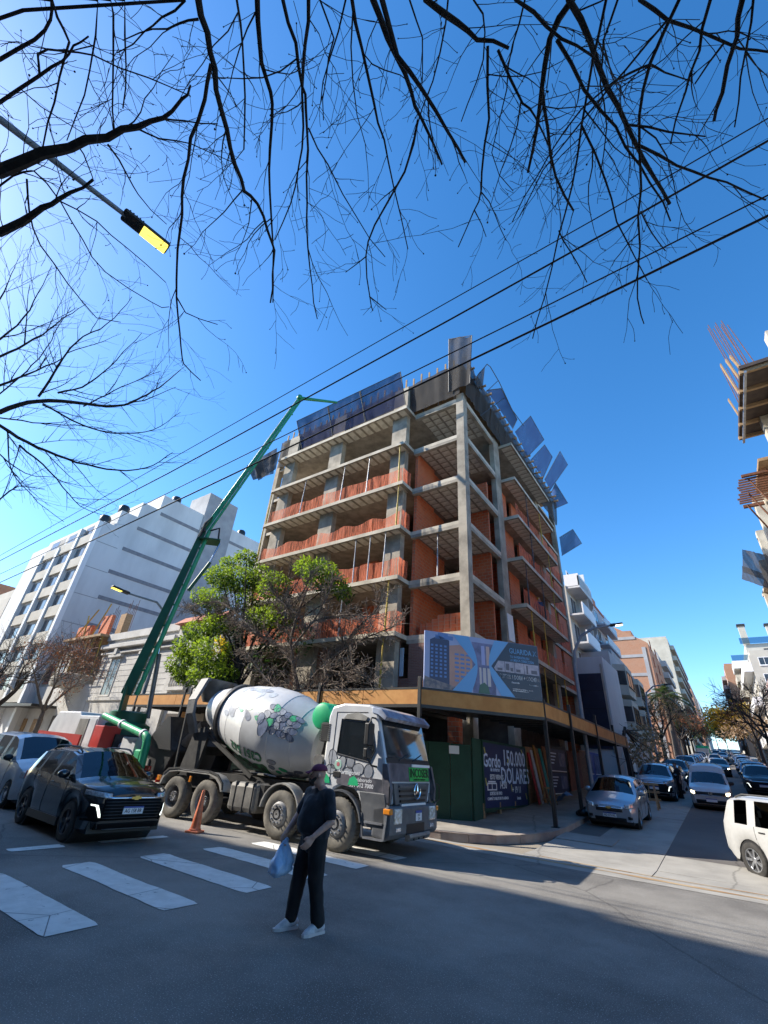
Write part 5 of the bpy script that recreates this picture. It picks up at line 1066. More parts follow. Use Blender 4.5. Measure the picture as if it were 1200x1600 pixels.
# drum
DA = Vector((-2.62, 0, 2.02)); DB = Vector((-7.55, 0, 3.02)); ax = (DB - DA).normalized(); DL = (DB - DA).length
ya = Vector((0, -1, 0)); xa = ya.cross(ax); DM = Matrix(((xa.x, ya.x, ax.x, DA.x), (xa.y, ya.y, ax.y, DA.y), (xa.z, ya.z, ax.z, DA.z), (0, 0, 0, 1)))
prof = [(.30, 0.02), (.62, .04), (.72, .12), (.93, .72), (.935, .73), (1.10, 1.45), (1.105, 1.46), (1.15, 1.9), (1.15, 2.55), (1.145, 2.56), (1.02, 3.4), (1.015, 3.41), (.80, 4.3), (.70, 4.7), (.60, 5.02), (.52, 5.02)]
# fine profile rings for smooth shading
drum_m = mat('drum paint', (.66, .67, .68), (.56, .565, .57), rough=.4, coat=.25, scale=1.6, detail=9)
dr = MB().lathe(prof, 64, cap=False); drum = dr.build('drum', drum_m, mx_, smooth=25); drum.matrix_local = DM
def on_drum(u, a, off=.0):
    for (r0, z0), (r1, z1) in zip(prof[:-1], prof[1:]):
        if z0 <= u <= z1 and z1 > z0: rr_ = r0 + (r1 - r0) * (u - z0) / (z1 - z0); break
    return Vector(((rr_ + off) * math.cos(a), (rr_ + off) * math.sin(a), u))
for u in (.73, 1.46, 2.56, 3.41): b = MB(); b.tube([on_drum(u, 2 * PI * i / 48, .001) for i in range(49)], .007, 4, cap=False); b.build('weld_seam', mat('weld grey', (.45, .46, .48), rough=.5), drum)
# green painted foot band and phone number wrapped round the drum's flank
def wrap(name, us, fa, m, off=.008):
    """grid on the drum between angle functions"""
    b = MB(); n = 20; k = 6
    def fn(u, v):
        uu = us[0] + (us[1] - us[0]) * u; a0, a1 = fa(u); return on_drum(uu, a0 + (a1 - a0) * v, off)
    b.grid(fn, n, k); return b.build(name, m, drum, smooth=60)
drum_green = mat('drum green print', (.03, .30, .10), (.015, .10, .05), rough=.4, scale=5)
drum_dark = mat('drum dark print', (.03, .035, .04), rough=.45)
wrap('green_band', (1.55, 3.95), lambda u: (.12, .66 + .05 * math.sin(u * 19) + .03 * math.sin(u * 43)), drum_green)
b = MB()
def text_on_drum(s, u0, a0, size, m, off, flip=True):
    cu = bpy.data.curves.new('t', 'FONT'); cu.body = s; cu.size = size; cu.align_x = 'LEFT'; cu.offset = .012; cu.resolution_u = 2
    me = baked(bpy.data.objects.new('t', cu)); bpy.data.curves.remove(cu)
    import bmesh
    bm = bmesh.new(); bm.from_mesh(me); bmesh.ops.triangulate(bm, faces=bm.faces); bmesh.ops.subdivide_edges(bm, edges=[e for e in bm.edges if e.calc_length() > .08], cuts=2)
    for v in bm.verts: x, y = v.co.x, v.co.y; v.co = on_drum(min(4.9, max(.1, u0 + x)), a0 - y / 1.1 if flip else a0 + y / 1.1, off)
    bm.to_mesh(me); bm.free(); me.materials.clear(); me.materials.append(m); return obj('drum_lettering', me, drum)
text_on_drum('C351 512', 1.62, 1.02, .36, drum_dark, .012); text_on_drum('C351 512', 1.63, 1.005, .34, mat('drum number green', (.02, .20, .09), rough=.4), .016)
text_on_drum('INCOSER', 1.62, .62, .40, drum_dark, .016)
gs = random.Random(5); SM = [mat('stone paint %d' % i, c, tuple(q * 1.5 for q in c), rough=.4, scale=7, coat=.2) for i, c in enumerate(((.10, .12, .17), (.20, .22, .27), (.32, .34, .38), (.14, .17, .25), (.02, .30, .14), (.40, .43, .46)))]; acc = [MB() for _ in SM]; rim_ = MB()
def stone(u, a, su, sa, rot, k, lay):
    n = 14; pts = []
    for j in range(n):
        t_ = 2 * PI * j / n; w = 1 + .10 * math.sin(2 * t_ + rot * 3) + .07 * math.sin(3 * t_ + rot); x = su * math.cos(t_) * w; y = sa * math.sin(t_) * w; pts.append((u + x * math.cos(rot) - y * math.sin(rot), a + (x * math.sin(rot) + y * math.cos(rot)) / 1.05))
    off = .006 + .0003 * (lay % 90); c = [on_drum(u, a, off + .0015)] + [on_drum(p[0], p[1], off) for p in pts]; acc[k].add(c, [(0, 1 + j, 1 + (j + 1) % n) for j in range(n)]); rim_.tube([on_drum(p[0], p[1], off + .001) for p in pts + pts[:1]], .004, 4, cap=False) if lay < 90 else None
for i, (u, a) in enumerate([(1.75 - .20 * (j % 6) + gs.uniform(-.05, .05), 1.62 + .17 * (j // 6) + gs.uniform(-.03, .03)) for j in range(24)]):
    if u > .62: stone(u, a, gs.uniform(.10, .17), gs.uniform(.07, .11), gs.uniform(-.6, .6), gs.choice((0, 0, 1, 1, 2, 3, 3, 4)), i)
stone(1.72, 1.62, .16, .22, .3, 3, 30); stone(1.9, 1.8, .12, .15, .2, 3, 31)
for i in range(30): u = 2.0 + gs.random() * 1.7; stone(u, 1.72 + gs.random() * .95 - .05 * (u - 2), gs.uniform(.12, .24), gs.uniform(.07, .12), gs.uniform(-.4, .9), gs.choice((2, 2, 5, 2, 1, 4 if i % 3 == 0 else 5)), 90 + i * .02)
for i, (u, a) in enumerate(((.55, .55), (.8, .50), (1.0, .62), (.7, .40), (1.2, .50), (.95, .36), (1.35, .68), (1.30, .85))): stone(u, a, gs.uniform(.08, .15), gs.uniform(.06, .09), gs.uniform(-.5, .5), (0, 0, 4, 1, 4, 0, 0, 0)[i], i)
for m_, q in zip(SM, acc):
    if q.v: q.build('stone_print', m_, drum, kind='stuff', smooth=60)
rim_.build('stone_outline', mat('stone outline', (.05, .055, .08), rough=.5), drum, kind='stuff')
# roller ring, rear pedestal, front pedestal, hopper frame, chute
b = MB(); b.lathe([(.86, -.06), (.95, -.06), (.95, .06), (.86, .06)], 40, Matrix.Translation((0, 0, 4.05))); ring = b.build('roller_ring', dark_steel, drum, smooth=30)
for s in (-1, 1):
    P_('rear_pedestal', MB().prism([(-8.05, 1.18), (-7.25, 1.18), (-7.05, 2.25), (-7.25, 2.4), (-7.75, 2.3)], s * .62 - .05, s * .62 + .05, 'y'), chassis_m)
    P_('pedestal_brace', MB().beam((-7.2, s * .62, 2.2), (-4.9, s * .6, 1.18), .08, .1), chassis_m)
    P_('ladder_rail', MB().beam((-7.9, s * .95, 1.2), (-8.15, s * .9, 3.55), .05, .05), chassis_m)
P_('rear_crossbeam', MB().box(-7.95, -7.3, -.62, .62, 1.6, 1.85), chassis_m)
P_('front_pedestal', MB().prism([(-2.15, 1.18), (-2.9, 1.18), (-2.62, 2.35), (-2.25, 2.35)], -.38, .38, 'y'), chassis_m)
P_('drive_motor', MB().lathe([(.25, 0), (.33, .1), (.33, .4), (.22, .45)], 20, Matrix.Translation((-2.15, 0, 1.92)) @ Matrix.Rotation(rad(-79), 4, 'Y')), dark_steel, smooth=30)
hexo = [(-.72, 2.2), (-.98, 2.75), (-.98, 3.15), (-.62, 3.86), (.62, 3.86), (.98, 3.15), (.98, 2.75), (.72, 2.2)]
b = MB()
for (a, c) in zip(hexo[:-1], hexo[1:]): b.beam((-7.72 - .12 * (a[1] - 2.2), a[0], a[1]), (-7.72 - .12 * (c[1] - 2.2), c[0], c[1]), .10, .34, up=(1, 0, 0))
P_('hopper_frame', b, mat('grey frame paint', (.10, .105, .11), (.17, .17, .17), rough=.6, scale=3))
P_('loading_hopper', MB().lathe([(.30, 0), (.62, .62), (.64, .66), (.58, .66), (.26, 0)], 22, Matrix.Translation((-8.12, 0, 3.2)), cap=False), tank_m, smooth=40)
b = MB()
def chute(u, v): a = -1.5 + 3.0 * v; return Vector((-8.05 - 1.35 * u, .30 * math.sin(a), 2.55 - 1.15 * u - .28 * math.cos(a) + .05))
b.grid(chute, 10, 10); P_('discharge_chute', b, mat('concrete stained chute', (.33, .32, .30), (.22, .21, .2), rough=.85, scale=4), smooth=60)
P_('rear_bumper', MB().box(-8.42, -8.32, -1.1, 1.1, .5, .68), chassis_m)
for s in (-1, 1): P_('tail_lamp', MB().box(-8.46, -8.42, s * .95 - .16, s * .95 + .16, .78, .9), red_lens)
# water tank, air filter, air tanks behind the cab
tk = P_('water_tank', MB().lathe([(.02, -1.03), (.27, -1.02), (.315, -1.0), (.335, -.96), (.345, -.955), (.345, -.92), (.335, -.915), (.335, .93), (.30, .985), (.2, 1.02), (.02, 1.03)], 28, Matrix.Translation((-2.36, 0, 2.77)) @ Matrix.Rotation(rad(90), 4, 'X')), green_p, smooth=35)
MB().box(-2.1, -1.75, -.75, .75, 2.6, 2.98).build('tank_saddle', green_p, tk, bevel=.04)
b = MB()
for k in range(9): b.box(-2.18, -1.86, -1.17, -.85, 2.18 + k * .045, 2.205 + k * .045)
b.box(-2.15, -1.89, -1.15, -.87, 2.16, 2.6); P_('air_filter', b, dark_steel)
P_('exhaust_stack', MB().tube([(-1.98, -.95, 1.2), (-1.98, -.95, 2.2)], .11, 14), dark_steel, smooth=40)
for z in (1.42, 1.72): P_('hose_reel', MB().lathe([(.08, -.10), (.145, -.1), (.145, -.07), (.10, -.06), (.10, .06), (.145, .07), (.145, .1), (.08, .1)], 20, Matrix.Translation((-2.12, -1.1, z)) @ Matrix.Rotation(rad(90), 4, 'X')), tank_m, smooth=30)
# ---- cab
cab_side = [(-1.62, .98), (-1.98, .98), (-1.98, 1.25), (-1.95, 2.75), (-1.86, 2.98), (-1.5, 3.06), (-.72, 3.03), (-.50, 2.93), (-.42, 2.72), (-.17, 1.82), (-.12, 1.45), (-.12, .98), (-.80, .98), (-.86, 1.12), (-1.0, 1.22), (-1.35, 1.27), (-1.55, 1.18)]
cab = P_('cab', MB().prism(cab_side, -1.16, 1.16, 'y'), cab_white, bevel=.05)
# roof cap and sun visor
P_('sun_visor', MB().prism([(-.62, 2.98), (-.36, 2.93), (-.18, 2.76), (-.24, 2.68), (-.44, 2.80), (-.62, 2.84)], -1.18, 1.18, 'y'), mat('visor print', (.45, .52, .66), (.10, .09, .12), rough=.35, scale=1.3, coat=.5), bevel=.015)
# windscreen lies 6 mm proud of the sloped front
def slab_on(p, q, y0, y1, th, m, nm, bevel=0, par=None):
    d = Vector((q[0] - p[0], 0, q[1] - p[1])).normalized(); nn = Vector((-d.z, 0, d.x)); nn = nn if nn.x > 0 else -nn
    b = MB(); c = [Vector((p[0], 0, p[1])), Vector((q[0], 0, q[1]))]
    b.add([c[0] + Vector((0, y0, 0)), c[0] + Vector((0, y1, 0)), c[1] + Vector((0, y1, 0)), c[1] + Vector((0, y0, 0))] + [v + nn * th for v in (c[0] + Vector((0, y0, 0)), c[0] + Vector((0, y1, 0)), c[1] + Vector((0, y1, 0)), c[1] + Vector((0, y0, 0)))],
          [(0, 1, 2, 3), (7, 6, 5, 4), (0, 4, 5, 1), (1, 5, 6, 2), (2, 6, 7, 3), (3, 7, 4, 0)])
    return P_(nm, b, m, par, bevel=bevel)
wsm = mat('truck windscreen', (.015, .02, .025), rough=.04, coat=1.0, spec=.8)
slab_on((-.185, 1.90), (-.405, 2.70), -1.07, 1.07, .008, wsm, 'windscreen')
slab_on((-.165, 1.80), (-.192, 1.90), -1.12, 1.12, .012, plastic_black, 'scuttle_panel')
for y in (-.55, .15): P_('wiper', MB().tube([(-.155, y, 1.86), (-.20, y + .55, 2.02)], .012, 4), ink)
for s in (-1, 1):
    dw = MB().prism([(-1.55, 1.93), (-.62, 1.80), (-.50, 2.02), (-.66, 2.62), (-1.50, 2.66)], s * 1.162, s * 1.170, 'y'); P_('door_window', dw, wsm)
    P_('window_seal', MB().tube([(-1.57, s * 1.168, 1.91), (-.60, s * 1.168, 1.78), (-.47, s * 1.168, 2.02), (-.64, s * 1.168, 2.645), (-1.52, s * 1.168, 2.685), (-1.57, s * 1.168, 1.91)], .016, 4), plastic_black)
    P_('door_seam', MB().tube([(-1.72, s * 1.163, 1.30), (-1.70, s * 1.163, 2.85), (-.75, s * 1.163, 2.85)], .008, 4), ink)
    P_('door_visor', MB().prism([(-1.45, 2.70), (-.78, 2.66), (-.72, 2.74), (-1.0, 2.84), (-1.35, 2.80)], s * 1.165, s * 1.20, 'y'), mudguard)
    P_('door_lower', MB().prism([(-1.50, 1.30), (-.86, 1.22), (-.14, 1.18), (-.14, 1.44), (-.20, 1.46), (-1.5, 1.50)], s * 1.160, s * 1.175, 'y'), cab_dark)
    st = MB()
    if True:
        for i, (x, z, w, h, a) in enumerate(((-1.68, 1.80, .13, .22, .3), (-1.42, 1.70, .12, .20, -.4), (-1.15, 1.78, .12, .17, .0), (-.92, 1.62, .17, .13, .1), (-1.72, 1.58, .16, .10, 0), (-.62, 1.60, .13, .15, 0), (-1.18, 1.56, .15, .10, 0))):
            k = 9; pts = [(x + w * math.cos(2 * PI * j / k) * math.cos(a) - h * math.sin(2 * PI * j / k) * math.sin(a), z + w * math.cos(2 * PI * j / k) * math.sin(a) + h * math.sin(2 * PI * j / k) * math.cos(a)) for j in range(k)]
            sp_ = MB().prism(pts, s * 1.160, s * 1.166, 'y'); P_('stone_print', sp_, mat('stone print %d' % (i % 3), ((.30, .32, .36), (.40, .42, .45), (.24, .26, .30))[i % 3], ((.42, .44, .47), (.30, .32, .35), (.34, .36, .4))[i % 3], rough=.4, scale=6))
            P_('stone_outline', MB().tube([(u, s * 1.166, w_) for u, w_ in pts + pts[:1]], .006, 4), ink)
        for x, z in ((-1.85, 1.36), (-1.02, 1.37)): P_('stone_print', MB().prism([(x - .14, z - .08), (x + .16, z - .08), (x + .12, z + .04), (x + .02, z + .11), (x - .1, z + .05)], s * 1.16, s * 1.181, 'y'), green_p)
        P_('fruit_print', MB().lathe([(.11, 0), (.10, .006)], 14, Matrix.Translation((-1.5, s * 1.166, 1.68)) @ Matrix.Rotation(rad(-90 * s), 4, 'X')), mat('mint print', (.45, .68, .56), rough=.4)); P_('fruit_print', MB().lathe([(.05, 0), (.045, .009)], 12, Matrix.Translation((-1.5, s * 1.166, 1.69)) @ Matrix.Rotation(rad(-90 * s), 4, 'X')), mat('rose print', (.62, .18, .20), rough=.4))
    FS = basis((1, 0, 0), (0, 0, 1)) if s < 0 else basis((-1, 0, 0), (0, 0, 1))
    text('door_lettering', 'hormigones', .13, white_ink, mx_, (-1.15, s * 1.178, 1.54), FS, extrude=.001, bold=.001); text('door_lettering', '351 512 7000', .12, white_ink, mx_, (-.78, s * 1.178, 1.30), FS, extrude=.001, bold=.001); text('door_lettering', 'elaborado', .11, white_ink, mx_, (-.72, s * 1.178, 1.41), FS, extrude=.001)
    P_('door_handle', MB().box(-1.62, -1.40, s * 1.166, s * 1.185, 1.42, 1.54), ink, bevel=.01)
    # mirrors
    m1 = P_('mirror', MB().box(-.62, -.48, min(s * 1.22, s * 1.47), max(s * 1.22, s * 1.47), 2.12, 2.60), plastic_black, bevel=.03); MB().tube([(-.52, s * 1.16, 2.72), (-.52, s * 1.34, 2.72), (-.55, s * 1.36, 2.60), (-.55, s * 1.36, 1.86), (-.46, s * 1.3, 1.72), (-.40, s * 1.16, 1.70)], .022, 6).build('mirror_arm', ink, m1)
    P_('wide_mirror', MB().box(-.62, -.50, min(s * 1.24, s * 1.46), max(s * 1.24, s * 1.46), 1.86, 2.07), plastic_black, bevel=.03)
    # front wheel arch, steps, bumper corner
    guard(WX[0], .665, 8, 176, *sorted((s * 1.02, s * 1.24)), cab_grey, 'wheel_arch')
    P_('arch_skirt', MB().prism([(-.68, .55), (-.12, .55), (-.08, 1.0), (-.12, 1.2), (-.82, 1.2), (-.72, .9)], min(s * 1.0, s * 1.2), max(s * 1.0, s * 1.2), 'y'), cab_grey, bevel=.02)
    P_('step', MB().box(-.62, -.12, min(s * 1.0, s * 1.22), max(s * 1.0, s * 1.22), .34, .38), steel); P_('step', MB().box(-.60, -.14, min(s * 1.0, s * 1.23), max(s * 1.0, s * 1.23), .62, .66), steel)
    P_('step_guard', MB().beam((-.64, s * 1.2, .36), (-.70, s * 1.2, .80), .03, .04), cab_grey); P_('step_guard', MB().beam((-.10, s * 1.21, .36), (-.02, s * 1.21, 1.0), .03, .05), steel)
    P_('headlamp', MB().box(-.02, .078, min(s * .70, s * 1.04), max(s * .70, s * 1.04), .64, .93), mat('truck headlamp', (.80, .80, .78), (.5, .42, .30), rough=.15, scale=14, coat=.7), bevel=.03)
    P_('turn_lamp', MB().box(-.12, .06, min(s * 1.10, s * 1.24), max(s * 1.10, s * 1.24), .82, .93), amber, bevel=.02); P_('fog_lamp', MB().box(0, .07, min(s * .74, s * .95), max(s * .74, s * .95), .50, .58), lens_m, bevel=.01)
    P_('air_deflector', MB().prism([(-.20, 1.0), (.0, 1.02), (.02, 1.3), (-.10, 1.78), (-.24, 1.78)], s * 1.08, s * 1.19, 'y'), cab_dark, bevel=.02)
    P_('hand_rail', MB().tube([(.0, s * 1.22, 1.0), (.05, s * 1.3, 1.05), (.05, s * 1.3, 1.35), (0, s * 1.22, 1.4)], .016, 6), ink)
# face: badge panel, grille, bumper
fp_ = slab_on((-.118, 1.43), (-.166, 1.80), -1.08, 1.08, .02, cab_dark, 'front_panel')
lg = slab_on((-.098, 1.44), (-.135, 1.73), -.10, .96, .012, mat('logo green', (.03, .50, .08), (.03, .38, .08), rough=.4, scale=4), 'logo_board')
FL = basis((0, 1, 0), (-.127, 0, 1)); text('logo_lettering', 'INCOSER', .27, ink, lg, (-.100, .43, 1.605), FL, extrude=.004, bold=.002, sx=.92); text('logo_lettering', 'HORMIGON ELABORADO', .055, ink, lg, (-.085, .42, 1.475), FL, extrude=.002)
P_('badge_field', MB().prism([(.05, 1.80), (1.05, 1.80), (1.05, 1.74), (.05, 1.74)], -.15, -.115, 'x'), white_paint)
P_('grille', MB().prism([(-.80, .98), (.80, .98), (.92, 1.40), (-.92, 1.40)], -.13, -.06, 'x'), cab_grey, bevel=.01)
for k, z in enumerate((1.05, 1.15, 1.25, 1.34)): P_('grille_slat', MB().box(-.07, -.02, -.62 - .03 * k, .62 + .03 * k, z - .022, z + .022), plastic_black if k < 3 else cab_grey)
P_('grille_bar', MB().box(-.05, 0.0, -.62, .62, .95, 1.0), white_paint, bevel=.006)
M = Matrix.Translation((.015, .12, 1.24)) @ Matrix.Rotation(rad(90), 4, 'Y')
em_ = P_('emblem', MB().lathe([(.155, -.01), (.17, 0), (.155, .014), (.14, 0)], 32, M, cap=False), chrome, smooth=50)
b = MB()
for k in range(3):
    a = PI / 2 + 2 * PI * k / 3; c = Vector((.02, .12, 1.24)); tip = c + Vector((0, math.cos(a), math.sin(a))) * .148; sd = Vector((0, -math.sin(a), math.cos(a))) * .026
    b.add([c + sd, tip, c - sd, c + Vector((.018, 0, 0))], [(0, 3, 1), (3, 2, 1), (0, 1, 2)])
b.build('emblem_star', chrome, em_)
P_('bumper', MB().prism([(-.42, .40), (-.02, .36), (.05, .46), (.05, .93), (-.02, .97), (-.16, .97), (-.42, .92)], -1.2, 1.2, 'y'), cab_grey, bevel=.04)
P_('bumper_recess', MB().box(.04, .055, -.45, .45, .42, .62), ink); P_('radiator_opening', MB().box(-.14, -.075, -.7, .7, .88, .965), ink)
sk = P_('skid_plate', MB().prism([(.0, .30), (.08, .30), (.14, .38), (.12, .44), (.0, .42)], -.42, .62, 'y'), mat('worn skid plate', (.34, .33, .31), (.24, .23, .22), rough=.5, metal=.5, scale=5), bevel=.01)
for y in (-.2, .05, .3): MB().lathe([(.04, 0), (.04, .02)], 10, Matrix.Translation((.105, y, .355)) @ Matrix.Rotation(rad(70), 4, 'Y')).build('skid_hole', ink, sk)
pl_ = P_('number_plate', MB().box(.05, .065, -.02, .28, .66, .86), plate_white); MB().box(.05, .0665, -.02, .28, .81, .8605).build('plate_band', plate_blue, pl_); text('plate_lettering', 'PAT\n 214', .075, ink, pl_, (.067, .13, .735), FX, extrude=.001)

# ------------------------------------------------------------------ concrete pump truck
pump = thing('pump_truck', 'concrete pump truck with a raised green boom reaching over the unfinished roof', 'truck', (-19.5, 10.6, 0))
def Q_(name, b, m, smooth=None, bevel=0, parent=None):
    if parent is None: return part(pump, name, b, m, smooth, bevel)
    return b.build(name, m, parent, smooth=smooth, bevel=bevel)
boom_green = mat('boom green', (.015, .26, .09), (.03, .34, .13), rough=.45, coat=.3, scale=2); boom_dark = mat('boom dark green', (.010, .085, .045), (.014, .12, .06), rough=.5, scale=2); pipe_green = mat('pipe green', (.02, .33, .13), (.05, .40, .19), rough=.45, scale=3)  # turret, joints and first boom section are a darker green of their own
body_w = mat('pump body white', (.62, .63, .64), (.50, .51, .53), rough=.5, scale=1.4); red_box = mat('pump red paint', (.52, .035, .025), (.42, .03, .025), rough=.4, coat=.3, scale=2)
Q_('chassis', MB().box(-25.6, -16.4, 9.9, 11.3, .75, 1.15), chassis_m)
for x in (-16.9, -18.2, -23.6, -25.0):
    for y, f in ((9.42, False), (11.78, True)):
        a, c = wheel_meshes(.5, .32, 'steel', dusty_rubber, tank_m); o = obj('wheel', a, pump, loc=(x + 19.5, y - 10.6, .5), rot=(0, 0, 0 if f else PI)); obj('rim', c, o)
Q_('cab', MB().prism([(-24.6, 1.0), (-22.0, 1.0), (-22.0, 2.62), (-22.2, 2.78), (-24.2, 2.78), (-24.55, 2.4), (-24.75, 1.7)], 9.35, 11.85, 'y'), body_w, bevel=.05)
Q_('side_locker', MB().box(-21.9, -20.2, 9.28, 9.9, 1.1, 2.62), body_w, bevel=.03); Q_('locker_door', MB().box(-21.75, -20.95, 9.255, 9.279, 1.2, 2.5), tank_m, bevel=.005); Q_('locker_door', MB().box(-20.85, -20.3, 9.255, 9.279, 1.2, 2.5), body_w, bevel=.005)
Q_('red_locker', MB().box(-20.15, -19.4, 9.2, 9.9, 1.1, 2.28), red_box, bevel=.03)
rd = Q_('red_side_board', MB().beam((-23.9, 8.75, 1.72), (-20.2, 8.85, 1.66), .06, .50), red_box)
for x in (-20.6, -22.7): Q_('board_sticker', MB().box(x - .12, x + .12, 8.775 + (x + 23.9) * .027, 8.79 + (x + 23.9) * .027 - .01, 1.6, 1.8), white_paint)
for x, s in ((-20.6, -1), (-16.3, -1), (-20.6, 1), (-16.3, 1)):
    yb = 10.6 + s * .9; ye = 10.6 + s * 1.75; Q_('outrigger', MB().box(x - .13, x + .13, min(yb, ye), max(yb, ye), .8, 1.05).tube([(x, ye, 1.05), (x, ye, .06)], .09, 10).box(x - .22, x + .22, ye - .22, ye + .22, .0, .06), red_box if s > 0 else dark_steel)
Q_('rear_deck', MB().box(-19.3, -16.2, 9.5, 11.7, 1.15, 1.35), tank_m)
Q_('hopper', MB().prism([(-16.3, .72), (-15.35, .80), (-14.95, 1.62), (-15.0, 1.70), (-16.5, 1.70), (-16.5, .9)], 9.55, 11.45, 'y'), plastic_black, bevel=.03)
b = MB(); b.grid(lambda u, v: Vector((-14.98 - .25 * math.sin(v * PI) - .55 * v, 9.45 + 2.1 * u, 1.65 + 1.0 * v + .03 * math.sin(u * 9))), 12, 6); Q_('splash_guard', b, mat('black rubber flap', (.02, .02, .021), (.06, .058, .055), rough=.7, scale=3), smooth=60)
for y in (9.45, 11.55): Q_('splash_cheek', MB().prism([(-16.5, 1.68), (-14.98, 1.66), (-15.5, 2.66), (-15.65, 2.66), (-16.3, 2.1)], y - .02, y + .02, 'y'), plastic_black)
Q_('pump_cylinder', MB().tube([(-19.2, 10.0, 1.62), (-16.6, 10.0, 1.45)], .14, 14), body_w, smooth=40); Q_('pump_cylinder', MB().tube([(-19.2, 10.5, 1.62), (-16.6, 10.5, 1.45)], .14, 14), body_w, smooth=40)
Q_('water_box', MB().box(-18.2, -17.2, 9.42, 9.8, 1.35, 1.95), body_w, bevel=.03); Q_('valve_block', MB().box(-17.1, -16.7, 9.4, 9.75, 1.25, 1.6), pipe_green, bevel=.05)
pp = Q_('delivery_pipe', MB().tube([(-19.75, 9.25, 2.62), (-16.45, 9.25, 2.05), (-16.3, 9.25, 1.98), (-16.2, 9.25, 1.8), (-16.15, 9.28, .95)], [.12, .12, .14, .13, .12], 16), pipe_green, smooth=50)
for q in ((-18.2, 2.35), (-16.55, 2.07)): MB().lathe([(.12, -.05), (.155, -.05), (.155, .05), (.12, .05)], 18, Matrix.Translation((q[0] + 0, 9.25, q[1])) @ Matrix.Rotation(rad(100), 4, 'Y')).build('pipe_coupling', body_w, pp, smooth=30)
Q_('rear_marker', MB().box(-16.35, -15.75, 9.35, 9.40, 1.02, 1.16), red_lens)
# turret and boom
BX = Vector((-20.4, 10.5, 0)); TH_ = rad(56); hd = Vector((math.cos(TH_), math.sin(TH_), 0)); nrm_ = Vector((-hd.y, hd.x, 0))
def on_boom(px, py):
    r_ = ray(px, py); t_ = (BX - Vector((0, 0, CAMZ))).dot(nrm_) / r_.dot(nrm_); return Vector((0, 0, CAMZ)) + r_ * t_
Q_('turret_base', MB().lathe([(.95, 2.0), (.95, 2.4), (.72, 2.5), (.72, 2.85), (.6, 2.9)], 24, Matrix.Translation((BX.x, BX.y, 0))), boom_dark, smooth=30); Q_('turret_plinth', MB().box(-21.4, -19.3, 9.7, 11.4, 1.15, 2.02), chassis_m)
tb = on_boom(197, 1085); el = on_boom(318, 830); tp = on_boom(468, 622); ti = on_boom(527, 629)
for s in (-1, 1): Q_('turret_cheek', MB().beam(Vector((BX.x, BX.y, 2.8)) + nrm_ * s * .38 - hd * .3, tb + nrm_ * s * .34 + Vector((0, 0, .25)), .10, .75, up=nrm_), boom_dark, bevel=.02)
def taper_beam(p, q, w0, h0, w1, h1, m, nm):
    d = (q - p).normalized(); up = nrm_.cross(d); vs = []
    for c, w, h in ((p, w0, h0), (q, w1, h1)): vs += [c + nrm_ * (sx * w / 2) + up * (sz * h / 2) for sx, sz in ((-1, -1), (1, -1), (1, 1), (-1, 1))]
    return Q_(nm, MB().add(vs, [(3, 2, 1, 0), (4, 5, 6, 7), (0, 1, 5, 4), (1, 2, 6, 5), (2, 3, 7, 6), (3, 0, 4, 7)]), m, bevel=.02)
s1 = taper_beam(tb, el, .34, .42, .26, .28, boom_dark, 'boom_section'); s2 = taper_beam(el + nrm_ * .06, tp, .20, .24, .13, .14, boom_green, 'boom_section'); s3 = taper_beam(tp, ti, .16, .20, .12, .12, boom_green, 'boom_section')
so_ = -nrm_
def pipe_along(p, q, o0, o1, r, m, nm, n=10): return Q_(nm, MB().tube([p + o0, p.lerp(q, .5) + (o0 + o1) / 2, q + o1], r, n), m, smooth=40)
dd = (el - tb).normalized(); upv = Vector((0, 0, 0)) + nrm_.cross(dd)
side1 = hd * .42 + so_ * .1
pipe_along(tb, el, side1 + so_ * .12, side1 * .7 + so_ * .1, .10, pipe_green, 'boom_pipe'); 
for k in range(1, 8): Q_('pipe_bracket', MB().beam(tb.lerp(el, k / 8) + side1 * .2, tb.lerp(el, k / 8) + side1 * .95 + so_ * .1, .06, .08), boom_green)
pipe_along(el, tp, hd * .26 + so_ * .12, hd * .16, .07, pipe_green, 'boom_pipe')
for k in range(1, 7): Q_('pipe_bracket', MB().beam(el.lerp(tp, k / 7), el.lerp(tp, k / 7) + hd * .3, .05, .06), boom_green)
pipe_along(el, tp, -hd * .12 - so_ * .2, -hd * .1 - so_ * .1, .05, steel, 'boom_hydraulic')
Q_('lift_cylinder', MB().tube([Vector((BX.x, BX.y, 2.7)) + hd * .75, tb.lerp(el, .22) + hd * .55], .10, 12), tank_m, smooth=40); Q_('lift_rod', MB().tube([tb.lerp(el, .2) + hd * .55, tb.lerp(el, .3) + hd * .35], .055, 10), chrome, smooth=40)
Q_('fold_cylinder', MB().tube([tb.lerp(el, .60) + hd * .55, tb.lerp(el, .80) + hd * .95], .085, 12), boom_dark, smooth=40); Q_('fold_rod', MB().tube([tb.lerp(el, .79) + hd * .93, el + hd * .95 - Vector((0, 0, .5))], .045, 10), mat('cylinder rod', (.35, .45, .62), rough=.2, metal=.7), smooth=40)
j = MB()
for s in (-1, 1): j.beam(el - dd * .55 + nrm_ * s * .22, el + hd * .95 + nrm_ * s * .22 - Vector((0, 0, .45)), .05, .45, up=nrm_).beam(el + nrm_ * s * .25, el + (tp - el).normalized() * .8 + nrm_ * s * .2, .05, .42, up=nrm_)
Q_('elbow_joint', j, boom_dark); Q_('elbow_pin', MB().tube([el - nrm_ * .32, el + nrm_ * .32], .13, 14), dark_steel, smooth=40)
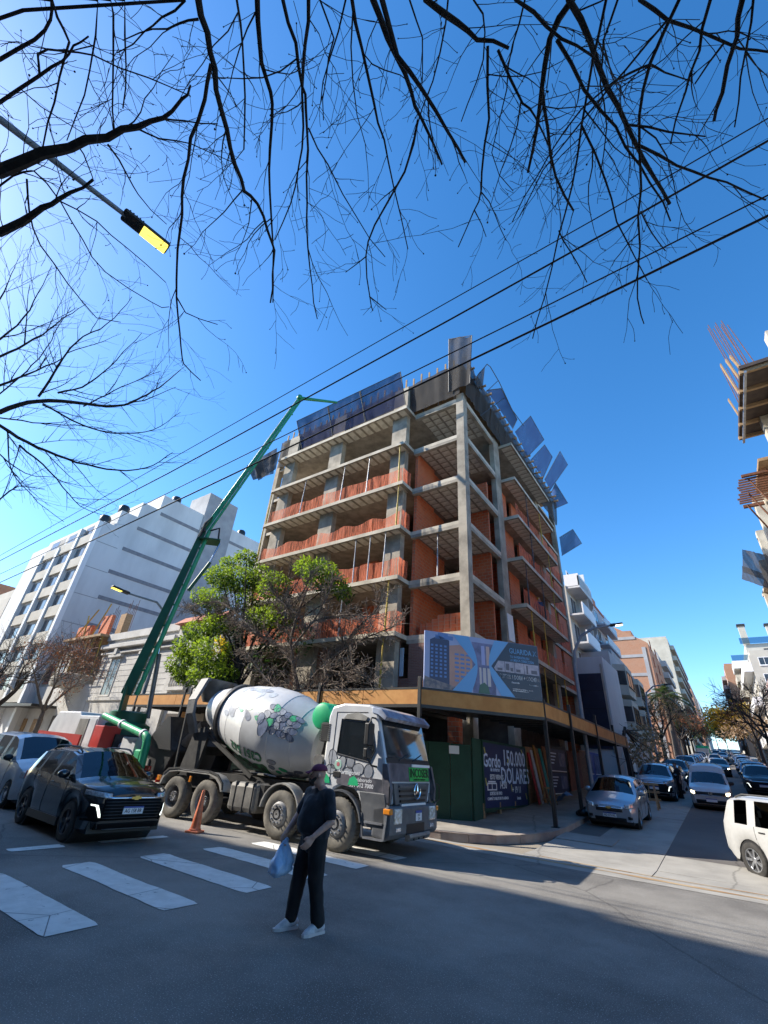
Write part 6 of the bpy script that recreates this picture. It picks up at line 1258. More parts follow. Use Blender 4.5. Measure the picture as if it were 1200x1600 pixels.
Q_('elbow_hoses', MB().tube([el + hd * .3 + so_ * .2, el + hd * .75 + so_ * .35 + Vector((0, 0, .2)), el + hd * .85 + so_ * .3 - Vector((0, 0, .5))], .05, 8).tube([el - dd * .5 + so_ * .3, el + so_ * .45 + Vector((0, 0, .25)), el + (tp - el).normalized() * .8 + so_ * .25], .06, 8), ink, smooth=40)
Q_('head_joint', MB().ball(tp, .20, 12, 8).tube([tp - nrm_ * .2, tp + nrm_ * .2], .15, 12), boom_green, smooth=40)
# ------------------------------------------------------------------ people
def capsule(b, p, q, r0, r1, n=14, flat=None):
    p = Vector(p); q = Vector(q); d = (q - p); l = d.length
    if l < 1e-5: b.ball(p, r0, n, 8); return
    d /= l; pts = []; rs_ = []
    for i in range(5): a = PI / 2 * (1 - i / 4); pts.append(p - d * r0 * math.sin(a)); rs_.append(max(.001, r0 * math.cos(a)))
    for i in range(5): a = PI / 2 * i / 4; pts.append(q + d * r1 * math.sin(a)); rs_.append(max(.001, r1 * math.cos(a)))
    b.tube(pts, rs_, n)
def blob(name, shapes, m, parent, vox=.011, it=6, fold=0.0, fs=9.0, cut=None):
    """one continuous skin round overlapping shapes"""
    b = MB()
    for s in shapes:
        if s[0] == 'c': capsule(b, *s[1:])
        else: b.ball(s[1], s[2], 18, 12, s[3] if len(s) > 3 else None)
    me = b.mesh(name, m); o = bpy.data.objects.new(name + '_tmp', me)
    r = o.modifiers.new('r', 'REMESH'); r.mode = 'VOXEL'; r.voxel_size = vox; k = o.modifiers.new('s', 'SMOOTH'); k.iterations = it; k.factor = .5
    out_ = baked(o); out_.name = name
    if fold:
        for v in out_.vertices:
            c = v.co; nn = v.normal; d = mnoise.noise((c.x * fs, c.y * fs, c.z * fs * .55)) + .6 * mnoise.noise((c.x * fs * 2.3, c.y * fs * 2.3, c.z * fs * 1.9 + 4)); v.co = c + nn * d * fold
    out_.polygons.foreach_set('use_smooth', [True] * len(out_.polygons)); out_.materials.clear(); out_.materials.append(m)
    return obj(name, out_, parent)
def hand(w, fwd, down, side, s=1.0, curl=.5):
    """five bent fingers: w wrist, fwd along the hand, side towards the thumb"""
    f = Vector(fwd).normalized(); t_ = Vector(side); t_ = (t_ - f * t_.dot(f)).normalized(); pn = Vector(down); pn = (pn - f * pn.dot(f) - t_ * pn.dot(t_)).normalized(); w = Vector(w); sh = []
    for k in range(4):
        o = (k - 1.5) * .021 * s; base = w + f * .085 * s - t_ * o; sh.append(('c', w + f * .01 - t_ * o * .6, base, .017 * s, .0125 * s))
        ln = (.078, .088, .082, .064)[k] * s; p = base; a = 0
        for seg in (.45, .32, .23):
            a += curl * (.75 if seg == .45 else .9); d = f * math.cos(a) + pn * math.sin(a); q = p + d * ln * seg; sh.append(('c', p, q, .0098 * s, .0088 * s)); p = q
    b_ = w + f * .025 * s + t_ * .026 * s; m_ = b_ + (f * .6 + t_ * .75 + pn * .15).normalized() * .036 * s; e = m_ + (f * .95 + t_ * .15 + pn * .25).normalized() * .034 * s
    sh += [('c', w + f * .02 * s, b_, .016 * s, .014 * s), ('c', b_, m_, .0125 * s, .0105 * s), ('c', m_, e, .0105 * s, .009 * s)]
    return sh
def person(name, label, loc, rz, J, mats_, cap=None, hair=True, vox=.011, beard=None, group=None):
    root = thing(name, label, 'person', loc, rz, group); skin, shirt, trou, shoe = mats_
    hip, neck, head = J['hip'], J['neck'], J['head']; hv = Vector(head); fd = Vector(J['look']).normalized(); sd = Vector((-fd.y, fd.x, 0)).normalized()
    sk = [('c', neck, hv - Vector((0, 0, .03)), .062, .066), ('b', hv + Vector((0, 0, .02)), (.088, .078, .108)), ('b', hv + fd * .03 - Vector((0, 0, .055)), (.062, .056, .062)),
          ('c', hv + fd * .085 + Vector((0, 0, .012)), hv + fd * .105 - Vector((0, 0, .022)), .012, .017), ('c', hv + fd * .082 - Vector((0, 0, .062)) - sd * .018, hv + fd * .082 - Vector((0, 0, .062)) + sd * .018, .012, .012)]
    for s in (-1, 1): sk += [('b', hv + sd * s * .080 - fd * .005, (.02, .013, .032)), ('c', hv + fd * .070 + sd * s * .034 + Vector((0, 0, .022)), hv + fd * .076 + sd * s * .02 + Vector((0, 0, .026)), .016, .014)]
    sk += [('c', hip, neck, .085, .06)]
    for s, k in ((1, 'l'), (-1, 'r')):
        a, e, w = J['sh' + k], J['el' + k], J['wr' + k]; sk += [('c', neck, a, .06, .055), ('c', a, e, .052, .043), ('c', e, w, .044, .028)] + hand(w, J['hf' + k], J['hd' + k], J['ht' + k], curl=J.get('cu' + k, .45))
        h, kn, an = J['hp' + k], J['kn' + k], J['an' + k]; sk += [('c', h, kn, .082, .055), ('c', kn, an, .055, .038)]
    body = blob('body', sk, skin, root, vox * .62, 3)
    hipv = Vector(hip); nv = Vector(neck); be = Vector(J.get('belly', (0, 0, 0)))
    ts = [('c', hipv + Vector((0, .075, .03)), nv + Vector((0, .085, -.18)), .135, .135), ('c', hipv + Vector((0, -.075, .03)), nv + Vector((0, -.085, -.18)), .135, .135), ('c', hipv + be + Vector((0, 0, .16)), nv + be * .5 + Vector((0, 0, -.2)), .165, .15), ('c', hipv + Vector((0, 0, -.06)), hipv + Vector((0, 0, .1)), .15, .155), ('c', nv + Vector((0, 0, -.06)), nv + Vector((0, 0, -.01)), .085, .068)]
    for k in ('l', 'r'): a, e = Vector(J['sh' + k]), Vector(J['el' + k]); ts += [('c', nv + Vector((0, 0, -.06)), a, .075, .075), ('c', a, a.lerp(e, .78), .074, .066)]
    blob('shirt', ts, shirt, root, vox, 8, .011, 7.0)
    tr2 = [('c', hipv + Vector((0, .06, .02)), hipv + Vector((0, -.06, .02)), .125, .125)]
    for k in ('l', 'r'): h, kn, an = Vector(J['hp' + k]), Vector(J['kn' + k]), Vector(J['an' + k]); tr2 += [('c', h, kn, .118, .086), ('c', kn, an.lerp(kn, .06), .084, .074)]
    blob('trousers', tr2, trou, root, vox, 6, .010, 7.0)
    for k in ('l', 'r'):
        an = Vector(J['an' + k]); fo = Vector(J['ft' + k]).normalized()
        sh_ = blob('shoe', [('c', an - fo * .055 - Vector((0, 0, .035)), an + fo * .10 - Vector((0, 0, .055)), .042, .036), ('c', an + Vector((0, 0, .01)), an - Vector((0, 0, .04)), .044, .046), ('c', an + fo * .04 - Vector((0, 0, .02)), an + fo * .15 - Vector((0, 0, .055)), .042, .030), ('c', an + fo * .08 - Vector((0, 0, .062)), an + fo * .175 - Vector((0, 0, .066)), .040, .024)], shoe, root, vox * .6, 3)
        sd2 = Vector((-fo.y, fo.x, 0)).normalized(); b = MB(); zb_ = an.z - .098
        ol = [(an - fo * .105 + sd2 * .0, 1), (an - fo * .085 + sd2 * .036, 1), (an + fo * .05 + sd2 * .036, 1), (an + fo * .14 + sd2 * .044, 1), (an + fo * .195 + sd2 * .022, 1), (an + fo * .205, 1), (an + fo * .195 - sd2 * .022, 1), (an + fo * .14 - sd2 * .044, 1), (an + fo * .05 - sd2 * .036, 1), (an - fo * .085 - sd2 * .036, 1)]
        b.prism([(p.x, p.y) for p, _ in ol], zb_, zb_ + .03, 'z'); b.build('sole', mat('shoe sole', (.60, .60, .60), rough=.6), sh_)
    for s in (-1, 1): MB().ball(hv + fd * .086 + sd * s * .031 + Vector((0, 0, .010)), (.009, .009, .006), 8, 6).build('eye', ink, body)
    if beard: blob('beard', [('c', hv + fd * .07 - Vector((0, 0, .085)) - sd * .03, hv + fd * .07 - Vector((0, 0, .085)) + sd * .03, .034, .034), ('c', hv + fd * .03 - sd * .066 - Vector((0, 0, .03)), hv + fd * .07 - sd * .04 - Vector((0, 0, .075)), .018, .026), ('c', hv + fd * .03 + sd * .066 - Vector((0, 0, .03)), hv + fd * .07 + sd * .04 - Vector((0, 0, .075)), .018, .026), ('c', hv + fd * .094 - sd * .03 - Vector((0, 0, .046)), hv + fd * .094 + sd * .03 - Vector((0, 0, .046)), .009, .009)], beard, root, .008, 4)
    if cap:
        b = MB(); c0 = hv + Vector((0, 0, .055))
        b.grid(lambda u, v: c0 + (fd * math.cos(2 * PI * u) * .104 + sd * math.sin(2 * PI * u) * .092) * math.cos(v * PI / 2 * .98) + Vector((0, 0, .085)) * math.sin(v * PI / 2), 24, 8)
        b.grid(lambda u, v: c0 + fd * (.085 + .085 * v * math.cos((u - .5) * 2.2)) + sd * (u - .5) * .165 * (1 - .12 * v) + Vector((0, 0, .006 - .03 * v - .02 * (2 * u - 1) ** 2)), 10, 5)
        cp_ = b.build('cap', cap, root, smooth=60); sm = cp_.modifiers.new('t', 'SOLIDIFY'); sm.thickness = .005
    if hair and not cap: blob('hair', [('b', hv + Vector((0, 0, .05)) - fd * .012, (.094, .086, .088))], hair if hair is not True else ink, root, .012, 3)
    return root
skin_m = mat('skin', (.50, .27, .19), (.58, .33, .245), rough=.55, scale=14); black_cloth = mat('black cotton', (.010, .011, .016), (.018, .019, .026), rough=.9, scale=8, bump=.15, bscale=60, sheen=.2); black_trou = mat('black trousers', (.008, .008, .010), (.014, .014, .017), rough=.85, scale=6)
white_shoe = mat('white trainers', (.66, .67, .70), (.42, .44, .48), rough=.55, scale=14); plum = mat('plum cap', (.13, .018, .05), (.17, .03, .07), rough=.85, scale=10); beard_m = mat('dark beard', (.018, .012, .010), (.04, .028, .022), rough=.9, scale=60)
J = dict(hip=(0, 0, .95), neck=(.0, 0, 1.47), head=(.045, .0, 1.615), look=(.80, -.60, -.04), belly=(.075, 0, -.02),
    shl=(-.01, .185, 1.40), ell=(-.02, .265, 1.12), wrl=(.185, .235, .965), hfl=(.62, -.1, -.78), hdl=(.3, -.8, .1), htl=(.75, -.15, .55), cul=.35,
    shr=(.0, -.185, 1.40), elr=(.10, -.25, 1.13), wrr=(.27, -.20, .95), hfr=(.35, 0, -.94), hdr=(-.5, .8, 0), htr=(.9, .3, .3), cur=.75,
    hpl=(0, .085, .92), knl=(.0, .11, .50), anl=(-.08, .13, .095), ftl=(1, .12, 0), hpr=(0, -.085, .92), knr=(.07, -.11, .51), anr=(.10, -.13, .10), ftr=(1, -.05, -.12))
man = person('person', 'bearded man in plum cap, black clothes and white trainers crossing the road with blue bags', (-4.70, 5.34, 0), rad(256), J, (skin_m, black_cloth, black_trou, white_shoe), cap=plum, beard=beard_m); man.scale = (1.12, 1.12, 1.0)
# two blue plastic bags in his far hand
bag_m = mat('blue plastic bag', (.32, .52, .80), (.48, .64, .86), rough=.35, scale=9, trans=.15)
Mw = Matrix.Translation((-4.70, 5.34, 0)) @ Matrix.Rotation(rad(256), 4, 'Z')
for k, (ox, oy, s, lab) in enumerate(((.30, -.20, 1.0, 'bulging blue plastic bag, foremost of the two in his hand'), (.36, -.13, .88, 'pale blue plastic bag, hindmost of the two in his hand'))):
    root = thing('plastic_bag', lab, 'bag', Mw @ Vector((ox + .05 * k, oy, .52)), rad(256 + 25 * k), 'plastic bags carried by the man')
    def bag(u, v, s=s, k=k):
        a = 2 * PI * u; w = (.02 + .125 * math.sin(min(1, v * 1.12) * PI * .62) ** 1.3) if v > .0 else .02; h = .36 * (1 - v)
        w *= 1 - .55 * max(0, (v - .86) / .14); n_ = 1 + .22 * mnoise.noise((math.cos(a) * 2, math.sin(a) * 2, v * 5 + k * 9)) + .12 * mnoise.noise((math.cos(a) * 5, math.sin(a) * 5, v * 3))
        return Vector((math.cos(a) * w * n_ * s, math.sin(a) * w * .72 * n_ * s, h * s))
    b = MB().grid(bag, 28, 16); b.ball((0, 0, .012), (.05 * s, .04 * s, .02), 10, 6); b.build('bag_body', bag_m, root, smooth=180)
    b = MB(); top = Matrix.Rotation(-rad(25 * k), 4, 'Z') @ Vector((.27 + .02 - (ox + .05 * k), -.20 - oy, .90 - .52))
    for e in (-1, 1): b.tube([(e * .02, 0, .34 * s), (top.x * .6 + e * .025, top.y * .6, .34 * s + (top.z - .34 * s) * .6), (top.x, top.y, top.z)], [.014, .010, .008], 6)
    b.build('bag_handle', bag_m, root, smooth=60)
# person in black standing by the parked cars, worker on the slab
J2 = dict(J, look=(.5, 1, 0), wrl=(.02, .27, .86), ell=(-.05, .27, 1.12), hfl=(.1, 0, -1), wrr=(.05, -.25, .88), elr=(-.03, -.26, 1.13), hfr=(.1, 0, -1), anl=(.04, .105, .095), knl=(.03, .1, .5), anr=(-.02, -.1, .1), knr=(.02, -.095, .5))
person('person', 'person in black standing among the cars beside the white hatchback', (-2.55, 32.6, T(32.6)), rad(200), J2, (skin_m, black_cloth, black_trou, black_trou), vox=.02)
wk = person('person', 'site worker with yellow helmet leaning at an upper balcony of the block', (-8.0, 28.75, 10.2), rad(-60), J2, (skin_m, mat('work blue', (.05, .07, .14), rough=.9), black_trou, black_trou), vox=.02, hair=mat('yellow helmet', (.75, .45, .03), rough=.35))

# ------------------------------------------------------------------ street furniture
cone = thing('traffic_cone', 'faded orange traffic cone beside the mixer truck rear wheels', 'cone', (-11.2, 8.28, 0), .4)
oc = mat('faded orange plastic', (.62, .14, .05), (.72, .22, .11), rough=.55, scale=5)
MB().box(-.17, .17, -.17, .17, 0, .045).build('base', oc, cone, bevel=.015); MB().lathe([(.135, .04), (.115, .12), (.115, .125), (.035, .86), (.028, .88), (.015, .88)], 22).build('cone_body', oc, cone, smooth=40); MB().lathe([(.142, .045), (.142, .075), (.12, .085)], 20, cap=False).build('collar', oc, cone, smooth=40)
pole_m = mat('painted lamp pole', (.20, .24, .29), (.26, .30, .34), rough=.5, scale=3); lit = mat('lit sodium panel', (1.0, .78, .12), rough=.4, emis=1.1); lit2 = mat('lit white panel', (1.0, .96, .8), rough=.4, emis=3.0)
def lamp(label, base, pts, r0, r1, head_dir, size, lm, head_m=None):
    root = thing('street_lamp', label, 'street lamp', base)
    b0 = Vector(base); MB().tube([Vector(p) - b0 for p in pts], [r0 + (r1 - r0) * i / (len(pts) - 1) for i in range(len(pts))], 12).build('pole', pole_m, root, smooth=40)
    MB().lathe([(r0 * 2.2, 0), (r0 * 2.2, .02), (r0 * 1.4, .03), (r0 * 1.3, .35)], 14).build('pole_foot', pole_m, root, smooth=30)
    hd_ = Vector(head_dir).normalized(); e = Vector(pts[-1]) - b0; sd = hd_.cross(Vector((0, 0, 1))).normalized(); up = sd.cross(hd_); l_, w_, t_ = size
    M3 = Matrix((hd_, sd, up)).transposed(); o = MB().obox((0, 0, 0), (l_, w_, t_)).build('lamp_head', head_m or black_steel, root, bevel=.03); o.matrix_local = Matrix.Translation(e + hd_ * (l_ / 2 - .06)) @ M3.to_4x4()
    MB().box(-l_ * .08, l_ * .47, -w_ * .43, w_ * .43, -t_ / 2 - .012, -t_ / 2 + .002).build('lamp_panel', lm, o, bevel=.01)
    f = MB()
    for k in range(5): f.box(-l_ * .42 + k * .05, -l_ * .42 + k * .05 + .02, -w_ * .4, w_ * .4, t_ / 2 - .001, t_ / 2 + .03)
    f.build('cooling_fins', head_m or black_steel, o); return root
e0 = on_z(198, 338, 8.9); e1 = on_z(268, 394, 8.9); a0 = on_z(2, 188, 8.75)
lamp('slim street lamp with lit yellow panel hanging over the near side of the avenue', (a0.x - .55, a0.y - 1.9, .15), [(a0.x - .55, a0.y - 1.9, .15), (a0.x - .55, a0.y - 1.9, 7.4), (a0.x - .45, a0.y - 1.5, 8.2), (a0.x, a0.y, 8.75), tuple(e0)], .09, .035, e1 - e0, ((e1 - e0).length, .235, .07), lit)
h2 = on_y(200, 927, 11.1); k2 = on_y(245, 941, 13.0)
lamp('street lamp with lit yellow panel beyond the pump truck', (k2.x - .1, 14.0, .15), [(k2.x - .1, 14.0, .15), (k2.x - .1, 14.0, 8.0), (k2.x - .05, 13.8, 8.7), tuple(k2), tuple(h2)], .10, .05, (-.05, -1, .12), (1.0, .34, .12), lit)
lamp('tall curved street lamp with lit head rising beside the site canopy', (-5.45, 24.9, T(24.9) + .15), [(-5.45, 24.9, T(24.9) + .15), (-5.45, 24.9, 6.6), (-5.35, 24.95, 7.5), (-4.95, 25.0, 8.25), (-4.3, 25.1, 8.62), (-3.45, 25.3, 8.75)], .10, .05, (1, .15, .1), (.62, .28, .10), lit2)
lamp('curved street lamp rising before the palm on the side street', (-5.4, 52.6, T(52.6) + .15), [(-5.4, 52.6, T(52.6) + .15), (-5.4, 52.6, 8.2), (-5.2, 52.7, 9.3), (-4.5, 52.8, 9.9), (-3.5, 52.9, 10.05)], .10, .05, (1, .05, .03), (.7, .3, .1), white_paint)
cab_m = mat('cable black', (.012, .012, .014), rough=.6)
CB = [((1200, 185), (930, 342), (650, 500), (360, 665), (227, 740), (0, 868)), ((1200, 220), (950, 362), (702, 500), (360, 687), (262, 740), (0, 876)), ((1200, 305), (1000, 405), (810, 500), (360, 722), (160, 821), (0, 897)), ((1200, 337), (1030, 420), (866, 500), (366, 740), (180, 828), (0, 910))]
for k, c in enumerate(CB):
    p = [on_y(*q, 5.0) for q in c]; p = [p[0] + (p[0] - p[1]) * 6] + p + [p[-1] + (p[-1] - p[-2]) * 2.2]
    MB().tube(p, (.011, .018, .012, .019)[k], 6).build('overhead_cable', cab_m, smooth=40, label=['thin overhead cable, topmost of four crossing the sky', 'thick overhead cable, second from the top of four', 'thin overhead cable, third from the top of four', 'thick overhead cable, lowest of the four crossing the sky'][k], cat='cable', group='overhead cables along the avenue')
# wooden barrier behind the silver hatchback
bar = thing('wooden_barrier', 'rough timber barrier trestle behind the parked silver hatchback', 'barrier', (-3.7, 26.6, T(26.6)))
for x in (-.55, .55):
    for s in (-1, 1): MB().beam((x, 0, 1.0), (x + .05, s * .35, 0), .07, .05).build('leg', timber, bar)
for z in (.35, .65, .95): MB().beam((-.75, .02, z), (.75, .02, z + .03), .03, .1).build('rail', timber, bar)
for x in (-.3, 0, .3): MB().beam((x, .05, .3), (x + .04, .05, 1.05), .05, .03).build('upright', timber, bar)
rub = thing('rubbish_bag', 'black rubbish bag lying at the kerb beside the silver hatchback', 'bag', (-4.98, 20.6, T(20.6) + .15)); blob('bag_body', [('b', (0, 0, .11), (.2, .17, .13)), ('c', (.05, 0, .18), (.1, .02, .3), .05, .03), ('b', (-.15, .05, .08), (.12, .12, .09))], mat('bin bag', (.015, .015, .017), rough=.3), rub, .02, 3, .015, 14)
# ------------------------------------------------------------------ trees
bark = mat('dark bark', (.030, .024, .020), (.055, .045, .038), rough=.95, scale=12, bump=.4, bscale=40); bark2 = mat('grey brown bark', (.11, .085, .065), (.19, .15, .12), rough=.95, scale=9, bump=.3, bscale=30); twig_m = mat('pale twig', (.17, .13, .10), (.26, .205, .16), rough=.95, scale=5)
def leafmat(name, c, c2, tl=.45):
    m = mat(name, c, c2, rough=.5, scale=.9, detail=3); t, n, l, b = nodes(m); q = n.new('ShaderNodeBsdfTranslucent'); q.inputs[0].default_value = (min(1, c2[0] * 1.6), min(1, c2[1] * 1.5), c2[2], 1); ms = n.new('ShaderNodeMixShader'); ms.inputs[0].default_value = tl; o = n['Material Output']; l(b.outputs[0], ms.inputs[1]); l(q.outputs[0], ms.inputs[2]); l(ms.outputs[0], o.inputs[0]); return m
leaf_green = leafmat('green leaf', (.07, .14, .013), (.21, .32, .03)); leaf_dark = leafmat('deep green leaf', (.018, .050, .012), (.04, .09, .02), .3); leaf_dry = leafmat('dry leaf', (.20, .12, .065), (.36, .25, .16), .3); leaf_yellow = leafmat('yellow leaf', (.56, .33, .02), (.72, .48, .05)); leaf_rust = leafmat('rust leaf', (.14, .05, .022), (.24, .09, .04), .25); leaf_palm = leafmat('palm leaf', (.03, .06, .018), (.07, .11, .035), .3)
def rdir(g): 
    z = g.uniform(-1, 1); a = g.uniform(0, 2 * PI); r = math.sqrt(1 - z * z); return Vector((r * math.cos(a), r * math.sin(a), z))
def curvy(g, p, d, ln, n, wob, pull):
    """bent twig: list of points"""
    pts = [p.copy()]; d = d.copy()
    for i in range(n): d = (d + rdir(g) * wob + pull * (ln / n)).normalized(); p = p + d * (ln / n); pts.append(p.copy())
    return pts, d
def twigs(b, g, pts, r0, r1, dens, l0, l1, pull, depth, bud=0.0, wob=.16, spread=(.6, 1.2), tcap=.011, rmin=.0022):
    """side shoots along a branch, with shoots of their own"""
    for (a, c), i in zip(zip(pts[:-1], pts[1:]), range(len(pts))):
        d = (c - a); ln = d.length; d = d / ln; k = ln * dens; k = int(k) + (g.random() < k - int(k)); f = i / max(1, len(pts) - 1)
        for _ in range(k):
            p = a + d * ln * g.random(); s = d.orthogonal(); s.rotate(Matrix.Rotation(g.uniform(0, 2 * PI), 3, d)); an = g.uniform(*spread); dd = d * math.cos(an) + s * math.sin(an)
            l_ = g.uniform(l0, l1) * (1 - .35 * f); r = min((r0 + (r1 - r0) * f) * .7, tcap) * g.uniform(.45, 1.0); tp, _d = curvy(g, p, dd, l_, 6 if depth else 4, wob, pull)
            b.tube(tp, [max(rmin, r * (1 - .72 * q / (len(tp) - 1))) for q in range(len(tp))], 4, cap=False)
            if depth: twigs(b, g, tp, r, r * .4, dens * 1.7, l0 * .35, l1 * .42, pull, depth - 1, bud, wob, spread, tcap * .55, rmin)
            if bud and g.random() < bud: b.ball(tp[-1], r * .9 + .005, 5, 4)
def leaves(b, g, c, rad_, n, s, aspect=.45, droop=.3, fill=.55):
    """leaf-shaped faces folded along the midrib, scattered through an ellipsoid"""
    c = Vector(c)
    for _ in range(n):
        v = rdir(g) * (g.random() ** (1 / 3) if g.random() < fill else g.uniform(.75, 1.0)); p = c + Vector((v.x * rad_[0], v.y * rad_[1], v.z * rad_[2])); d = (rdir(g) + v * .7 - Vector((0, 0, droop))).normalized(); u = d.cross(rdir(g)).normalized(); w = d.cross(u); l_ = s * g.uniform(.6, 1.25); h = l_ * aspect * .5
        b.add([p, p + d * l_ * .45 + u * h + w * h * .25, p + d * l_, p + d * l_ * .45 - u * h + w * h * .25, p + d * l_ * .5], [(0, 4, 1), (1, 4, 2), (0, 3, 4), (3, 2, 4)])
def traced(root, lines, zf, g, m, dens, l0, l1, pull, depth, bud, nm='branch', dist=None, wmul=.78, tcap=.0075, rmin=.0022, tm=None, trunk_to=None, wob=.16, spread=(.6, 1.2)):
    tw = MB(); b0 = root.location
    for k, (pp, w0, w1) in enumerate(lines):
        off = g.uniform(-.7, .7); P = []
        for i, (x, y) in enumerate(pp):
            q = dist(x, y, off) if dist else on_z(x, y, zf(x, y) + off); P.append(q)
        # round the polyline with extra wobbling points
        Q = [P[0]]; E_ = [P[0] * 2 - P[1]] + P + [P[-1] * 2 - P[-2]]
        for i in range(1, len(E_) - 2):
            p0, p1, p2, p3 = E_[i - 1], E_[i], E_[i + 1], E_[i + 2]; n = max(2, int((p2 - p1).length / .18))
            for j in range(1, n + 1):
                t_ = j / n; q = .5 * (2 * p1 + (p2 - p0) * t_ + (2 * p0 - 5 * p1 + 4 * p2 - p3) * t_ * t_ + (3 * p1 - p0 - 3 * p2 + p3) * t_ ** 3); Q.append(q + rdir(g) * .014)
        W = [max(.004, (w1 + (w0 - w1) * (1 - i / (len(Q) - 1)) ** 1.25) * (1 + .12 * mnoise.noise((i * .7, k, 2))) / 2 * max(1.5, (q - Vector((0, 0, CAMZ))).dot(Vector((AX[0][2], AX[1][2], AX[2][2])))) / FPX * wmul) for i, q in enumerate(Q)]
        if trunk_to is not None and pp[0][1] <= 2 or trunk_to is not None and pp[0][0] <= 2:
            d = (Q[0] - Q[1]).normalized(); tr0 = Vector(trunk_to); ex = [tr0, tr0.lerp(Q[0], .35) + Vector((0, 0, .5)), Q[0] + (tr0 - Q[0]) * .30 + d * .4 + Vector((0, 0, .25))]; Q2 = ex + Q; W2 = [W[0] * 1.7, W[0] * 1.45, W[0] * 1.2] + W
        else: Q2, W2 = Q, W
        bb_ = MB().tube([q - b0 for q in Q2], W2, 7); bb_.build(nm, m, root, smooth=50)
        twigs(tw, g, [q - b0 for q in Q], W[0], W[-1], dens, l0, l1, pull, depth, bud, wob, spread, tcap, rmin)
    tw.build('twigs', tm or m, root, kind='stuff')
g = random.Random(21)
# tree over the camera: bare branches hanging into the top of the picture
ov = thing('bare_street_tree', 'leafless street tree whose dark branches hang across the top of the sky', 'tree', (1.6, -3.2, .15))
MB().tube([(0, 0, -.1), (.05, .02, 1.5), (-.05, .1, 3.2), (-.1, .35, 4.9), (-.2, .6, 6.0)], [.30, .24, .21, .19, .15], 14).build('trunk', bark, ov, smooth=50)
LN = [(((310, 0), (322, 50), (330, 80), (340, 140), (353, 200), (367, 260), (383, 297), (400, 317), (418, 360), (427, 390), (427, 430), (423, 475)), 14, 3),
 (((330, 100), (320, 157), (300, 217), (287, 277), (283, 333), (278, 390), (276, 464), (282, 542), (288, 569), (315, 594)), 8, 2), (((276, 464), (292, 488), (340, 509)), 3, 1.5),
 (((402, 0), (407, 67), (415, 127), (425, 160), (424, 233), (422, 300), (427, 390), (425, 473)), 11, 2), (((482, 0), (477, 67), (472, 133), (473, 167), (470, 233), (463, 290), (430, 373)), 8, 2),
 (((442, 0), (460, 67), (473, 133), (477, 167), (480, 233), (478, 317), (482, 417), (497, 500)), 8, 2), (((370, 0), (378, 70), (381, 150), (380, 233)), 5, 3), (((550, 0), (563, 77), (583, 160), (600, 220), (613, 293), (637, 387)), 8, 2),
 (((583, 0), (603, 57), (633, 113), (650, 167), (667, 200), (690, 257)), 14, 4), (((597, 0), (623, 87), (657, 140), (700, 207), (727, 253)), 12, 5), (((653, 187), (633, 267), (587, 353), (573, 400), (577, 463), (583, 487)), 5, 2), (((577, 463), (605, 485)), 2.5, 1.5), (((573, 400), (540, 425)), 2.5, 1.5),
 (((482, 200), (513, 260), (557, 340), (600, 400)), 3.5, 1.5), (((666, 0), (716, 34), (747, 59), (794, 73)), 14, 6), (((762, 72), (762, 187), (750, 297), (741, 328), (716, 384)), 6, 2), (((741, 328), (760, 372)), 2.5, 1.5), (((752, 300), (775, 335), (790, 375)), 2.5, 1.5), (((778, 78), (816, 162), (838, 181), (865, 240)), 6, 3),
 (((894, 0), (859, 62), (847, 134), (838, 203), (825, 269)), 15, 5), (((847, 138), (856, 200), (869, 278), (895, 331)), 8, 4), (((947, 0), (928, 91), (908, 195), (892, 292), (873, 374), (850, 465), (833, 530)), 6, 2), (((873, 360), (890, 390), (918, 443)), 3, 2), (((806, 0), (856, 40), (900, 75), (940, 100)), 8, 4),
 (((889, 0), (921, 65), (951, 136), (993, 224), (1045, 318)), 13, 6), (((870, 62), (915, 140), (960, 201), (1000, 260), (1050, 344)), 8, 3), (((1061, 0), (1016, 101), (1001, 182), (1001, 292), (996, 465), (1008, 507)), 8, 2), (((1001, 330), (1020, 365), (1040, 392)), 3, 2), (((998, 365), (970, 395), (955, 415)), 2.5, 1.5),
 (((1110, 0), (1090, 81), (1071, 146), (1045, 226)), 7, 3), (((1160, 0), (1149, 58), (1126, 146), (1118, 188)), 11, 6), (((1177, 0), (1165, 81), (1147, 201)), 5, 2.5), (((1000, 0), (1045, 29), (1110, 55), (1159, 75), (1210, 83)), 8, 4), (((1000, 228), (1058, 257), (1136, 286), (1198, 312)), 6, 3), (((980, 195), (1045, 205), (1100, 214)), 5, 2.5),
 (((908, 195), (944, 283), (964, 344), (1009, 439)), 5, 2), (((1133, 65), (1089, 130)), 5, 3), (((1045, 29), (947, 146), (850, 266), (810, 340)), 5, 2), (((1016, 101), (1040, 110), (1078, 130)), 5, 2), (((1016, 101), (985, 115), (930, 150), (880, 205), (800, 345)), 5, 2), (((500, 0), (520, 60), (508, 120), (505, 190)), 4, 2), (((700, 0), (690, 80), (660, 170), (640, 240)), 4, 2), (((640, 0), (658, 60), (660, 130)), 4, 2), (((965, 0), (945, 60), (940, 130), (946, 200), (935, 280)), 5, 2), (((820, 0), (800, 70), (790, 140), (770, 240), (800, 300)), 4, 1.5), (((540, 0), (515, 90), (500, 160)), 4, 2), (((740, 0), (760, 50), (745, 130), (720, 190)), 4, 2)]
traced(ov, LN, lambda x, y: 7.6 - y * .0022, g, bark, 3.2, .25, 1.35, Vector((0, 0, -.22)), 1, .3, wob=.24, spread=(.35, 1.0), trunk_to=(1.4, -2.6, 6.1))
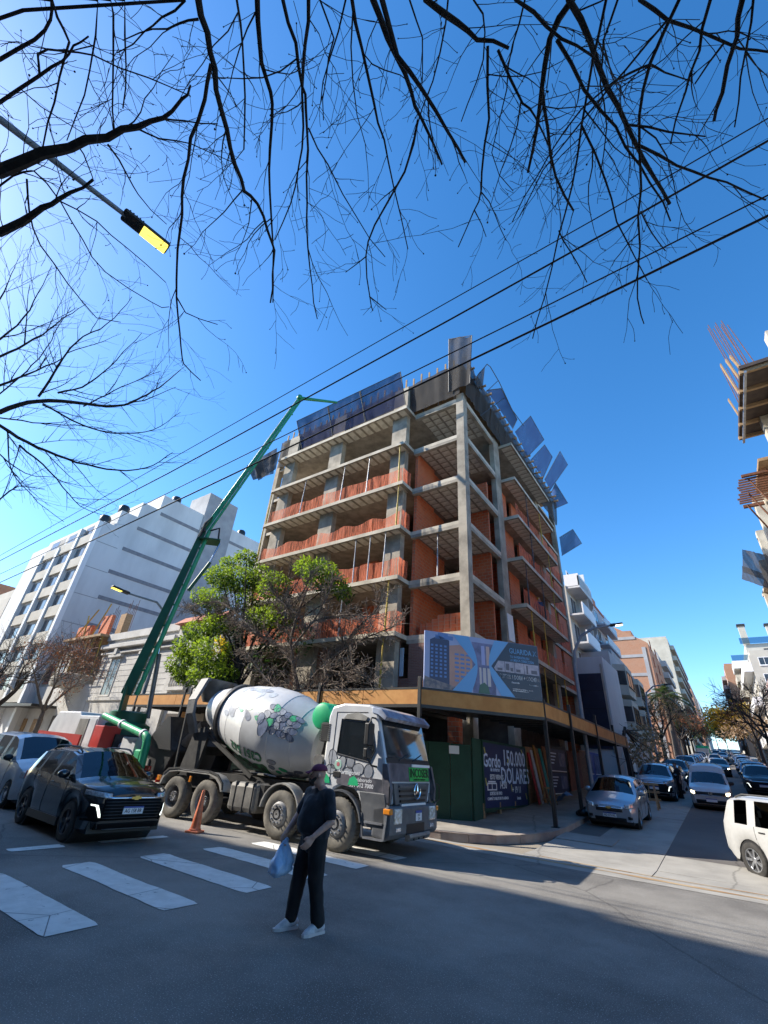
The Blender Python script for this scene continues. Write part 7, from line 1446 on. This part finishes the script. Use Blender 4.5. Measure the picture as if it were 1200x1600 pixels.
# its neighbour to the left
o2 = thing('bare_street_tree', 'leafless street tree with thick limbs crossing behind the near lit street lamp', 'tree', (-8.0, -3.4, .15))
MB().tube([(0, 0, -.1), (.05, .1, 1.6), (.2, .2, 3.4), (.5, .4, 5.2)], [.28, .23, .2, .17], 14).build('trunk', bark, o2, smooth=50)
LN2 = [(((0, 268), (67, 238), (110, 228), (167, 212), (213, 197), (253, 183), (283, 157), (300, 135)), 24, 4), (((0, 363), (50, 335), (80, 318), (110, 302), (147, 283)), 17, 5), (((0, 160), (60, 120), (97, 98), (112, 70), (140, 60)), 7, 3), (((0, 93), (57, 62), (78, 30), (82, 0)), 7, 5), (((82, 0), (100, 50), (105, 83), (83, 157), (67, 230)), 6, 3), (((173, 0), (177, 50), (175, 133), (177, 207)), 4.5, 3), (((195, 0), (195, 100), (193, 170)), 4, 2.5), (((153, 0), (140, 110), (107, 220)), 4, 2),
 (((62, 120), (60, 85), (100, 80), (145, 88), (230, 120), (300, 150)), 5, 2), (((0, 290), (40, 268), (55, 270), (95, 315), (130, 375), (165, 425), (235, 473), (265, 480)), 4, 1.5), (((42, 280), (45, 330), (65, 385), (105, 440), (150, 495), (190, 503)), 4, 1.5), (((168, 225), (200, 275), (215, 305), (260, 350)), 4, 1.5), (((290, 0), (255, 30), (225, 50), (185, 85)), 5, 2), (((310, 30), (280, 40), (240, 45), (190, 62)), 5, 2), (((213, 200), (250, 215), (300, 225), (360, 250)), 4, 1.5), (((120, 225), (140, 260), (143, 278)), 3, 2), (((250, 185), (290, 190), (340, 192)), 4, 2), (((95, 315), (150, 345), (200, 390), (258, 440)), 3, 1.5)]
traced(o2, LN2, lambda x, y: 7.2 - y * .0008, g, bark, 3.2, .25, 1.2, Vector((0, 0, -.14)), 1, .3, wob=.24, spread=(.35, 1.0), trunk_to=(-7.4, -2.9, 5.6))
# finer tree further down the near pavement
o3 = thing('bare_street_tree', 'finely twigged leafless tree spreading from the left below the near lamp', 'tree', (-15.5, -3.2, .15))
MB().tube([(0, 0, -.1), (.1, .1, 1.8), (.0, .3, 3.8), (.5, .8, 5.6)], [.26, .21, .18, .15], 12).build('trunk', bark, o3, smooth=50)
LN3 = [(((0, 644), (45, 629), (96, 626), (180, 635), (240, 611), (282, 578)), 10, 1.5), (((60, 620), (99, 560), (120, 533), (168, 506), (207, 464)), 5, 1), (((0, 557), (54, 530), (99, 497), (135, 476)), 5, 1), (((0, 602), (45, 584), (99, 560)), 5, 2), (((0, 665), (45, 692), (120, 722), (180, 734), (228, 731), (270, 707)), 7, 1.5), (((66, 632), (126, 662), (180, 677), (240, 671), (282, 644)), 4, 1), (((0, 530), (39, 494), (81, 416)), 4, 1), (((0, 467), (24, 416)), 3, 1), (((0, 653), (69, 662), (150, 668), (220, 690)), 3, 1), (((30, 695), (78, 737), (126, 791), (165, 806)), 4, 1), (((12, 674), (18, 734), (60, 785), (99, 815)), 3, 1), (((90, 614), (144, 596), (222, 521)), 4, 1), (((0, 780), (30, 760), (70, 765)), 4, 1), (((130, 635), (200, 600), (250, 580)), 3, 1), (((0, 710), (40, 740), (90, 745)), 3, 1), (((180, 635), (225, 625), (275, 605)), 3, 1), (((0, 615), (60, 560), (110, 480)), 3, 1)]
traced(o3, LN3, None, g, bark, 3.0, .5, 1.7, Vector((.05, .02, .16)), 1, 0, tcap=.016, dist=lambda x, y, o: on_d(x, y, 13 + o * 1.3), trunk_to=(-15.0, -2.4, 5.8), wob=.12, spread=(.35, .85))

def grown(root, g, m, height, r, spread, levels, nb, pull, leaf=None, lean=(0, 0), twig_only=True, dens=1.0, start=.35, tipd=3.0, tl=(.4, 1.0), min_r=.006):
    """forking tree: trunk part, limb parts, one twigs part; returns branch tips"""
    tips = []; tw = MB(); limbs = []
    top = Vector((lean[0], lean[1], height * start)); n = 6; pts = [Vector((0, 0, -.1)).lerp(top, i / n) + rdir(g) * .03 * (0 < i < n) for i in range(n + 1)]
    MB().tube(pts, [r * (1.25 - .45 * i / n) for i in range(n + 1)], 12).build('trunk', m, root, smooth=50)
    def rec(p, d, ln, rr, lv):
        q, dd = curvy(g, p, d, ln, 6, .13, pull); W_ = [max(min_r, rr * (1 - .45 * i / 6)) for i in range(7)]
        if lv >= levels - 1 and lv > 0 and levels - lv <= levels - 0 and rr > r * .3: MB().tube(q, W_, 8).build('limb', m, root, smooth=50)
        else: tw.tube(q, W_, 5, cap=False)
        if lv == 0: tips.append((q[-1], dd)); tips.append((q[3], dd)); return
        for k in range(nb if lv > 1 else nb + 1):
            s = dd.orthogonal(); s.rotate(Matrix.Rotation(g.uniform(0, 2 * PI), 3, dd)); a = g.uniform(.3, .8); i = g.choice((3, 4, 5, 6, 6)); rec(q[i], (dd * math.cos(a) + s * math.sin(a)).normalized(), ln * g.uniform(.62, .85), W_[i] * .72, lv - 1)
    for k in range(nb + 1):
        a = 2 * PI * (k + g.uniform(-.3, .3)) / (nb + 1); d = Vector((math.cos(a) * spread, math.sin(a) * spread, 1)).normalized(); rec(top, d, height * (1 - start) * .42, r * .62, levels)
    for t_, dd in tips:
        for _ in range(int(tipd)): q, e = curvy(g, t_, (dd + rdir(g) * .8).normalized(), g.uniform(*tl), 4, .18, pull); tw.tube(q, [min_r * .8, min_r * .7, min_r * .6, min_r * .5, min_r * .35], 3, cap=False)
    tw.build('twigs', m if not twig_only else m, root, kind='stuff'); return tips
# bare tree low at the left edge, rust coloured tree by the half built house
t1 = thing('bare_street_tree', 'dark leafless tree in front of the stepped white block', 'tree', (-44.5, 12.9, .15)); grown(t1, g, bark, 9.5, .24, .75, 3, 3, Vector((0, 0, .05)), tl=(.6, 1.4), min_r=.014)
t2 = thing('rust_leaved_tree', 'scraggly tree with rust brown leaves before the half built house', 'tree', (-37.8, 13.6, .15)); tp_ = grown(t2, g, bark2, 8.6, .16, .6, 3, 3, Vector((0, 0, -.02)), tl=(.5, 1.2), min_r=.012)
b = MB()
for q, d in tp_: leaves(b, g, q, (.45, .45, .45), 9, .13)
b.build('crown', leaf_rust, t2)
# green tree behind the mixer and the bare brown tree before it
t3 = thing('green_street_tree', 'bright green leafy tree on the pavement behind the mixer drum', 'tree', (-19.6, 14.9, .18))
o_ = Vector(t3.location)
MB().tube([(0, 0, -.1), (.1, 0, 2), (-.1, .1, 4), (.1, .1, 6.0)], [.2, .17, .14, .11], 12).build('trunk', bark, t3, smooth=50)
b = MB(); bd_ = MB(); CL = [(372, 905, 1.25, .75, 460), (345, 900, 1.0, .6, 300), (335, 935, .9, .6, 240), (400, 900, 1.0, .7, 330), (430, 915, 1.0, .75, 300), (395, 940, 1.1, .7, 300), (500, 895, .95, .7, 330), (520, 910, .8, .5, 220), (480, 885, .7, .45, 170), (535, 925, .5, .35, 90), (300, 1010, 1.2, .75, 430), (283, 1035, .9, .7, 300), (330, 1020, 1.1, .8, 380), (310, 985, .9, .5, 220), (325, 1052, 1.1, .6, 330), (365, 1030, .9, .8, 230), (440, 960, .9, .7, 200), (360, 880, .7, .4, 160), (315, 930, .7, .5, 150), (340, 975, .9, .6, 220), (295, 1055, .9, .5, 240), (350, 1055, .9, .5, 240), (410, 965, .9, .6, 200), (385, 870, .7, .35, 150)]
for k, (x, y, rx, rz_, n) in enumerate(CL):
    c = on_y(x, y, 14.9 + g.uniform(-.7, .7)) - o_; leaves(b, g, c, (rx, rx * .9, rz_), int(n * 2.6), .19, .45); leaves(bd_, g, c + Vector((0, .2, -rz_ * .5)), (rx * .9, rx * .9, rz_ * .7), n, .19, .45)
    f = Vector((0, .1, 5.2)) if k % 2 else Vector((-.05, .1, 3.9)); mid = f.lerp(c, .55) + Vector((0, 0, .35)); MB().tube([f, f.lerp(mid, .5), mid, c], [.07, .06, .045, .02], 6).build('limb', bark, t3, smooth=50)
for x, y, n in ((390, 985, 300), (420, 1030, 260), (345, 965, 200), (460, 1000, 200)): leaves(bd_, g, on_y(x, y, 15.3) - o_, (1.3, .8, .9), n, .24, .42)
b.build('crown', leaf_green, t3, kind='stuff'); bd_.build('crown', leaf_dark, t3, kind='stuff')
leaves(yl := MB(), g, on_y(345, 1010, 14.2) - o_, (.3, .3, .5), 60, .2); yl.build('crown', leaf_yellow, t3, kind='stuff')
t4 = thing('brown_twiggy_tree', 'leafless brown tree with dense fine twigs in front of the unfinished block', 'tree', (-14.6, 14.35, .15))
o_ = Vector(t4.location); LN4 = [(((462, 1150), (466, 1090), (458, 1040), (455, 1000), (465, 960), (480, 920)), 12, 4), (((466, 1092), (500, 1045), (530, 1020), (560, 1002), (600, 985), (625, 975)), 8, 2), (((530, 1020), (560, 980), (590, 950), (605, 925)), 5, 2), (((458, 1035), (430, 1005), (400, 990), (350, 965), (300, 958)), 7, 2), (((400, 990), (360, 950), (330, 940), (290, 950)), 4, 2), (((455, 1000), (440, 960), (445, 920), (455, 885)), 5, 2), (((458, 1010), (490, 970), (510, 935), (520, 900)), 5, 2), (((466, 1092), (430, 1075), (400, 1040), (380, 1010)), 6, 2), (((500, 1045), (540, 1050), (575, 1040)), 4, 2), (((465, 960), (430, 930), (420, 900)), 4, 2), (((490, 970), (540, 960), (580, 965)), 4, 2), (((480, 1075), (520, 1070), (555, 1065), (580, 1070)), 4, 2), (((440, 960), (470, 930), (490, 890)), 4, 2)]
MB().tube([(0, 0, -.15), (.05, .1, 1.2), (.1, .15, 2.5), (.1, .2, 3.1)], [.2, .17, .15, .13], 12).build('trunk', bark2, t4, smooth=50)
traced(t4, LN4, None, g, bark2, 9.0, .5, 1.3, Vector((0, 0, .30)), 1, 0, 'limb', tcap=.026, rmin=.009, tm=twig_m, wmul=.8, dist=lambda x, y, o: on_y(x, y, 14.35 + o * .9), wob=.2, spread=(.4, 1.0))
b = MB()
for x, y in ((490, 1060), (520, 1050), (550, 1075), (450, 1060), (420, 1050), (400, 1070), (560, 1040), (480, 1085)): leaves(b, g, on_y(x, y, 14.2) - o_, (.7, .5, .6), 60, .10)
b.build('crown', mat('withered leaf', (.07, .05, .04), (.13, .10, .08), rough=.9, scale=3), t4, kind='stuff')
# side street trees
t5 = thing('dry_leaved_tree', 'leaning tree with withered pale brown leaves past the site canopy', 'tree', (-5.6, 37.5, T(37.5) + .15)); o_ = Vector(t5.location)
MB().tube([(0, 0, -.1), (-.05, .3, 1.2), (-.3, 1.0, 2.6), (-.2, 2.2, 3.6)], [.22, .19, .15, .1], 10).build('trunk', bark, t5, smooth=50); b = MB(); tw = MB()
for x, y, r_, n in ((1005, 1150, 1.3, 200), (1025, 1165, 1.3, 190), (1000, 1175, 1.2, 160), (1035, 1185, 1.1, 120), (1012, 1190, 1.2, 140), (1020, 1140, .9, 100)):
    c = on_x(x, y, -5.4 + g.uniform(-.4, .6)) - o_; leaves(b, g, c, (r_ * .8, r_ * 2.2, r_ * .7), n, .36); q, e = curvy(g, Vector((-.2, 2.0, 3.4)), (c - Vector((-.2, 2, 3.4))).normalized(), (c - Vector((-.2, 2, 3.4))).length, 5, .1, Vector((0, 0, 0))); tw.tube(q, [.06, .05, .04, .03, .02, .015], 5)
for _ in range(60): c = on_x(g.uniform(985, 1045), g.uniform(1125, 1195), -5.4) - o_; q, e = curvy(g, c, rdir(g), 1.6, 4, .3, Vector((0, 0, .1))); tw.tube(q, .012, 3)
b.build('crown', leaf_dry, t5, kind='stuff'); tw.build('twigs', bark, t5, kind='stuff')
pt = thing('palm_tree', 'tall shaggy palm on the west side of the side street', 'palm', (-5.3, 74, T(74) + .15)); MB().tube([(0, 0, -.1), (.1, 0, 3), (.05, .1, 6), (.1, .1, 8.3)], [.42, .34, .32, .36], 12).build('trunk', bark2, pt, smooth=50)
for k in range(44):
    a = g.uniform(0, 2 * PI); el_ = g.uniform(-1.0, 1.1); d = Vector((math.cos(a) * math.cos(el_), math.sin(a) * math.cos(el_), math.sin(el_))); l_ = 3.0 * g.uniform(.75, 1.1); pts = [Vector((.1, .1, 8.3)) + d * l_ * t_ - Vector((0, 0, 1.5 * t_ * t_)) for t_ in (0, .25, .5, .75, 1)]
    b = MB(); sd = d.cross(Vector((0, 0, 1))).normalized()
    for i in range(14):
        t_ = .15 + .85 * i / 13; p = Vector((.1, .1, 8.3)) + d * l_ * t_ - Vector((0, 0, 1.5 * t_ * t_))
        for s in (-1, 1): e = p + sd * s * (.75 * math.sin(PI * min(1, t_ * .9 + .1)) + .1) + d * .4 - Vector((0, 0, .35)); b.add([p, p + d * .10, e], [(0, 1, 2)])
    b.tube(pts, .025, 4); b.build('frond', leaf_palm if el_ > -.3 else leaf_dry if k % 3 == 0 else leaf_dark, pt)
def street_tree(nm, lab, x, y, h, m, leafm, n, s, rad_, clump=14, tipd=2):
    t_ = thing(nm, lab, 'tree', (x, y, T(y) + .15)); tips = grown(t_, g, m, h, .18, .7, 2, 3, Vector((0, 0, .02)), tl=(.5, 1.3), min_r=.02, tipd=tipd)
    if leafm:
        b = MB()
        for q, d in tips[:n]: leaves(b, g, q, rad_, clump, s)
        b.build('crown', leafm, t_, kind='stuff')
    return t_
yc = on_y(1132, 1165, 125)
street_tree('yellow_tree', 'golden yellow autumn tree leaning over the far side street', 2.7, 104, 10.0, bark, leaf_yellow, 400, .6, (1.3, 1.3, 1.0), 34)
street_tree('ochre_tree', 'ochre leaved tree in front of the golden yellow tree', 3.6, 90, 8.0, bark, leaf_dry, 200, .4, (1.0, 1.0, .8), 14)
street_tree('dark_tree', 'dark bare tree on the eastern kerb by the pink block', 3.4, 44, 8.0, bark, leaf_rust, 60, .2, (.6, .6, .5), 4, 5); street_tree('dark_tree', 'dark bare tree on the eastern kerb by the balcony block', 3.5, 60, 9.0, bark, leaf_rust, 60, .25, (.7, .7, .5), 4, 5); street_tree('dark_tree', 'dark bare tree on the eastern kerb by the beige terraces', 3.4, 75, 9.0, bark, None, 0, .2, (.6, .6, .5), 4, 4)
for k, (y, lf) in enumerate(((62, leaf_dry), (92, leaf_rust), (98, leaf_rust), (108, leaf_dry), (122, leaf_rust), (140, leaf_dark))): street_tree('kerb_tree', ['bare tree uphill of the dry leaved tree', 'brown tree before the palm', 'brown tree uphill of the palm', 'pale brown tree by the brick gable', 'rust tree by the grey slab block', 'dark green tree far up the west kerb'][k], -5.6, y, 8.5, bark, lf, 200, .34, (.9, .9, .7), 7 if k < 5 else 30, 3)
street_tree('far_tree', 'dark green tree at the crest of the side street', -3.0, 300, 15, bark, leaf_dark, 300, 1.0, (1.8, 1.8, 1.5), 24); street_tree('far_tree', 'dark green tree on the eastern side of the crest', 6.0, 260, 14, bark, leaf_dark, 300, 1.0, (1.8, 1.8, 1.5), 24); street_tree('far_tree', 'dark green tree in the middle of the crest', 1.0, 345, 13, bark, leaf_dark, 300, 1.0, (2.2, 2.2, 1.6), 24)
# distant traffic on the hill: shared simple bodies
def mini(S, pm):
    return car('distant_car', 'x', 'car', dict(S, plt=None), (0, 0, -50), 0, pm, None, 0)
pool = [mini(HATCH, silver_p), mini(SUV, white_p), mini(HATCH, dark_p), mini(DUST, blue_p), mini(HATCH, white_p)]; used = set()
def far_car(k, x, y, rz, lab, grp):
    o = pool[k]
    if k in used: o = dup(o, (0, 0, 0), 0)
    used.add(k); o.location = (x, y, T(y)); o.rotation_euler = (0, math.atan(SLOPE) * (1 if rz < 0 else -1), rad(rz)); tag(o, lab, 'car', grp)
CN = ('silver hatchback', 'white SUV', 'charcoal hatchback', 'blue SUV', 'white hatchback'); ORD = ('first', 'second', 'third', 'fourth', 'fifth', 'sixth', 'seventh', 'eighth', 'ninth', 'tenth', 'eleventh', 'twelfth', 'thirteenth', 'fourteenth', 'fifteenth')
for i in range(9): k = (4, 0, 2, 1, 3)[i % 5]; far_car(k, -3.55, 73 + i * 6.4, -90, '%s, %s car uphill of the dark blue one in the western parked row' % (CN[k], ORD[i]), 'far parked cars, western row')
for i in range(15): k = (3, 0, 2, 4, 1)[i % 5]; far_car(k, 1.35, 44.2 + i * 6.1, -90, '%s, %s car uphill of the dark SUV in the eastern parked row' % (CN[k], ORD[i]), 'far parked cars, eastern row')
for i, (x, y) in enumerate(((-1.6, 84), (-.8, 112), (-1.9, 128), (-.7, 150), (-1.5, 172), (-.6, 195), (-2.0, 215))): k = (0, 4, 1, 2, 0)[i % 5]; far_car(k, x, y, -90, '%s, %s car driving behind the charcoal one down the hill' % (CN[k], ORD[i]), 'cars coming down the hill')
gt = thing('green_truck', 'small truck with bright green cargo cover far up the side street', 'truck', (-3.3, 100, T(100)), rad(-90)); MB().box(-4.6, -1.6, -.95, .95, .8, 2.6).build('cargo_cover', green_p, gt, bevel=.15); MB().box(-1.5, 0, -.9, .9, .5, 2.1).build('cab', white_p, gt, bevel=.1)
for x in (-.7, -3.6):
    for s in (-1, 1): put_wheel(gt, x, s * .8, .38, .22, 'steel', None, steel_cap)

bpy.data.scenes.remove(TMP)
